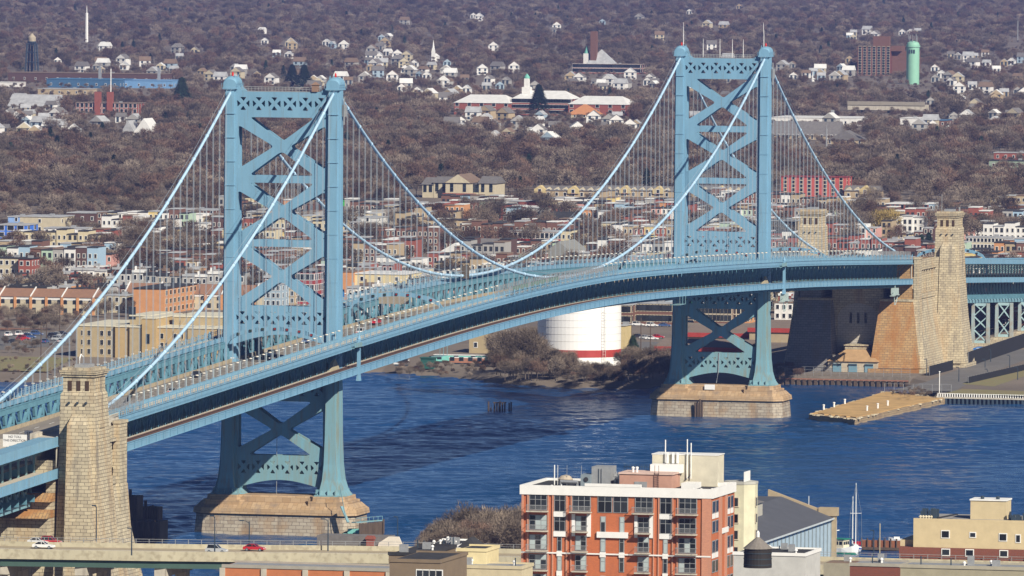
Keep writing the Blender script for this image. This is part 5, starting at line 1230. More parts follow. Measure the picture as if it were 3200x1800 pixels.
def region(a, b):
    if a < 560: s = 'left of the left tower'
    elif a < 870: s = 'seen through the left tower'
    elif a < 1260: s = 'right of the left tower'
    elif a < 1690: s = 'left of the right tower'
    elif a < 1950: s = 'seen through the right tower'
    elif a < 2240: s = 'right of the right tower'
    else: s = 'at the far right'
    return s
seen = {}
BIGN = 285
for r in rows[:BIGN]:
    x, y, rz, c, rc, tr, fl, dc = r; wl, rf, dr, H = house_meshes(c, rc, tr, fl, 5.0, dc)
    a, b = px((x, y, gz(x)+5)); dist = 'low' if b > 700 else ('in the middle rows' if b > 640 else 'in the back rows')
    lab = '%s storey %s rowhouse, %s roof, %s windows, %s door, %s' % ({2: 'two', 3: 'three'}[fl], CW[c], rc, tr, DW[dc], region(a, b))
    if lab in seen: lab = lab.replace('rowhouse', 'house')
    if lab in seen: lab = lab.replace(' door,', ' front door,')
    seen[lab] = 1
    lab = ' '.join(lab.split()[:16])
    t = thing('row_house', lab, 'row house', (x, y, gz(x)), rz, 'rowhouses of the town on the far bank'); t.scale = (1, 1, rg.uniform(.86, 1.18))
    inst('wall', wl, t); inst('roof', rf, t); inst('door', dr, t)
    for f in range(fl):
        for wy in ((-1.2, 1.2) if f else (.2, 1.5)): window(t, -.02, wy, 3.1*f+.9, .95, 1.6, 'W', tr, pane=True)
# the rest of the rowhouses as one mass, coloured per house
def mass(name, items, label):
    mb = MB(); cols = []
    def add(fn, col): n = len(mb.f); fn(); cols.extend([col]*(len(mb.f)-n))
    WC = dict(red=(.28, .085, .06), brown=(.17, .085, .06), cream=(.60, .52, .34), white=(.74, .73, .70), grey=(.36, .35, .33), tan=(.42, .33, .21), blue=(.34, .48, .60), green=(.42, .55, .42), yellow=(.66, .52, .22), dark=(.10, .055, .045), orange=(.55, .27, .12), pink=(.60, .32, .27))
    RC = dict(black=(.04, .04, .042), silver=(.42, .43, .44), white=(.72, .72, .7), brown=(.2, .14, .1))
    for x, y, rz, c, rc, tr, fl, dc in items:
        z = gz(x); H = (3.1*fl+.7)*rg.uniform(.9, 1.15)
        add(lambda: mb.box(x, x+11, y-2.5, y+2.5, z-1, z+H), WC[c]); add(lambda: mb.box(x-.3, x+11.1, y-2.5, y+2.5, z+H, z+H+.35), RC[rc])
        for f in range(fl):
            for wy in (-1.2, 1.2):
                add(lambda: mb.box(x-.1, x, y+wy-.65, y+wy+.65, z+3.1*f+.7, z+3.1*f+2.7), (.7, .68, .62) if tr != 'dark' else (.03, .03, .03)); add(lambda: mb.box(x-.14, x-.101, y+wy-.45, y+wy+.45, z+3.1*f+.9, z+3.1*f+2.5), (.02, .025, .03))
    return mb, cols
mb, cols = mass('x', rows[BIGN:], '')
me = bpy.data.meshes.new('distant_rowhouses'); me.from_pydata(mb.v, [], mb.f)
ca = me.color_attributes.new('paint', 'FLOAT_COLOR', 'CORNER'); buf = []
for p in me.polygons: buf += [*cols[p.index], 1]*p.loop_total
ca.data.foreach_set('color', buf)
bm_ = bmesh.new(); bm_.from_mesh(me); bmesh.ops.recalc_face_normals(bm_, faces=bm_.faces); bm_.to_mesh(me); bm_.free()
pm = bpy.data.materials.new('house paints'); pm.use_nodes = True; cn = pm.node_tree.nodes.new('ShaderNodeVertexColor'); cn.layer_name = 'paint'; pm.node_tree.links.new(cn.outputs[0], pm.node_tree.nodes['Principled BSDF'].inputs['Base Color']); pm.node_tree.nodes['Principled BSDF'].inputs['Roughness'].default_value = .85
me.materials.append(pm); tag(inst('distant_rowhouses', me), 'mass of small rowhouses in the back of the town', kind='stuff')
# ------------------------------------------------------------------ suburban houses among the far trees
_sh = {}
def sub_house(p, c, rc, s, orient, label, rz):
    k = (c, rc, orient)
    if k not in _sh:
        mb = MB(); gable(mb, 0, 10, -5, 5, 6, 4, orient, .5); wl = MB().box(0, 10, -5, 5, -1, 6)
        if orient == 'x': wl.loft([[(x, -5, 6), (x, 5, 6), (x, 0, 9.7)] for x in (-.6, -.55)])
        _sh[k] = (wl.mesh('wall', W_[c]), mb.mesh('roof', R_M[rc]))
    t = thing('suburban_house', label, 'house', p, rz, 'gabled houses among the far trees'); inst('wall', _sh[k][0], t, sc=(s, s, s)); inst('roof', _sh[k][1], t, sc=(s, s, s))
    for y in (-2.5, 2.5):
        for z in (1, 3.8): window(t, -.02, y*s, z*s, 1.3, 1.5, 'W', 'dark', False)
cl = []
for ca_, cb, n, sa, sb in ((150, 330, 10, 120, 22), (60, 300, 7, 60, 30), (960, 150, 10, 60, 30), (1010, 180, 6, 60, 12), (930, 205, 5, 60, 12), (1200, 320, 12, 110, 26), (1080, 245, 5, 60, 18), (1540, 215, 12, 100, 14), (1150, 205, 10, 100, 22), (1330, 350, 8, 100, 22), (2060, 190, 8, 80, 14),
                           (2480, 235, 12, 80, 30), (2440, 170, 7, 100, 22), (1530, 330, 6, 90, 30), (760, 225, 6, 70, 20), (540, 200, 7, 60, 12), (440, 160, 6, 200, 30), (840, 110, 6, 120, 25), (2200, 95, 5, 70, 8), (2320, 320, 6, 100, 20), (1800, 200, 8, 90, 90), (2500, 300, 5, 80, 30), (260, 175, 6, 120, 12), (1420, 60, 6, 400, 40)):
    for i in range(int(n*1.9)): cl.append((ca_+rg.gauss(0, .85)*sa, cb+rg.gauss(0, .7)*sb))
sl_ = 0
for a, b in cl:
    if b < 20: continue
    P = at(a, b)
    if not FREE(P.x, P.y, 8): continue
    c = rg.choice(['white', 'grey', 'white', 'cream', 'grey', 'tan', 'white', 'blue']); rc = rg.choice(['shingle', 'shingle', 'silver', 'silver', 'brown', 'white']); o_ = rg.choice('xxy')
    sz = 'large' if rg.random() < .4 else 'small'; s = .95 if sz == 'large' else .68
    side = 'left' if a < 560 else ('upper middle' if a < 1250 else ('right of centre' if a < 1700 else 'right'))
    lab = '%s %s %s house, %s roof, among trees, %s, %s' % (sz, CW[c], 'gable fronted' if o_ == 'x' else 'broad fronted', {'shingle': 'grey', 'silver': 'silver', 'white': 'white', 'brown': 'brown'}[rc], side, 'far off' if b < 170 else 'beyond the wood')
    sub_house((P.x, P.y, gz(P.x)), c, rc, s, o_, lab, rg.uniform(-.3, .3)); sl_ += 1
    OCC.append((P.x-4, P.x+12*s, P.y-8*s, P.y+8*s)); clearview(P.x, P.y-5*s, P.y+5*s, (P.x-1500)*.075)
print('suburban', sl_)
# ------------------------------------------------------------------ woods
pts = []
def wscatter(d0, d1, st, smin, smax, keep=1.0, sg=.0008):
    d = d0
    while d < d1:
        y = -(d*.066); row = st*(1+ (d-d0)*sg*0)
        while y < d*.066:
            xx = -2126+d*math.cos(YAW)-(y)*math.sin(YAW)+rg.uniform(-.5, .5)*st; yy = -571+d*math.sin(YAW)+y*math.cos(YAW)+rg.uniform(-.5, .5)*st
            if rg.random() < keep and FREE(xx, yy) and (d > 4440 or (lambda q: q[1] < edgeb(q[0])-22)(px((xx, yy, gz(xx))))):
                tf = tfree(xx, yy)
                if not tf and d < 4750 and rg.random() < .7: y += st; continue
                pts.append((xx, yy, gz(xx), rg.uniform(smin, smax)*(1 if tf else .38), 8 if rg.random() < .02 and tf else rg.randrange(8)))
            y += st
        d += st*1.1
wscatter(3700, 4440, 12, .3, .6, .9); wscatter(4440, 6250, 14, .6, 1.0, .95); wscatter(6250, 8200, 17, .4, .85, .85); wscatter(8200, 14600, 22, .4, .95, .85)
# sparse street trees inside the town
for _ in range(1000):
    d = rg.uniform(3320, 4500); y = rg.uniform(-1, 1)*d*.064; xx = -2126+d*math.cos(YAW)-y*math.sin(YAW); yy = -571+d*math.sin(YAW)+y*math.cos(YAW)
    if FREE(xx, yy, 2) and tfree(xx, yy): pts.append((xx, yy, gz(xx), rg.uniform(.45, .85), rg.randrange(8)))
print('wood', len(pts))
scatter('bare_woodland', pts, 'brown leafless woods and suburban trees reaching the horizon')
# individual trees: shore thicket, town trees, evergreens
def trees(lst, label, grp, name='bare_tree', pr=None, s=(.8, 1.2)):
    lo, hi = min(a for a, b in lst), max(a for a, b in lst); cnt = {}
    for a, b in lst:
        k = rg.uniform(*s); sz = ('short', 'middling', 'tall', 'towering')[min(3, int((k-s[0])/(s[1]-s[0])*4))]; h = ('leftmost', 'left', 'middle', 'right', 'rightmost')[min(4, int((a-lo)/(hi-lo+1)*5))]; v = 'nearer' if b > 610 else 'farther'
        tree(at(a, b), k, '%s %s, %s part, %s rows' % (sz, label, h, v), grp, pr, name)
def bush(name, label, spec):
    P_ = []
    for n, a0, a1, b0, b1, s0, s1 in spec:
        for _ in range(n): p = at(rg.uniform(a0, a1), rg.uniform(b0, b1)); P_.append((p.x, p.y, p.z, rg.uniform(s0, s1), 9+rg.randrange(4)))
    scatter(name, P_, label)
bush('shore_thicket', 'brown leafless thicket along the shore around the white tank', ((70, 1235, 1400, 905, 958, .38, .66), (24, 1240, 1370, 880, 930, .5, .85), (70, 1395, 1570, 940, 968, .22, .4), (26, 1380, 1440, 925, 950, .35, .55), (70, 1560, 1700, 922, 960, .36, .62)))
bush('shore_scrub', 'low brown scrub on the muddy shore', ((60, 1000, 1260, 920, 950, .12, .24), (20, 1950, 2020, 925, 955, .2, .35), (40, 0, 190, 905, 945, .08, .16), (24, 2240, 2340, 985, 1000, .08, .16)))
bush('roadside_brush', 'brown brush and small trees around the lots left of the jail', ((46, -10, 200, 795, 835, .25, .5), (20, 0, 190, 868, 895, .15, .3), (14, 205, 330, 780, 800, .4, .7)))
for a, b, s_, lb in ((1262, 925, 1.1, 'tall leafless tree at the left end of the shore thicket'), (1300, 938, 1.25, 'tallest leafless tree in the shore thicket left of the white tank'), (1342, 932, 1.05, 'spreading leafless tree close to the left side of the white tank'), (1383, 948, .8, 'lower leafless tree overlapping the left foot of the white tank')): tree(at(a, b), s_, lb, None, None, 'bare_tree')
tree(at(1592, 898), .8, 'small dark evergreen tree right of the white tank', None, NPC, 'evergreen_tree')
tree(at(2220, 606), 1.5, 'rounded yellow budding willow left of the anchorage tower', None, NPY, 'willow_tree')
for i, (a, b, s, l) in enumerate(((2318, 645, .9, 'dark evergreen left of the near right anchorage tower'), (2336, 645, 1.0, 'second dark evergreen touching the near right anchorage tower'), (735, 224, 2.0, 'left of two dark conifers above the left tower beam'), (765, 226, 2.1, 'right of two dark conifers above the left tower beam'), (1355, 292, 2.2, 'broad dark evergreen in front of the long school'), (457, 285, 2.4, 'dark conifer right of the red brick school'))):
    tree(at(a, b), s, l, None, NPC, 'evergreen_tree')
trees_=trees
trees([(rg.uniform(250, 560), rg.uniform(590, 720)) for _ in range(16)]+[(330, 640), (345, 655), (365, 640)], 'leafless street tree in the town left of the left tower', 'town trees at left', s=(.7, 1.2))
trees([(rg.uniform(870, 1400), rg.uniform(540, 640)) for _ in range(26)], 'leafless street tree between the towers', 'town trees in the middle', s=(.8, 1.2))
trees([(rg.uniform(2130, 2560), rg.uniform(545, 625)) for _ in range(26)], 'leafless tree in the town at the right side', 'town trees at right', s=(.9, 1.4))
# ------------------------------------------------------------------ west bank (near side)
mb = MB(); wb = [(-262, -1600), (-262, -260), (-262, -100), (-262, 1800)]
for (xa, ya), (xb, yb) in zip(wb, wb[1:]): mb.poly([(xa+2, ya, -1.5), (xb+2, yb, -1.5), (xb, yb, 2.8), (xa, ya, 2.8)]); mb.poly([(xa, ya, 2.8), (xb, yb, 2.8), (-3000, yb, 3.2), (-3000, ya, 3.2)])
tag(mb.build('bank', DIRT), 'near bank of the river', kind='structure')
sp = [tuple(on(2, 1.2, a, b)[:2]) for a, b in ((985, 1400), (1020, 1383), (1120, 1372), (1320, 1372))]
mb = MB(); mb.prism([(-263, sp[0][1])]+[(p[0], p[1]) for p in sp]+[(sp[-1][0]-30, sp[-1][1]-30), (-263, sp[-1][1]-60)][::1], -1, 1.4)
tag(mb.build('spit', DIRT), 'low spit of land at the near bank', kind='structure')
P_ = []
for i in range(90):
    a = rg.uniform(1060, 1335); b = rg.uniform(1383, 1420); s = .3+.55*min(1, max(0, (a-1050)/110)); p = on(2, 1.2, a, b); P_.append((p.x, p.y, 1.2, s*rg.uniform(.8, 1.15), 9+rg.randrange(4)))
scatter('bank_thicket', P_, 'tan leafless thicket on the near bank left of the orange apartment house')
# elevated highway
HZ = 22.0
def strip(mb, pts, w0, w1, z0, z1):
    for p, q in zip(pts, pts[1:]):
        mb.hexa([(p[0]+w0, p[1], z0), (p[0]+w1, p[1], z0), (q[0]+w1, q[1], z0), (q[0]+w0, q[1], z0)], [(p[0]+w0, p[1], z1), (p[0]+w1, p[1], z1), (q[0]+w1, q[1], z1), (q[0]+w0, q[1], z1)])
hn = [on(2, HZ+1.1, a, b) for a, b in ((0, 1381), (200, 1384), (400, 1387), (600, 1389), (800, 1391), (1020, 1394))]
hf = [on(2, HZ+1.0, a, b) for a, b in ((0, 1358), (200, 1361), (400, 1364), (600, 1367), (800, 1371), (1020, 1378))]
hx = hn[0].x-6; hw = 23.0
ext = [(hn[0].x-2.5, 420), (hn[0].x, hn[0].y)]+[(p.x, p.y) for p in hn[1:]]+[(hn[-1].x+1.5, -420)]
hwy = thing('elevated_highway', 'elevated highway with cream parapets crossing the bottom left of the picture', 'highway', (ext[0][0], 0, 3)); oo = Vector((ext[0][0], 0, 3))
def hb(mb, n, m_, par=hwy): mb.v = [tuple(Vector(v)-oo) for v in mb.v]; return mb.build(n, m_, par)
mb = MB(); strip(mb, ext, .4, hw, HZ-.9, HZ); hb(mb, 'deck', TAN)
mb = MB(); strip(mb, ext, 0, .4, HZ-1.0, HZ+1.1); hb(mb, 'near_parapet', CREAMC); mb = MB(); strip(mb, ext, hw, hw+.4, HZ-.8, HZ+1.0); hb(mb, 'far_parapet', CREAMC)
mb = MB(); strip(mb, ext, .7, 1.1, HZ-2.6, HZ-1.02); strip(mb, ext, hw-1, hw-.6, HZ-2.6, HZ-.92); hb(mb, 'girder', mat('dark green girder', (.05, .10, .08), .7))
mb = MB(); strip(mb, ext, hw+.1, hw+.18, HZ+1.9, HZ+1.98); strip(mb, ext, hw+.1, hw+.18, HZ+1.4, HZ+1.46)
for p, q in zip(ext, ext[1:]):
    n_ = max(1, round((Vector(q)-Vector(p)).length/3)); 
    for i in range(n_): t_ = i/n_; x = p[0]+(q[0]-p[0])*t_; y = p[1]+(q[1]-p[1])*t_; mb.box(x+hw+.05, x+hw+.2, y-.05, y+.05, HZ+1.0, HZ+2)
hb(mb, 'far_railing', GREY)
for p in ext[1:-1]:
    mb = MB(); mb.box(p[0]+3, p[0]+6, p[1]-1.2, p[1]+1.2, 2.5, HZ-2.7); mb.box(p[0]+hw-6, p[0]+hw-3, p[1]-1.2, p[1]+1.2, 2.5, HZ-2.7); mb.box(p[0]+1, p[0]+hw-1, p[1]-1.3, p[1]+1.3, HZ-4.4, HZ-2.62); hb(mb, 'pier', CONC)
mb = MB()
for k in (7.5, 11.3, 15): strip(mb, ext, k, k+.18, HZ+.004, HZ+.02)
hb(mb, 'lane_line', WHITE)
def car(x, y, z, heading, col, label, kind='sedan', grp=None):
    c = thing('car', label, 'car', (x, y, z), heading, grp); L = 4.7; W2 = .92; h1 = .95 if kind == 'sedan' else 1.05; h2 = 1.45 if kind == 'sedan' else 1.78
    pts = [(-L/2, .35), (-L/2, .8), (-L/2+.15, h1), (L/2-1.5, h1), (L/2-.15, .72), (L/2, .5), (L/2, .35)]
    mb = MB(); mb.loft([[(px_, y_, pz) for px_, pz in pts] for y_ in (-W2, -W2*.96, W2*.96, W2)]); body = mb.build('body', col, c)
    cab = [(-L/2+.35, h1), (L/2-1.5, h1), (L/2-2.3, h2), (-L/2+(1.2 if kind == 'sedan' else .6), h2)]
    mb = MB(); n = len(cab); mb.loft([[(a, -W2*.9, b) for a, b in cab], [(a, W2*.9, b) for a, b in cab]]); mb.build('window', GLASSD, c)
    mb = MB(); a0, a1 = cab[3][0], cab[2][0]; mb.box(a0+.05, a1-.05, -W2*.84, W2*.84, h2+.003, h2+.05)
    for s in (-1, 1):
        mb.beam((cab[0][0], s*W2*.9, h1), (cab[3][0], s*W2*.88, h2), .08, .1); mb.beam((cab[1][0], s*W2*.9, h1), (cab[2][0], s*W2*.88, h2), .08, .1); mb.beam((0-.3, s*W2*.905, h1), (-.3, s*W2*.905, h2), .06, .12)
    mb.build('roof', col, c)
    for a in (-1.45, 1.45):
        for s in (-1, 1):
            w_ = MB(); w_.tube([(a, s*(W2-.18), .33), (a, s*(W2+.03), .33)], .33, 14); wh = w_.build('wheel', DARKST, c); MB().tube([(a, s*(W2+.031), .33), (a, s*(W2+.04), .33)], .19, 10).build('rim', GREY, wh)
    for s in (-1, 1):
        MB().box(L/2-.12, L/2-.02, s*W2*.7-.2, s*W2*.7+.2, .58, .72).build('headlight', WHITE, c); MB().box(-L/2-.02, -L/2+.03, s*W2*.75-.18, s*W2*.75+.18, .62, .82).build('tail_light', REDP, c)
    return c
CW_ = mat('white car paint', (.78, .78, .78), .3, .02); CR_ = mat('red car paint', (.45, .02, .03), .3, .02); CS_ = mat('silver car paint', (.42, .44, .46), .3, .02); CB_ = mat('dark car paint', (.03, .03, .04), .3, .02); CBL = mat('blue car paint', (.05, .10, .25), .3, .02)
def oncar(a, b, z, hd, col, lab, kind='sedan', grp=None, lift=0): p = on(2, z, a, b); car(p.x, p.y, p.z+.02, hd, col, lab, kind, grp)
H2 = -math.pi/2
G = 'cars on the elevated highway'
oncar(128, 1370, HZ, H2, CR_, 'dark red sport utility car on the highway beside a white sedan', 'suv', G); oncar(110, 1380, HZ, H2, CW_, 'white sedan in the near lane below the red car', 'sedan', G); oncar(97, 1370, HZ, H2, CW_, 'white sedan with dark windows left of the red sport utility car', 'sedan', G)
oncar(545, 1391, HZ, H2, CS_, 'silver hatchback on the highway below the stone pier', 'suv', G); oncar(640, 1386, HZ, H2, CR_, 'red car on the highway right of the silver one', 'sedan', G)
BZ = lambda x: zt(x)-5.58
car(15, 7.2, BZ(15), math.pi, CW_, 'white sport utility car on the bridge road at the left tower', 'suv'); car(5, 3.5, BZ(5), math.pi, CB_, 'black car beside the white sport utility car on the bridge'); car(-176, -6.5, BZ(-176), 0, CB_, 'black car on the bridge road behind the left anchorage pillar')
car(-262, 7.5, BZ(-262), math.pi, CR_, 'red car on the bridge approach left of the left anchorage tower')
for i, (x, y, hd, c, k, lb) in enumerate(((-95, 2, 0, CS_, 'sedan', 'silver car on the bridge road left of the left tower'), (-140, 9, math.pi, CW_, 'suv', 'white van far lane of the bridge road near the left anchorage'), (60, 9.5, math.pi, CBL, 'sedan', 'dark blue car on the far lane right of the left tower'), (92, 3, 0, CW_, 'suv', 'white car on the bridge road well right of the left tower'), (130, 8.8, math.pi, CR_, 'sedan', 'red car on the bridge road before the tan sign back'), (-48, 9.4, math.pi, CB_, 'sedan', 'black car on the far lane left of the left tower'))): car(x, y, BZ(x), hd, c, lb, k)
for i, (a, b, c, k) in enumerate(((1640, 822, CW_, 'suv'), (1605, 820, CW_, 'suv'), (1672, 822, CBL, 'sedan'), (1625, 853, CS_, 'sedan'), (1640, 855, CW_, 'sedan'), (1655, 851, CR_, 'sedan'), (1606, 850, CB_, 'sedan'), (1594, 884, CR_, 'sedan'))):
    p = at(a, b); car(p.x, p.y, p.z, H2 if i != 7 else 2.6, c, ('white van parked by the brown brick terrace', 'long white van parked left on the street by the terrace', 'dark blue car parked by the terrace near the tower leg', 'silver car in the lot behind the shore trees', 'white car in the lot behind the shore trees', 'dark red car in the lot behind the shore trees', 'black car in the lot behind the shore trees', 'bright red car among bushes right of the white tank')[i], k)
for i in range(16):
    a = 20+rg.uniform(0, 140); b = rg.uniform(838, 864); p = at(a, b); nm, c_m = rg.choice((('white', CW_), ('silver', CS_), ('black', CB_), ('dark blue', CBL), ('red', CR_)))
    car(p.x, p.y, p.z+.06, rg.choice((0, H2)), c_m, '%s car parked in the lot at the left edge, %s' % (nm, ('left end', 'left half', 'right half', 'right end')[int((a-20)/35.01)]), rg.choice(('sedan', 'suv')), 'cars in the left lot')
def lamp_at(a, bt, bb, z, label, mt=DARKST, arm=1.5): p = on(2, z, a, bb); h = on(0, p.x, a, bt).z-z; street_lamp(p.x, p.y, z, h, label, 0, arm, mt, 'lamps along the highway', DARKST)
lamp_at(242, 1274, 1362, HZ, 'tall dark highway lamp in front of the left anchorage tower', arm=.4); lamp_at(331, 1331, 1397, HZ+1, 'dark lamp post at the parapet right of the anchorage tower', arm=.3)
lamp_at(540, 1300, 1388, HZ+1, 'dark lamp post in front of the stone pier at left', arm=.5); lamp_at(627, 1312, 1372, HZ, 'dark curved lamp post in front of the middle of the stone pier', arm=1.6); lamp_at(825, 1308, 1386, HZ, 'lamp post with looped top near the brick chimney', arm=1)
lamp_at(1000, 1302, 1350, 3, 'slim lamp post on the near bank right of the white gambrel shed', arm=.4); lamp_at(1085, 1333, 1378, 3, 'slim lamp post at the edge of the tan thicket', arm=.3)
# riverside sheds right of the highway
def wpt(a, b, x): return on(0, x, a, b)
X0 = -236.0; p0 = wpt(945, 1395, X0); p1 = wpt(1020, 1395, X0); zt_ = wpt(985, 1350, X0).z; zb_ = 2.8
t = thing('gambrel_shed', 'white gable ended riverside shed with brick chimney', 'shed', (X0, (p0.y+p1.y)/2, 2.8)); hw2 = (p0.y-p1.y)/2+.6; H = zt_-2.8
mb = MB(); gp = [(-3.4, 0), (3.4, 0), (3.4, H-3.3), (2.75, H-1.45), (.5, H), (-1.9, H), (-3.4, H-3.3)]
mb.loft([[(x, y, z) for y, z in gp] for x in (0, .5)]); mb.build('gable_wall', mat('warm white wall', (.72, .66, .56), .8), t)
k0 = wpt(835, 1390, X0+14).y-(p0.y+p1.y)/2
mb = MB(); mb.loft([[(x, y, z) for y, z in ((.7, H-.12), (k0, H-.12), (k0, H-3.5), (.7, H-3.5))] for x in (.6, 7)]); mb.build('roof', R_M['shingle'], t)
mb = MB(); mb.box(1, 16, -1.2, k0, 0, H-3.6); mb.build('wall', W_['grey'], t)
c0 = wpt(925, 1385, X0).y-(p0.y+p1.y)/2; c1 = wpt(943, 1385, X0).y-(p0.y+p1.y)/2; ch = wpt(934, 1347, X0).z-2.8; mb = MB(); mb.box(-1.4, -.1, c1, c0, 0, ch); mb.box(-1.6, .0, c1-.2, c0+.2, ch-.8, ch-.3); mb.build('chimney', W_['red'], t)
# fender pier beside the left stone pier
t = thing('timber_fender', 'dark timber fender wall with pale gangway beside the left stone pier', 'fender', (2, -26, 0))
a0 = on(2, 0, 905, 1356); a1 = on(2, 0, 962, 1350); mb = MB(); h_ = on(0, a0.x, 905, 1318).z
v0 = Vector((a0.x-2, a0.y+26, 0)); v1 = Vector((a1.x-2, a1.y+26, 0)); n_ = 20
for i in range(n_+1): p = v0.lerp(v1, i/n_); mb.tube([(p.x, p.y, -1), (p.x, p.y, h_+rg.uniform(-.1, .2))], .24, 6)
for z in (1, h_-.6): mb.beam(v0+Vector((.3, 0, z)), v1+Vector((.3, 0, z)), .3, .3)
v2 = v1+Vector((9, 2, 0))
for i in range(8): p = v1.lerp(v2, i/7); mb.tube([(p.x, p.y, -1), (p.x, p.y, h_)], .24, 6)
mb.build('pile_wall', WOODB, t)
mb = MB(); e1 = v1+Vector((1.5, 1, h_+.2)); e0 = v0+Vector((1.5, 2, h_+.2)); mb.beam(e0, e1, 1.4, .25); 
for i in range(7): p = e0.lerp(e1, i/6); mb.beam(p+Vector((0, -.6, 0)), p+Vector((0, -.6, 1.1)), .1, .1)
mb.beam(e0+Vector((0, -.6, 1.1)), e1+Vector((0, -.6, 1.1)), .1, .1); mb.beam(e0+Vector((0, 1.4, 0)), e0+Vector((1, 3.5, 7.2-h_+.6)), .9, .2); mb.beam(e0+Vector((-1, 1.8, 1)), e0+Vector((.4, 3.7, 9)), .14, .14)
mb.build('gangway', BLUEW, t)
p = on(2, 0, 891, 1352)
t = thing('work_float', 'small turquoise float moored by the left stone pier', 'float', (p.x, p.y, 0)); mb = MB(); mb.loft([oct_ring(1.4, 2.4, .6, -.2), oct_ring(1.6, 2.8, .6, 1.0)]); mb.build('hull', bm('turquoise hull', (.20, .52, .48)), t); MB().box(-1.2, 1.2, -2.0, 1.4, 1.05, 2.2).build('cabin', bm('turquoise hull', (.20, .52, .48)), t)
# dark timber dolphins beside the left anchorage
def dolphin(a, b, bt, w, dx, label):
    p = on(2, 0, a, b); h = on(0, p.x, a, bt).z; t = thing('mooring_dolphin', label, 'dolphin', (p.x, p.y, 0)); mb = MB()
    mb.box(0, dx, -w/2, w/2, -1, h-.6); mb.build('crib', WOODB, t); mb = MB()
    for i in range(9): mb.tube([(-.15, -w/2+w*i/8, -1), (-.15, -w/2+w*i/8, h-rg.uniform(0, .6))], .3, 6)
    mb.tube([(dx*.5, w*.2, 0), (dx*.5, w*.2, h+1)], .4, 6); mb.build('pile', WOODB, t)
dolphin(345, 1362, 1306, 11.5, 8, 'black timber dolphin in the water right of the left anchorage'); dolphin(371, 1348, 1270, 5.6, 4, 'taller black timber dolphin behind the first one')
dolphin(326, 1360, 1243, 3.6, 6, 'tall narrow dark timber tower touching the left anchorage')
p = on(2, 0, 389, 1362); t = thing('channel_marker', 'orange diamond channel marker on a post in the river', 'marker', (p.x, p.y, 0)); MB().tube([(0, 0, -1), (0, 0, 4)], .12, 6).build('post', GREY, t); mb = MB(); mb.loft([[(x, 0, 3), (x, .8, 4.2), (x, 0, 5.4), (x, -.8, 4.2)] for x in (-.06, .06)]); mb.build('diamond', ORANGE, t)
# old pilings in midstream
for i, (a, h) in enumerate(((1229, 3), (1233, 1), (1240, 2.2), (1244, 2.6), (1248, 2.4), (1252, 2.5), (1258, 3.1), (1262, 2.4), (1266, 2.8), (1281, 2.6), (1284, 2.8))):
    p = on(2, 0, a, 1034); t = tag(MB().tube([(0, 0, -1), (.1*(i % 3-1), 0, h)], [.3, .24], 7).build('timber_pile', WOODB, None, (p.x+i % 3, p.y, 0)), 'rotting timber pile of the cluster standing alone in midstream', 'pile', 'old pilings in midstream')
p = on(2, 0, 1253, 1034); tag(MB().box(-.3, .3, -2.6, 1.6, 2.5, 2.85).build('timber_crossbeam', WOODB, None, (p.x, p.y, 0)), 'broken timber crossbeam lying on the midstream piles', 'beam')
p = on(2, 0, 1748, 1049); t = thing('pier_fender', 'black timber fender piles on the face of the right stone pier', 'fender', (LSP-9.9, p.y, 0))
for k, h in ((0, 4.6), (.8, 4.4), (1.5, 5.6), (2.2, 4.8)): MB().tube([(0, -k, -1), (0, -k, h)], .34, 7).build('pile', WOODB, t)
# abandoned pier at right
q = [on(2, 2.0, a, b) for a, b in ((2035, 1040), (2150, 1052), (2345, 1005), (2225, 988))]
mb = MB(); mb.prism([(v.x, v.y) for v in (q[0], q[1], q[2]+Vector((14, -2, 0)), q[3]+Vector((14, 2, 0)))], -2, 1.7); t = mb.build('old_pier', masonry('old pier wall', (.36, .27, .16), (.30, .22, .13), (.15, .11, .07), 3, .7, .05, (.2, .14, .1), .6), None)
tag(t, 'low abandoned stone pier covered in dry grass at the right', 'pier')
mb = MB(); c_ = sum(q, Vector())/4
q2 = []
QQ = (q[0], q[1], q[2]+Vector((14, -2, 0)), q[3]+Vector((14, 2, 0)))
for i in range(4):
    for k in range(14): v = QQ[i].lerp(QQ[(i+1) % 4], k/14); v = c_+(v-c_)*rg.uniform(.88, .96); q2.append(v)
mb.prism([(v.x, v.y) for v in q2], 1.704, 2.0)
rb = MB()
for i in range(4):
    for k in range(26): v = QQ[i].lerp(QQ[(i+1) % 4], rg.random()); v = c_+(v-c_)*rg.uniform(.97, 1.02); s_ = rg.uniform(.3, .9); rb.loft([oct_ring(s_, s_*.8, s_*.3, 0), oct_ring(s_*.6, s_*.5, s_*.2, s_*.6)]); n8 = len(rb.v)-16; rb.v[n8:] = [(a+v.x, b+v.y, c+1.5) for a, b, c in rb.v[n8:]]
tag(rb.build('rubble', STONE, t), kind='stuff'); o = mb.build('grass_top', mat('dry grass', (.50, .32, .13), .95, .35, .15, bump=.3), t)
for i, (a, b) in enumerate(((2072, 1031), (2098, 1025), (2125, 1017), (2181, 1034), (2208, 1028), (2233, 1021))):
    p = on(2, 1.9, a, b); tag(MB().lathe([(.3, 0), (.3, 1.3), (.42, 1.4), (.42, 1.65), (.1, 1.75)], 8).build('bollard', WHITE, None, (p.x, p.y, p.z)), 'white bollard on the old pier, %s' % ('left edge row nearest the tip', 'left edge row second from the tip', 'left edge row third from the tip', 'right edge row nearest the tip', 'right edge row second from the tip', 'right edge row third from the tip')[i], 'bollard', 'white bollards on the old pier')
t = thing('wire_fence', 'wire fence at the root of the old pier', 'fence', tuple(on(2, 2.6, 2225, 988))); mb = MB()
for i in range(8): mb.tube([(i*.3, -i*3.1, 0), (i*.3, -i*3.1, 3)], .08, 5)
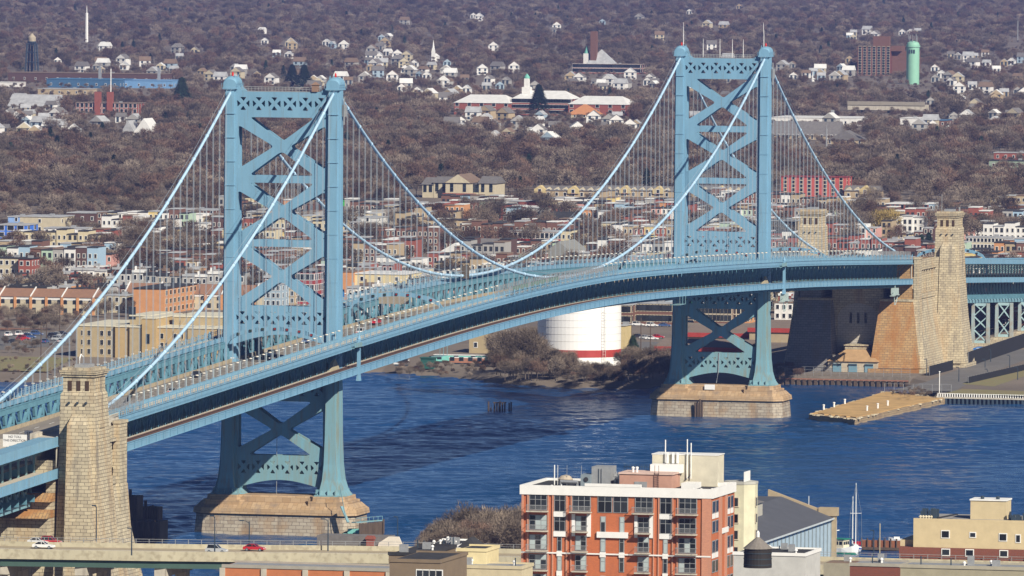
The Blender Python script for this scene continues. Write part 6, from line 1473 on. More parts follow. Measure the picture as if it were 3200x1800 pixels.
mb.beam((0, 0, 3), (2.1, -21.7, 3), .06, .06); mb.beam((0, 0, 1.5), (2.1, -21.7, 1.5), .04, .04); mb.beam((0, 0, .4), (2.1, -21.7, .4), .04, .04); mb.build('post', GREY, t)
p = on(2, 3, 2363, 990); t = thing('flag_pole', 'white pole at the corner of the riverside promenade', 'pole', (p.x, p.y, 3)); MB().tube([(0, 0, 0), (0, 0, 7)], .14, 6).build('post', WHITE, t); MB().lathe([(.3, 0), (.3, .2), (.02, .3)], 8, (0, 0, 7)).build('cap', WHITE, t)
# promenade wall and railing
pa, pb = on(2, 2.2, 2358, 998), on(2, 2.2, 2590, 1003)
t = thing('sea_wall', 'dark corrugated river wall with white railing at the right edge', 'sea wall', (pa.x, pa.y, 0)); dv = pb-pa; dv.z = 0; Ln = dv.length; dn = dv.normalized()
mb = MB(); 
for i in range(int(Ln/1.4)): p = dn*(i*1.4); mb.tube([(p.x, p.y, -1), (p.x, p.y, 1.7)], .42, 6)
mb.beam(Vector((.6, 0, .3)), dn*Ln+Vector((.6, 0, .3)), .5, 2.6); mb.build('sheet_piling', DARKST, t)
mb = MB(); mb.beam(Vector((.9, 0, 1.95)), dn*Ln+Vector((.9, 0, 1.95)), 2.4, .45); mb.build('coping', CONC, t)
mb = MB()
for i in range(int(Ln/.8)): p = dn*(i*.8)+Vector((1, 0, 2.2)); mb.box(p.x-.12, p.x+.12, p.y-.16, p.y+.16, 2.2, 3.2)
mb.beam(Vector((1, 0, 3.25)), dn*Ln+Vector((1, 0, 3.25)), .2, .15); mb.build('railing', WHITE, t)
# quay in front of the anchorage, road, grass and fence on the far bank at right
mb = MB(); mb.box(712, 745, -26, 20, -1.5, 3.1); tag(mb.build('quay', mat('quay stone', (.20, .17, .14), .9, .3, .5)), 'quay in front of the right anchorage', kind='structure')
t = thing('quay_railing', 'thin dark railing along the quay before the right anchorage', 'railing', (714, 0, 3.1)); mb = MB()
for i in range(16): mb.beam((0, -26+i*3, 0), (0, -26+i*3, 3.0), .09, .09)
for z in (1.0, 2.0, 3.0): mb.beam((0, -26, z), (0, 19, z), .06, .06)
mb.build('rail', GREY, t)
t = thing('quay_fender', 'timber fender boards along the foot of the anchorage quay', 'fender', (711.6, -3, 0)); mb = MB()
for i in range(24): mb.box(-.3, 0, -23+i*1.95, -21.9+i*1.95, -1, 2.2)
mb.build('board', WOODB, t); MB().box(-.5, -.31, -23, 23.6, 1.9, 2.3).build('waler', mat('rusty waler', (.30, .14, .09), .9), t)
def sheet(name, ab, z, m_, label, st=True):
    mb = MB(); P_ = [on(2, z, a, b) for a, b in ab]; mb.poly([(v.x, v.y, z) for v in P_]); o = mb.build(name, m_)
    tag(o, label, kind='structure'); return o
GR = mat('winter grass', (.17, .17, .07), .95, .3, .1, col2=(.22, .17, .09)); LOT = mat('lot asphalt', (.15, .145, .14), .9, .2, .2)
sheet('road', ((2245, 982), (2330, 960), (2430, 922), (2580, 868), (2580, 905), (2470, 945), (2400, 985)), 3.03, LOT, 'curving waterfront road')
sheet('lawn', ((2420, 966), (2460, 948), (2580, 915), (2580, 945), (2500, 972)), 3.04, GR, 'grass patch by the river'); sheet('lawn', ((2370, 991), (2420, 978), (2580, 984), (2580, 996)), 3.05, GR, 'grass strip behind the promenade')
sheet('parking_lot', ((1566, 822), (1700, 820), (1700, 872), (1570, 880)), 3.04, LOT, 'asphalt lot behind the white tank'); sheet('street', ((1985, 812), (1560, 819), (1560, 826), (1985, 820)), 3.05, LOT, 'street before the brick terraces')
sheet('lawn', ((0, 896), (190, 900), (120, 935), (0, 932)), 3.04, GR, 'grass left of the jail'); sheet('parking_lot', ((0, 832), (170, 836), (176, 868), (0, 880)), 3.05, LOT, 'parking lot at the left edge')
sheet('street', ((0, 792), (330, 796), (330, 808), (0, 806)), 3.06, LOT, 'street before the cream terrace'); sheet('bare_earth', ((0, 812), (190, 814), (190, 826), (0, 830)), 3.07, mat('red earth', (.24, .12, .07), .95, .2, .1), 'strip of reddish earth')
def wallrun(name, label, cat, a0, b0, a1, b1, h, m_, th=.4, z=3.05):
    p, q_ = on(2, z, a0, b0), on(2, z, a1, b1); t = thing(name, label, cat, tuple(p)); d = q_-p; MB().beam((0, 0, h/2), (d.x, d.y, h/2), th, h).build('panel', m_, t)
    mb = MB(); n = max(2, int(d.length/4))
    for i in range(n+1): mb.box(d.x*i/n-.06, d.x*i/n+.06, d.y*i/n-.06, d.y*i/n+.06, 0, h+.25)
    mb.build('post', GREY, t); return t
BF = mat('black fence screen', (.012, .013, .015), .9)
wallrun('screen_fence', 'black screened fence right of the right anchorage', 'fence', 2436, 922, 2582, 872, 5, BF); wallrun('screen_fence', 'short black screened fence at the foot of the right anchorage tower', 'fence', 2338, 945, 2396, 930, 3.2, BF)
wallrun('screen_fence', 'low black fence bordering the grass at the right edge', 'fence', 2436, 964, 2582, 930, 2, BF)
p = on(2, 3.1, 2465, 889); t = thing('tarpaulin_pile', 'bright blue tarpaulin heap behind the right anchorage', 'tarpaulin', tuple(p)); mb = MB(); mb.loft([oct_ring(8, 3.4, 1.2, 0), oct_ring(6, 2.6, 1, 1.6), oct_ring(2, 1, .4, 2.3)]); mb.build('sheet', mat('tarp blue', (.03, .18, .55), .5), t); MB().box(-4, 4, -.6, .6, 1.2, 2.1).build('timber', WHITE, t)
for i, (a, bt, bb) in enumerate(((2478, 905, 925), (2492, 880, 910), (2540, 895, 925), (2484, 930, 950), (2412, 925, 960), (2331, 905, 945), (2560, 925, 955))):
    p = on(2, 3, a, bb); h = on(0, p.x, a, bt).z-3; street_lamp(p.x, p.y, 3, h, 'dark lamp post by the waterfront road, %s' % ('before the fence', 'behind the fence', 'right bend', 'at the junction', 'left of the grass', 'beside the anchorage tower', 'rightmost')[i], 0, .4, DARKST, 'lamp posts on the far waterfront', DARKST)
for i, (a, bt, bb) in enumerate(((103, 810, 905), (117, 800, 860), (150, 772, 836), (1588, 790, 850), (1636, 815, 880), (1612, 800, 884), (330, 830, 870), (520, 640, 690), (925, 712, 762), (2254, 580, 616))):
    p = at(a, bb); h = on(0, p.x, a, bt).z-p.z; t = thing('utility_pole', 'wooden utility pole %s' % ('at the left edge before the grass', 'beside the left parking lot', 'near the cream terrace', 'in front of the brown terrace', 'in the lot right of the tank', 'beside the small evergreen', 'behind the buff jail', 'left of the left tower in town', 'in front of the pale yellow building', 'by the yellow willow')[i], 'utility pole', tuple(p), 0, 'utility poles'); MB().tube([(0, 0, 0), (0, 0, h)], [.2, .13], 6).build('pole', WOODB, t); MB().box(-.08, .08, -1.3, 1.3, h-1.2, h-1.0).build('crossarm', WOODB, t)
# ------------------------------------------------------------------ orange brick apartment house
OB = masonry('orange brick', (.53, .15, .055), (.46, .13, .05), (.35, .16, .09), .42, .14, .012, bump=0); SB = masonry('salmon brick', (.58, .27, .17), (.50, .23, .15), (.36, .2, .14), .42, .14, .012, bump=0)
CX = -521.0
pL = on(0, CX, 1313, 1222); pR = on(0, CX, 1790, 1243); W = pL.y-pR.y; ZR = on(0, CX, 1313, 1222).z+.2; hc = W/2; sc_ = W/((1510-76)/1.0)
apt = thing('apartment_house', 'orange brick apartment house with white panels and balconies in the foreground', 'apartment house', (CX, (pL.y+pR.y)/2, 3)); HB = ZR-3
fy = lambda c: hc-(c-76)*sc_; fz = lambda y, c=600: HB-(y-767-(c-76)*.022)*sc_
DEP = 21.0
block(apt, 'wall', OB, (0, -hc, 0), (DEP, hc, HB-1.8))
par = block(apt, 'parapet', WHITE, (-.35, -hc-.35, HB-1.8), (.25, hc+.35, HB)); 
for b0, b1 in (((DEP-.3, -hc-.3, HB-1.8), (DEP+.3, hc+.3, HB)), ((.3, -hc-.35, HB-1.8), (DEP-.35, -hc+.25, HB)), ((.3, hc-.25, HB-1.8), (DEP-.35, hc+.35, HB))): block(par, 'coping', WHITE, b0, b1)
block(par, 'raised_parapet', WHITE, (-.4, fy(980), HB+.01), (.3, fy(555), HB+.55)); block(apt, 'roof_deck', BLACKM, (.35, -hc+.35, HB-1.3), (DEP-.4, hc-.35, HB-.45))
# salmon piers between the bays
for c0, c1 in ((76, 92), (118, 131), (273, 285), (308, 319), (413, 425), (448, 457), (1073, 1082), (1110, 1119), (1215, 1225), (1252, 1261), (1440, 1510)): block(apt, 'pier', SB, (-.25, fy(c1), 0), (-.01, fy(c0), HB-1.82))
for c0, c1, y0, y1 in ((605, 645, 1005, 820), (888, 928, 1005, 820), (92, 118, 820, 1000)): pass
lowb = [(272, 1290), (0, 0)]
FL = 146.0
def bay(c0, c1, k, kind):
    yt = 812+FL*k*1.0; y0 = fy(c1); y1 = fy(c0)
    # k: floor index from the top
    top = fz(yt+(28 if k == 0 else 40)); bot = fz(yt+(150 if kind == 'B' else 158)); 
    f = MB(); f.box(-.12, -.013, y0+.05, y1-.05, bot, top); fr = f.build('window', GREY, apt)
    w = y1-y0; n = 3 if w > 3.2 else 2
    if w < 1.6: n = 1
    for i in range(n):
        a = y0+.15+(w-.3)*i/n+.07; b = y0+.15+(w-.3)*(i+1)/n-.07; zm = top-(top-bot)*.36
        blind = rg.random() < (.0 if k == 0 else .45)
        m2 = mat('pale blind', (.40, .47, .47), .6, .1) if blind else GLASSD
        inst('pane', MB().box(-.16, -.121, a, b, zm+.06, top-.12).mesh('pane', m2), fr); inst('pane', MB().box(-.16, -.121, a, b, bot+.12, zm-.06).mesh('pane', m2 if rg.random() < .7 else GLASSD), fr)
    if kind == 'W': block(apt, 'white_panel', WHITE, (-.3, y0, bot-1.0), (-.014, y1, bot-.02))
    if kind == 'B':
        bl = MB(); yb0, yb1 = (y0-.25, y1+.25) if w > 2.6 else (y0-.3, y1+.3); bl.box(-1.7, -.31, yb0, yb1, bot-.32, bot-.1); b_ = bl.build('balcony', CONC, apt)
        r_ = MB(); r_.box(-1.68, -1.6, yb0+.02, yb1-.02, bot+.95, bot+1.05); r_.box(-1.66, -.35, yb0+.02, yb0+.08, bot+.97, bot+1.04); r_.box(-1.66, -.35, yb1-.08, yb1-.02, bot+.97, bot+1.04)
        nn = max(6, int((yb1-yb0)/.16))
        for i in range(nn+1): yy = yb0+.04+(yb1-yb0-.08)*i/nn; r_.box(-1.66, -1.62, yy-.018, yy+.018, bot-.1, bot+.95)
        r_.build('railing', GREY, b_)
        block(apt, 'white_panel', WHITE, (-.3, y0, bot-1.05), (-.014, y1, bot-.34)) if k == 1 and 0 else None
weather(OB, (.28, .10, .06), .4, .5, (.6, .6, .12)); weather(SB, (.36, .2, .14), .4, .5, (.6, .6, .12))
for k in range(8):
    if k == 0:
        for c0, c1, kd in ((132, 272, 'B'), (320, 412, 'W'), (458, 602, 'B'), (932, 1072, 'B'), (1120, 1215, 'W'), (1262, 1405, 'B')):
            bay(c0, c1, 0, kd); block(apt, 'white_panel', WHITE, (-.3, fy(c1), fz(840)), (-.014, fy(c0), HB-1.83))
        bay(650, 765, 0, 'P'); bay(768, 885, 0, 'P'); block(apt, 'white_panel', WHITE, (-.3, fy(885), fz(848)), (-.014, fy(650), HB-1.83))
    else:
        yb = 960+FL*(k-1)
        for c0, c1, kd in ((132, 272, 'B'), (320 if k == 1 else 345, 412 if k == 1 else 385, 'W'), (482, 572, 'B'), (672, 716, 'W' if k == 2 else 'P'), (816, 858, 'W' if k == 2 else 'P'), (955, 1045, 'B'), (1120 if k == 1 else 1146, 1215 if k == 1 else 1186, 'W'), (1262, 1400, 'B')): bay(c0, c1, k, kd)
        if k == 1:
            for c0, c1 in ((458, 482), (572, 602), (932, 955), (1045, 1072)): block(apt, 'white_panel', WHITE, (-.28, fy(c1), fz(1150)), (-.02, fy(c0), fz(985)))
            block(apt, 'white_band', WHITE, (-.5, fy(885), fz(1155)), (-.02, fy(650), fz(1112)))
    if k in (2, 4, 6): z = fz(812+FL*k+178); block(apt, 'string_course', WHITE, (-.32, -hc, z), (-.26, hc, z+.28))
# south side
for i, (d0, d1) in enumerate(((.6, 3.2), (3.8, 6.0), (14.5, 16.5), (17.3, 19.6))):
    for k in range(8):
        z = fz(870+FL*k)
        w = MB(); w.box(d0, d1, -hc-.1, -hc-.013, z-2.4, z); f = w.build('window', GREY, apt); inst('pane', MB().box(d0+.15, d1-.15, -hc-.14, -hc-.101, z-2.2, z-.15).mesh('pane', GLASSD), f)
        if k % 2 == 0: block(apt, 'white_panel', WHITE, (d0, -hc-.12, z-3.4), (d1, -hc-.014, z-2.42))
block(apt, 'pier', SB, (6.6, -hc-.2, 0), (9, -hc-.014, HB-1.82)); block(apt, 'pier', SB, (12, -hc-.2, 0), (13.8, -hc-.014, HB-1.82))
block(apt, 'white_band', WHITE, (8.8, -hc-.3, fz(1130)), (14.5, -hc-.21, fz(1090)))
# roof plant
pk = fy(860)
ph = block(apt, 'stair_house', bm('dusty pink wall', (.48, .27, .20)), (4.5, fy(1170), HB-1.1), (12, fy(775), HB+2.2)); block(ph, 'coping', bm('pale pink trim', (.62, .45, .38)), (4.3, fy(1180), HB+2.2), (12.2, fy(768), HB+2.5)); block(ph, 'louvre', GREY, (4.38, fy(985), HB-.6), (4.48, fy(890), HB+.8))
mb = MB()
for i in range(9): mb.box(4.2, 4.28, fy(1075), fy(1048), HB-1+.42*i, HB-.94+.42*i)
for c in (1045, 1075): mb.beam((4.2, fy(c), HB-1), (4.2, fy(c), HB+4), .08, .08)
mb.build('ladder', RAIL, ph)
mm = block(apt, 'lift_house', bm('cream render', (.60, .56, .44)), (13.5, fy(1440), HB-1.1), (19.5, fy(945), HB+5.5)); block(mm, 'coping', WHITE, (13.4, fy(1445), HB+5.5), (19.6, fy(940), HB+5.65)); block(apt, 'service_box', WHITE, (10, fy(1190), HB+2.2), (13, fy(960), HB+3.8))
for c, h0, h1 in ((1048, 4, 8.4), (1214, 1, 8.6), (1243, 1, 7.9)): MB().tube([(13.1, fy(c), HB+h0), (13.1, fy(c), HB+h1)], .11, 6).build('whip_aerial', WHITE, mm)
for c in (1065, 1108, 1142): MB().box(12.9, 13.3, fy(c+8), fy(c-8), HB+3.9, HB+6.0).build('panel_antenna', WHITE, mm)
mb = MB(); mb.tube([(13.2, fy(1200), HB+.8), (13.2, fy(1238), HB+1.6), (13.2, fy(1243), HB+4)], .1, 6); mb.build('conduit', DARKST, mm)
un = block(apt, 'air_handler', GREY, (6, fy(695), HB-1.1), (11, fy(550), HB+3.4)); mb = MB()
for c in (605, 625): mb.beam((5.9, fy(c), HB), (5.9, fy(c), HB+3), .08, .08)
mb.build('ladder', DARKST, un); u2 = block(apt, 'air_handler', mat('blue grey unit', (.22, .27, .30), .6), (4.5, fy(550), HB-1.1), (9, fy(480), HB+1.9)); MB().tube([(4.35, fy(522), HB+1), (4.49, fy(522), HB+1)], .45, 14).build('fan', BLACKM, u2)
mb = MB()
for i in range(46):
    c = rg.uniform(700, 800); mb.box(8+rg.uniform(0, 3), 8.6+rg.uniform(0, 3), fy(c), fy(c)+rg.uniform(.2, .8), HB+rg.uniform(-.8, 1.6), HB+rg.uniform(.2, 2.4))
mb.build('pipework', mat('shiny duct', (.50, .51, .52), .35, .2, 2, metal=.6), apt)
MB().tube([(3, fy(345), HB-1), (3, fy(345), HB+.6), (3, fy(470), HB+.5), (3, fy(475), HB-1)], .38, 8).build('duct', mat('shiny duct', (.5, .5, .5)), apt); MB().lathe([(1.4, 0), (1.5, .4), (.9, 1.0), (.1, 1.2)], 12, (9, fy(325), HB+.3)).build('satellite_dish', bm('dusty dish', (.42, .36, .28)), apt)
for c in (250, 275, 455, 552, 345): MB().tube([(8, fy(c), HB-1), (8, fy(c), HB+3.4)], .05 if c > 251 else .12, 5).build('mast', WHITE if c < 276 else GREY, apt)
mb = MB()
for i in range(12): c = 735+i*19; mb.box(13, 13.1, fy(c+3), fy(c), HB+2, HB+3.6); mb.box(13, 13.1, fy(c+12), fy(c), HB+3.0, HB+3.15)
mb.build('roof_rail', DARKST, apt)
for c, x in ((285, 2), (1355, 2), (1415, 2), (1490, 3), (865, 6), (895, 6)): MB().lathe([(.22, 0), (.22, .7), (.32, .75), (.28, 1.0), (.05, 1.1)], 8, (x, fy(c), (HB-1.1) if x < 5 else HB+2.5)).build('roof_vent', WHITE, apt)
block(apt, 'roof_hatch', WHITE, (6, fy(1340), HB-1.1), (11, fy(1230), HB+.6)); block(apt, 'inner_parapet', WHITE, (14, fy(1500), HB-1.1), (14.4, fy(1360), HB+.3))
# cream octagonal stair tower house behind
p = on(0, -490, 1873, 1222); pr_ = abs(on(0, -490, 1899, 1222).y-on(0, -490, 1846, 1222).y)/2+1.1
t = thing('cream_tower_block', 'pale cream faceted block with narrow windows behind the orange apartment house', 'building', (-484, p.y+2, 3)); hh = p.z-3
ring = lambda z, k=1: [(pr_*k*1.05*math.cos(a), pr_*k*1.05*math.sin(a), z) for a in [math.pi/8+math.pi/4*i for i in range(8)]]
mb = MB(); mb.loft([ring(0), ring(hh)]); mb.box(0, 12, -.5, pr_+6, 0, hh-.6); mb.build('wall', bm('pale cream render', (.60, .58, .42)), t); mb = MB(); mb.loft([ring(hh-.01, 1.03), ring(hh+.5, 1.03)]); mb.build('parapet', bm('grey rim', (.42, .42, .38)), t)
for k in range(7): z = hh-4.2-3.2*k; window(t, -pr_*.99, .3, z, .9, 1.6, 'W', 'cream'); window(t, -pr_*.2, -pr_*1.0, z, .9, 1.6, 'S', 'cream')
for i in range(6): MB().box(-2+i*.9, -1.4+i*.9, -1.2, -1.0, hh+.5, hh+2.4).build('panel_antenna', WHITE, t)
# pier warehouse
XW0, XW1 = -205.0, -92.0; EZ = 10.0
e0 = on(0, XW1, 2090, 1300); EZ = e0.z; YS = e0.y; rd = on(0, XW1, 2072, 1266)
def whouse():
    t = thing('pier_warehouse', 'long pier warehouse with slate roof and pale blue side wall', 'warehouse', ((XW0+XW1)/2, YS+14, 0)); o = Vector(((XW0+XW1)/2, YS+14, 0))
    def b(mb, n, m_, par=t): mb.v = [tuple(Vector(v)-o) for v in mb.v]; return mb.build(n, m_, par)
    y1, y2, y3 = YS, YS+15.5, YS+31; zr = EZ+4.6
    b(MB().box(XW0, XW1, y1, y3, -1, EZ-.3), 'wall', bm('pale blue siding', (.36, .46, .53))); 
    mb = MB(); mb.loft([[(x, y1-.8, EZ-.25), (x, y2-3.4, zr), (x, y2+3.4, zr), (x, y3+.8, EZ-.25)] for x in (XW0-.5, XW1)]); r = b(mb, 'roof', mat('slate roof', (.085, .09, .105), .8, .15, .3))
    mb = MB(); mb.box(XW0, XW1-42, y2-7.5, y2+7.5, zr-2, zr+1.6); c = b(mb, 'clerestory', bm('weathered clerestory', (.42, .40, .34)), r); mb = MB(); mb.loft([[(x, y2-8, zr+1.62), (x, y2, zr+3.2), (x, y2+8, zr+1.62)] for x in (XW0, XW1-41.6)]); b(mb, 'roof', R_M['shingle'], c)
    mb = MB()
    for x in frange(XW0, XW1, 4.6): mb.box(x-.2, x+.2, y1-.22, y1-.013, -1, EZ-.5)
    b(mb, 'siding_post', bm('dull post', (.20, .24, .26)), t); b(MB().box(XW0, XW1, y1-.9, y1-.75, EZ-.6, EZ-.22), 'gutter', bm('pale gutter', (.50, .54, .55)), t)
    hd = b(MB().box(XW1, XW1+1.4, y1-1.2, y3+1, -1, EZ+.8), 'end_wall', bm('tan headhouse', (.38, .30, .19)), t); b(MB().box(XW1-.3, XW1+2, y1-1.6, y1+3, EZ+.2, EZ+2.2), 'corner_block', bm('tan headhouse', (.38, .30, .19)), hd)
    mb = MB(); mb.loft([[(x, y1+3, EZ+.8), (x, y1+3, EZ+1.8), (x, y2, zr+1.6), (x, y2, zr-.4)] for x in (XW1, XW1+1.4)]); b(mb, 'gable_parapet', bm('tan headhouse', (.38, .30, .19)), hd)
    b(MB().box(XW0-40, XW1+4, y1-3, y3+3, -1.2, 1.6), 'pier_deck', CONC, t)
whouse()
# ------------------------------------------------------------------ boats and dock
def sailboat(p):
    t = thing('sailboat', 'white two masted sailboat with blue sail cover and blue stripe', 'sailboat', tuple(p), math.radians(200)); 
    def sec(x, w, zk, zd): return [(x, 0, zk), (x, w*.75, zk+.5), (x, w, zd*.6), (x, w*.96, zd), (x, -w*.96, zd), (x, -w, zd*.6), (x, -w*.75, zk+.5)]
    S = [(-5.6, .9, .1, 1.15), (-4, 1.5, -.4, 1.1), (-1, 1.8, -.6, 1.1), (2, 1.5, -.5, 1.25), (4.6, .7, -.1, 1.5), (6, .08, .6, 1.7)]
    mb = MB(); mb.loft([sec(*s) for s in S]); h = mb.build('hull', WHITE, t)
    for s in (-1, 1):
        mb = MB(); 
        for (x0, w0, _, z0), (x1, w1, _, z1) in zip(S, S[1:]): mb.hexa([(x0, s*w0*1.0, z0*.6), (x1, s*w1*1.0, z1*.6), (x1, s*(w1+.03), z1*.6), (x0, s*(w0+.03), z0*.6)], [(x0, s*w0*.99, z0*.8), (x1, s*w1*.99, z1*.8), (x1, s*(w1+.03), z1*.8), (x0, s*(w0+.03), z0*.8)])
        mb.build('stripe', mat('hull blue', (.03, .08, .35), .4), h)
    MB().loft([[(-2.5, -1, 1.1), (2.6, -.7, 1.25), (2.6, .7, 1.25), (-2.5, 1, 1.1)], [(-2.3, -.8, 1.75), (2.0, -.55, 1.7), (2.0, .55, 1.7), (-2.3, .8, 1.75)]]).build('cabin', WHITE, t)
    for x, hgt in ((1.4, 17.2), (-3.6, 13.5)):
        m_ = MB().tube([(x, 0, 1.2), (x, 0, hgt)], [.13, .09], 8).build('mast', WHITE, t)
        if x > 0: MB().tube([(x, -1.4, hgt*.56), (x, 1.4, hgt*.56)], .06, 5).build('spreader', WHITE, m_); MB().tube([(x, 0, 2.6), (x-4.4, 0, 2.7)], [.28, .2], 8).build('sail_cover', mat('sail cover navy', (.03, .06, .20), .8), t)
    mb = MB(); mb.tube([(5.9, 0, 1.7), (1.4, 0, 17)], .03, 4)
    for s in (-1, 1): mb.tube([(1.3, s*1.6, 1.2), (1.4, s*1.4, 9.6), (1.4, 0, 17)], .03, 4)
    mb.tube([(-5.5, 0, 1.3), (-3.6, 0, 13.4)], .03, 4); mb.build('rigging', GREY, t)
sailboat(on(2, 0, 2150, 1387))
def trawler(p):
    t = thing('trawler', 'white and green cabin trawler moored left of the sailboat', 'boat', tuple(p), math.radians(250))
    S = [(-5, 1.5, 1.2), (-2, 1.9, 1.2), (2, 1.8, 1.5), (4.5, 1.0, 2.0), (5.8, .1, 2.4)]
    mb = MB(); mb.loft([[(x, 0, -.5), (x, w*.8, -.1), (x, w, z), (x, -w, z), (x, -w*.8, -.1)] for x, w, z in S]); h = mb.build('hull', WHITE, t)
    mb = MB(); mb.loft([[(x, 0, -.52), (x, w*.82, -.08), (x, w*.9, .5), (x, -w*.9, .5), (x, -w*.82, -.08)] for x, w, z in S]); mb.build('green_boot', mat('boat green', (.02, .22, .14), .5), h)
    c = MB().box(-2.5, 2.4, -1.4, 1.4, 1.4, 3.6).build('wheelhouse', bm('cream cabin', (.66, .60, .45)), t)
    for i in range(4): MB().box(-2.2+i*1.15, -1.4+i*1.15, -1.45, -1.401, 2.3, 3.1).build('window', GLASSD, c); MB().box(-2.2+i*1.15, -1.4+i*1.15, 1.401, 1.45, 2.3, 3.1).build('window', GLASSD, c)
    for y in (-.9, 0, .9): MB().box(2.401, 2.45, y-.35, y+.35, 2.3, 3.1).build('window', GLASSD, c); MB().box(-2.55, -2.501, y-.35, y+.35, 2.3, 3.1).build('window', GLASSD, c)
    MB().box(-2.9, 2.8, -1.6, 1.6, 3.6, 3.8).build('roof', mat('boat green', (.02, .22, .14), .5), t); MB().tube([(-.5, 0, 3.8), (-.5, 0, 8.2)], .1, 6).build('mast', WHITE, t); MB().box(-.6, -.4, -1.3, 1.3, 5.6, 5.8).build('radar_arm', WHITE, t); MB().box(-2, -1, -.4, .4, 3.8, 5.4).build('stack', BLACKM, t)
trawler(on(2, 0, 2108, 1392))
def small_boat(p, rz, L, col, label, mast=0):
    t = thing('small_boat', label, 'boat', tuple(p), rz); S = [(-L/2, L*.14, .7), (0, L*.17, .7), (L*.35, L*.1, .9), (L/2, .04, 1.1)]
    mb = MB(); mb.loft([[(x, 0, -.25), (x, w*.8, -.1), (x, w, z), (x, -w, z), (x, -w*.8, -.1)] for x, w, z in S]); mb.build('hull', col, t); MB().box(-L*.2, L*.15, -L*.09, L*.09, .7, 1.2).build('cabin', WHITE, t)
    if mast: MB().tube([(L*.1, 0, .8), (L*.1, 0, mast)], .09, 6).build('mast', WHITE, t)
small_boat(on(2, 0, 2172, 1370), 1.9, 5, CR_, 'small red dinghy right of the sailboat'); small_boat(on(2, 0, 2195, 1376), 1.4, 6, mat('olive canvas', (.20, .22, .10), .8), 'olive covered boat right of the red dinghy'); small_boat(on(2, 0, 2255, 1362), 1.6, 4, WHITE, 'upturned white and red dinghy on the dock')
small_boat(on(2, 0, 2042, 1389), 1.4, 9, WHITE, 'white sloop moored beside the warehouse wall', 14); small_boat(on(2, 0, 2082, 1388), 1.5, 8, mat('aqua canvas', (.12, .45, .55), .7), 'small boat under an aqua cover left of the trawler', 7); small_boat(on(2, 0, 2068, 1392), 1.5, 7, WHITE, 'low white boat left of the aqua covered one', 5)
pa, pb = on(2, 1, 2168, 1371), on(2, 1, 2300, 1374)
t = thing('timber_dock', 'rust brown timber dock fence behind the moored boats', 'dock', (pa.x, pa.y, 0)); d = pb-pa
MB().beam((0, 0, 1.2), (d.x, d.y, 1.2), .4, 2.2).build('fence', mat('rust timber', (.26, .10, .05), .9, .3, .8), t); MB().beam((-3, 0, .4), (d.x-3, d.y, .4), 2.4, .5).build('deck', WOODB, t)
for i in range(10): MB().tube([(d.x*i/9-.4, d.y*i/9, -1), (d.x*i/9-.4, d.y*i/9, 2.8)], .2, 6).build('pile', WOODB, t)
for a, bt, lb in ((2198, 1336, 'dark dock lamp left of the sailboat reflection'), (2020, 1307, 'dark lamp post before the warehouse wall')): p = on(2, 1, a, 1398); street_lamp(p.x, p.y, 1, on(0, p.x, a, bt).z-1, lb, 0, .3, DARKST, None, DARKST)
p = on(2, 1, 2213, 1398); t = thing('dock_pole', 'bare tan mast pole on the dock', 'pole', tuple(p)); MB().tube([(0, 0, -1), (0, 0, 8)], .12, 6).build('pole', bm('tan pole', (.45, .38, .25)), t)
# cream and brick building at lower right
X2 = -330.0
pL = on(0, X2, 2298, 1310); pR = on(0, X2, 2640, 1318); zm = on(0, X2, 2298, 1376).z; zR = pL.z; wd = pL.y-pR.y
t = thing('waterfront_building', 'cream upper walled building with brick base at the lower right', 'building', (X2, (pL.y+pR.y)/2, 3)); h2 = wd/2; H = zR-3; hm = zm-3; s2 = wd/(2640-2298.)
yy = lambda a: h2-(a-2298)*s2; zz = lambda b: on(0, X2, 2298, b).z-3
RB = masonry('dark red brick', (.20, .055, .035), (.16, .05, .035), (.22, .13, .09), .45, .15, .015, bump=0)
block(t, 'wall', bm('cream stucco', (.56, .46, .28), .1), (0, -h2, hm), (22, h2, H)); block(t, 'brick_base', RB, (-.3, -h2-.3, 0), (22, h2+3, hm-.02)); block(t, 'side_wing', bm('cream stucco', (.56, .46, .28), .1), (2, h2+.02, hm), (16, h2+3.2, zz(1360)))
block(t, 'roof', mat('gravel roof', (.30, .29, .28), .9, .3, .8), (.5, -h2+.5, H+.005), (21.5, h2-.5, H+.1)); block(t, 'parapet', bm('cream stucco', (.56, .46, .28), .1), (0, -h2, H+.01), (.4, h2, H+.55))
for a, b0, b1, w in ((2379, 1350, 1334, 21), (2448, 1347, 1337, 15), (2524, 1354, 1338, 20), (2562, 1357, 1340, 11)):
    hgt = zz(b1)-zz(b0); window(t, -.02, yy(a), zz(b0), w*s2*.85, hgt, 'W', 'white')
for a in (2381, 2441, 2527): window(t, -.32, yy(a), zz(1394), 21*s2*.85, zz(1380)-zz(1394), 'W', 'white')
ph = block(t, 'roof_house', bm('cream stucco', (.56, .46, .28), .1), (8, yy(2514), H+.1), (14, yy(2424), zz(1268)+.5)); block(ph, 'coping', WHITE, (7.8, yy(2516), zz(1268)+.5), (14.2, yy(2422), zz(1268)+.8))
for a in (2452, 2491): MB().tube([(9, yy(a), zz(1268)+.8), (9, yy(a), zz(1258)+.6)], .4, 8).build('chimney_pot', DARKST, ph)
mb = MB()
for i in range(26): a = rg.uniform(2306, 2350) if i < 14 else rg.uniform(2520, 2560); x = rg.uniform(2, 8); mb.box(x, x+rg.uniform(.3, 1), yy(a)-rg.uniform(.2, .8), yy(a), H+.1, H+rg.uniform(.8, 2.4))
tag(mb.build('roof_clutter', DARKST, t), kind='stuff'); MB().beam((4, yy(2350), H+.4), (6, yy(2395), H+1.2), 1.4, .2).build('roof_panel', BLACKM, t)
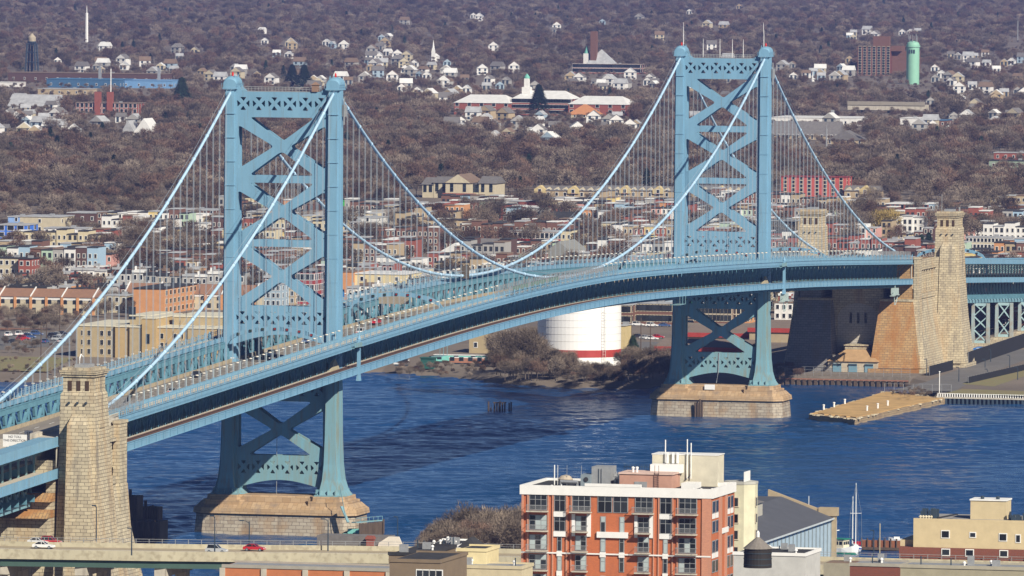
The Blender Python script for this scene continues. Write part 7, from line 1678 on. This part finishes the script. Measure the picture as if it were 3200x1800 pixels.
for i in range(5): MB().lathe([(.3, 0), (.3, .5), (.45, .6), (.1, .9)], 8, (3, yy(2309+i*7), H+.1)).build('roof_vent', bm('cream vent', (.65, .58, .42)), t)
# wooden roof tank
X3 = -640.0; p = on(0, X3, 1899, 1382); rt_ = abs(on(0, X3, 1935, 1382).y-on(0, X3, 1865, 1382).y)/2; hb_ = on(0, X3, 1899, 1430).z; hr = on(0, X3, 1899, 1352).z
t = thing('roof_water_tank', 'dark wooden barrel water tank with conical shingled roof at the bottom right', 'water tank', (X3+rt_, p.y, hb_)); MB().lathe([(rt_, 0), (rt_*.96, p.z-hb_)], 28).build('barrel', mat('black staves', (.022, .018, .016), .8, .3, 3, sz=.1), t)
mb = MB(); mb.lathe([(rt_*1.06, p.z-hb_), (.15, hr-hb_)], 16); mb.build('conical_roof', mat('grey shingles', (.20, .18, .16), .9, .3, 3), t); MB().lathe([(.3, hr-hb_-.1), (.3, hr-hb_+.7), (.1, hr-hb_+1)], 8).build('finial', WHITE, t)
mb = MB()
for z in (.15, .45, .75): mb.lathe([(rt_*1.01, (p.z-hb_)*z), (rt_*1.01, (p.z-hb_)*z+.12), (rt_*.9, (p.z-hb_)*z+.12)], 28)
mb.build('hoop', DARKST, t)
def tower_box(name, label, cat, X, a0, a1, bt, depth, m_, roofm=BLACKM, curb=None, z0=3, deco=0):
    p, q_ = on(0, X, a0, bt), on(0, X, a1, bt); t = thing(name, label, cat, (X, (p.y+q_.y)/2, z0)); h = (p.y-q_.y)/2; H = p.z-z0
    block(t, 'wall', m_, (0, -h, 0), (depth, h, H)); block(t, 'roof', roofm, (.4, -h+.4, H+.005), (depth-.4, h-.4, H+.08))
    if curb: 
        block(t, 'parapet', curb, (-.15, -h-.15, H-.25), (.3, h+.15, H+.35)); block(t, 'parapet', curb, (.31, -h-.15, H-.25), (depth, -h+.25, H+.35)); block(t, 'parapet', curb, (depth-.3+.31, -h-.15, H-.25), (depth+.4, h+.15, H+.35))
    for i in range(deco):
        x, y = rg.uniform(1, depth-2), rg.uniform(-h+1, h-1.5)
        if i % 3 == 0: MB().lathe([(.2, 0), (.2, .5), (.35, .6), (.3, .85), (.05, 1)], 8, (x, y, H+.08)).build('roof_vent', WHITE, t)
        elif i % 3 == 1: MB().box(x, x+rg.uniform(.8, 2), y, y+rg.uniform(.8, 1.6), H+.08, H+rg.uniform(.8, 1.8)).build('rooftop_unit', GREY, t)
        else: MB().tube([(x, y, H), (x, y, H+rg.uniform(.8, 2))], .12, 6).build('pipe', DARKST, t)
    return t, h, H
tower_box('studio_building', 'black flat roofed building with white kerb and orange side below the warehouse', 'building', -560, 1845, 2026, 1392, 14, bm('pale side wall', (.50, .50, .48)), BLACKM, WHITE, deco=5)
block(bpy.data.objects['studio_building'], 'orange_side', bm('rust brick', (.48, .17, .07)), (.5, -bpy.data.objects['studio_building'].children[0].dimensions.y/2-.22, 0), (13.8, -bpy.data.objects['studio_building'].children[0].dimensions.y/2-.01, bpy.data.objects['studio_building'].children[0].dimensions.z-.3))
tower_box('flat_building', 'dark brick building with long flat roof at the bottom right', 'building', -520, 2138, 2268, 1420, 9, RB, GREY, bm('stone kerb', (.35, .33, .28)), deco=3)
tower_box('flat_building', 'drab tan parapet building crossing the bottom right corner', 'building', -600, 2265, 2620, 1424, 9, bm('drab tan wall', (.34, .31, .22)), GREY, bm('drab kerb', (.38, .35, .27)), deco=7)
tower_box('flat_building', 'weathered yard building below the moored boats', 'building', -470, 2072, 2150, 1416, 7, bm('weathered wall', (.30, .28, .22)), R_M['brown'], deco=2)
tower_box('cream_building', 'pale yellow rooftop block left of the orange apartment house', 'building', -560, 1150, 1223, 1383, 10, bm('pale yellow stucco', (.68, .58, .33)), BLACKM, bm('pale yellow stucco', (.68, .58, .33)))
t, h, H = tower_box('cream_building', 'lower cream walled building around the pale yellow block', 'building', -566, 1105, 1312, 1424, 9, bm('cream render wall', (.55, .48, .32)), GREY, bm('cream render wall', (.55, .48, .32)), deco=5)
t, h, H = tower_box('cupola_house', 'small white rooftop house with dark hipped roof above the yellow block', 'house', -548, 1158, 1196, 1378, 6, WHITE); mb = MB(); hip(mb, 0, 6, -h, h, H+.1, 1.8); mb.build('hipped_roof', BLACKM, t)
tower_box('flat_building', 'black tar roofed building with white vents at the bottom centre', 'building', -540, 1062, 1150, 1374, 16, WHITE, BLACKM, WHITE, deco=16)
tower_box('flat_building', 'dark grey roofed building left of the white vents', 'building', -575, 978, 1075, 1393, 22, bm('drab brick', (.20, .15, .10)), BLACKM, BLACKM, deco=6)
t, h, H = tower_box('loft_building', 'drab brick loft building with multi pane window at the bottom edge', 'building', -640, 980, 1107, 1410, 20, bm('drab brick', (.20, .15, .10)), BLACKM, bm('drab brick', (.20, .15, .10)))
for k in range(4): window(t, -.02, -h*.2-k*1.2, H-4.4, 1.0, 2.8, 'W', 'white')
t, h, H = tower_box('brick_building', 'long low orange brick building along the bottom edge under the highway', 'building', -600, 560, 978, 1424, 9, bm('rust brick', (.48, .17, .07)), GREY, bm('stone kerb', (.35, .33, .28)), deco=0)
for k in range(5): block(t, 'stone_pilaster', CONC, (-.3, -h+2*h*k/4-.5, 0), (-.01, -h+2*h*k/4+.5, H-.3))
t = thing('underdeck_shade_block', 'added dark backdrop for the deep shade under the right approach viaduct', 'building', (960, 2, 3)); block(t, 'wall', bm('dark shade backdrop', (.05, .05, .055)), (-150, 6, 0), (-40, 14, 16.5)); block(t, 'roof', BLACKM, (-150.3, 5.7, 16.51), (-39.7, 14.3, 16.9)); block(t, 'wing', bm('dark shade backdrop', (.05, .05, .055)), (-39, 6, 0), (150, 14, 9))  # added dark block: makes the background under the viaduct read as deep shade
# ------------------------------------------------------------------ haze
hz = MB().box(-2400, 15800, -3200, 6200, -2.5, 200).build('haze', mat('x', (1, 1, 1)))
hm_ = bpy.data.materials.new('haze air'); hm_.use_nodes = True; n = hm_.node_tree; n.nodes.remove(n.nodes['Principled BSDF']); pv = n.nodes.new('ShaderNodeVolumePrincipled')
pv.inputs['Density'].default_value = 3.6e-5; pv.inputs['Color'].default_value = (.28, .39, .95, 1); pv.inputs['Anisotropy'].default_value = .1
n.links.new(pv.outputs[0], n.nodes['Material Output'].inputs['Volume']); hz.data.materials.clear(); hz.data.materials.append(hm_); tag(hz, 'blue distance haze', kind='stuff')
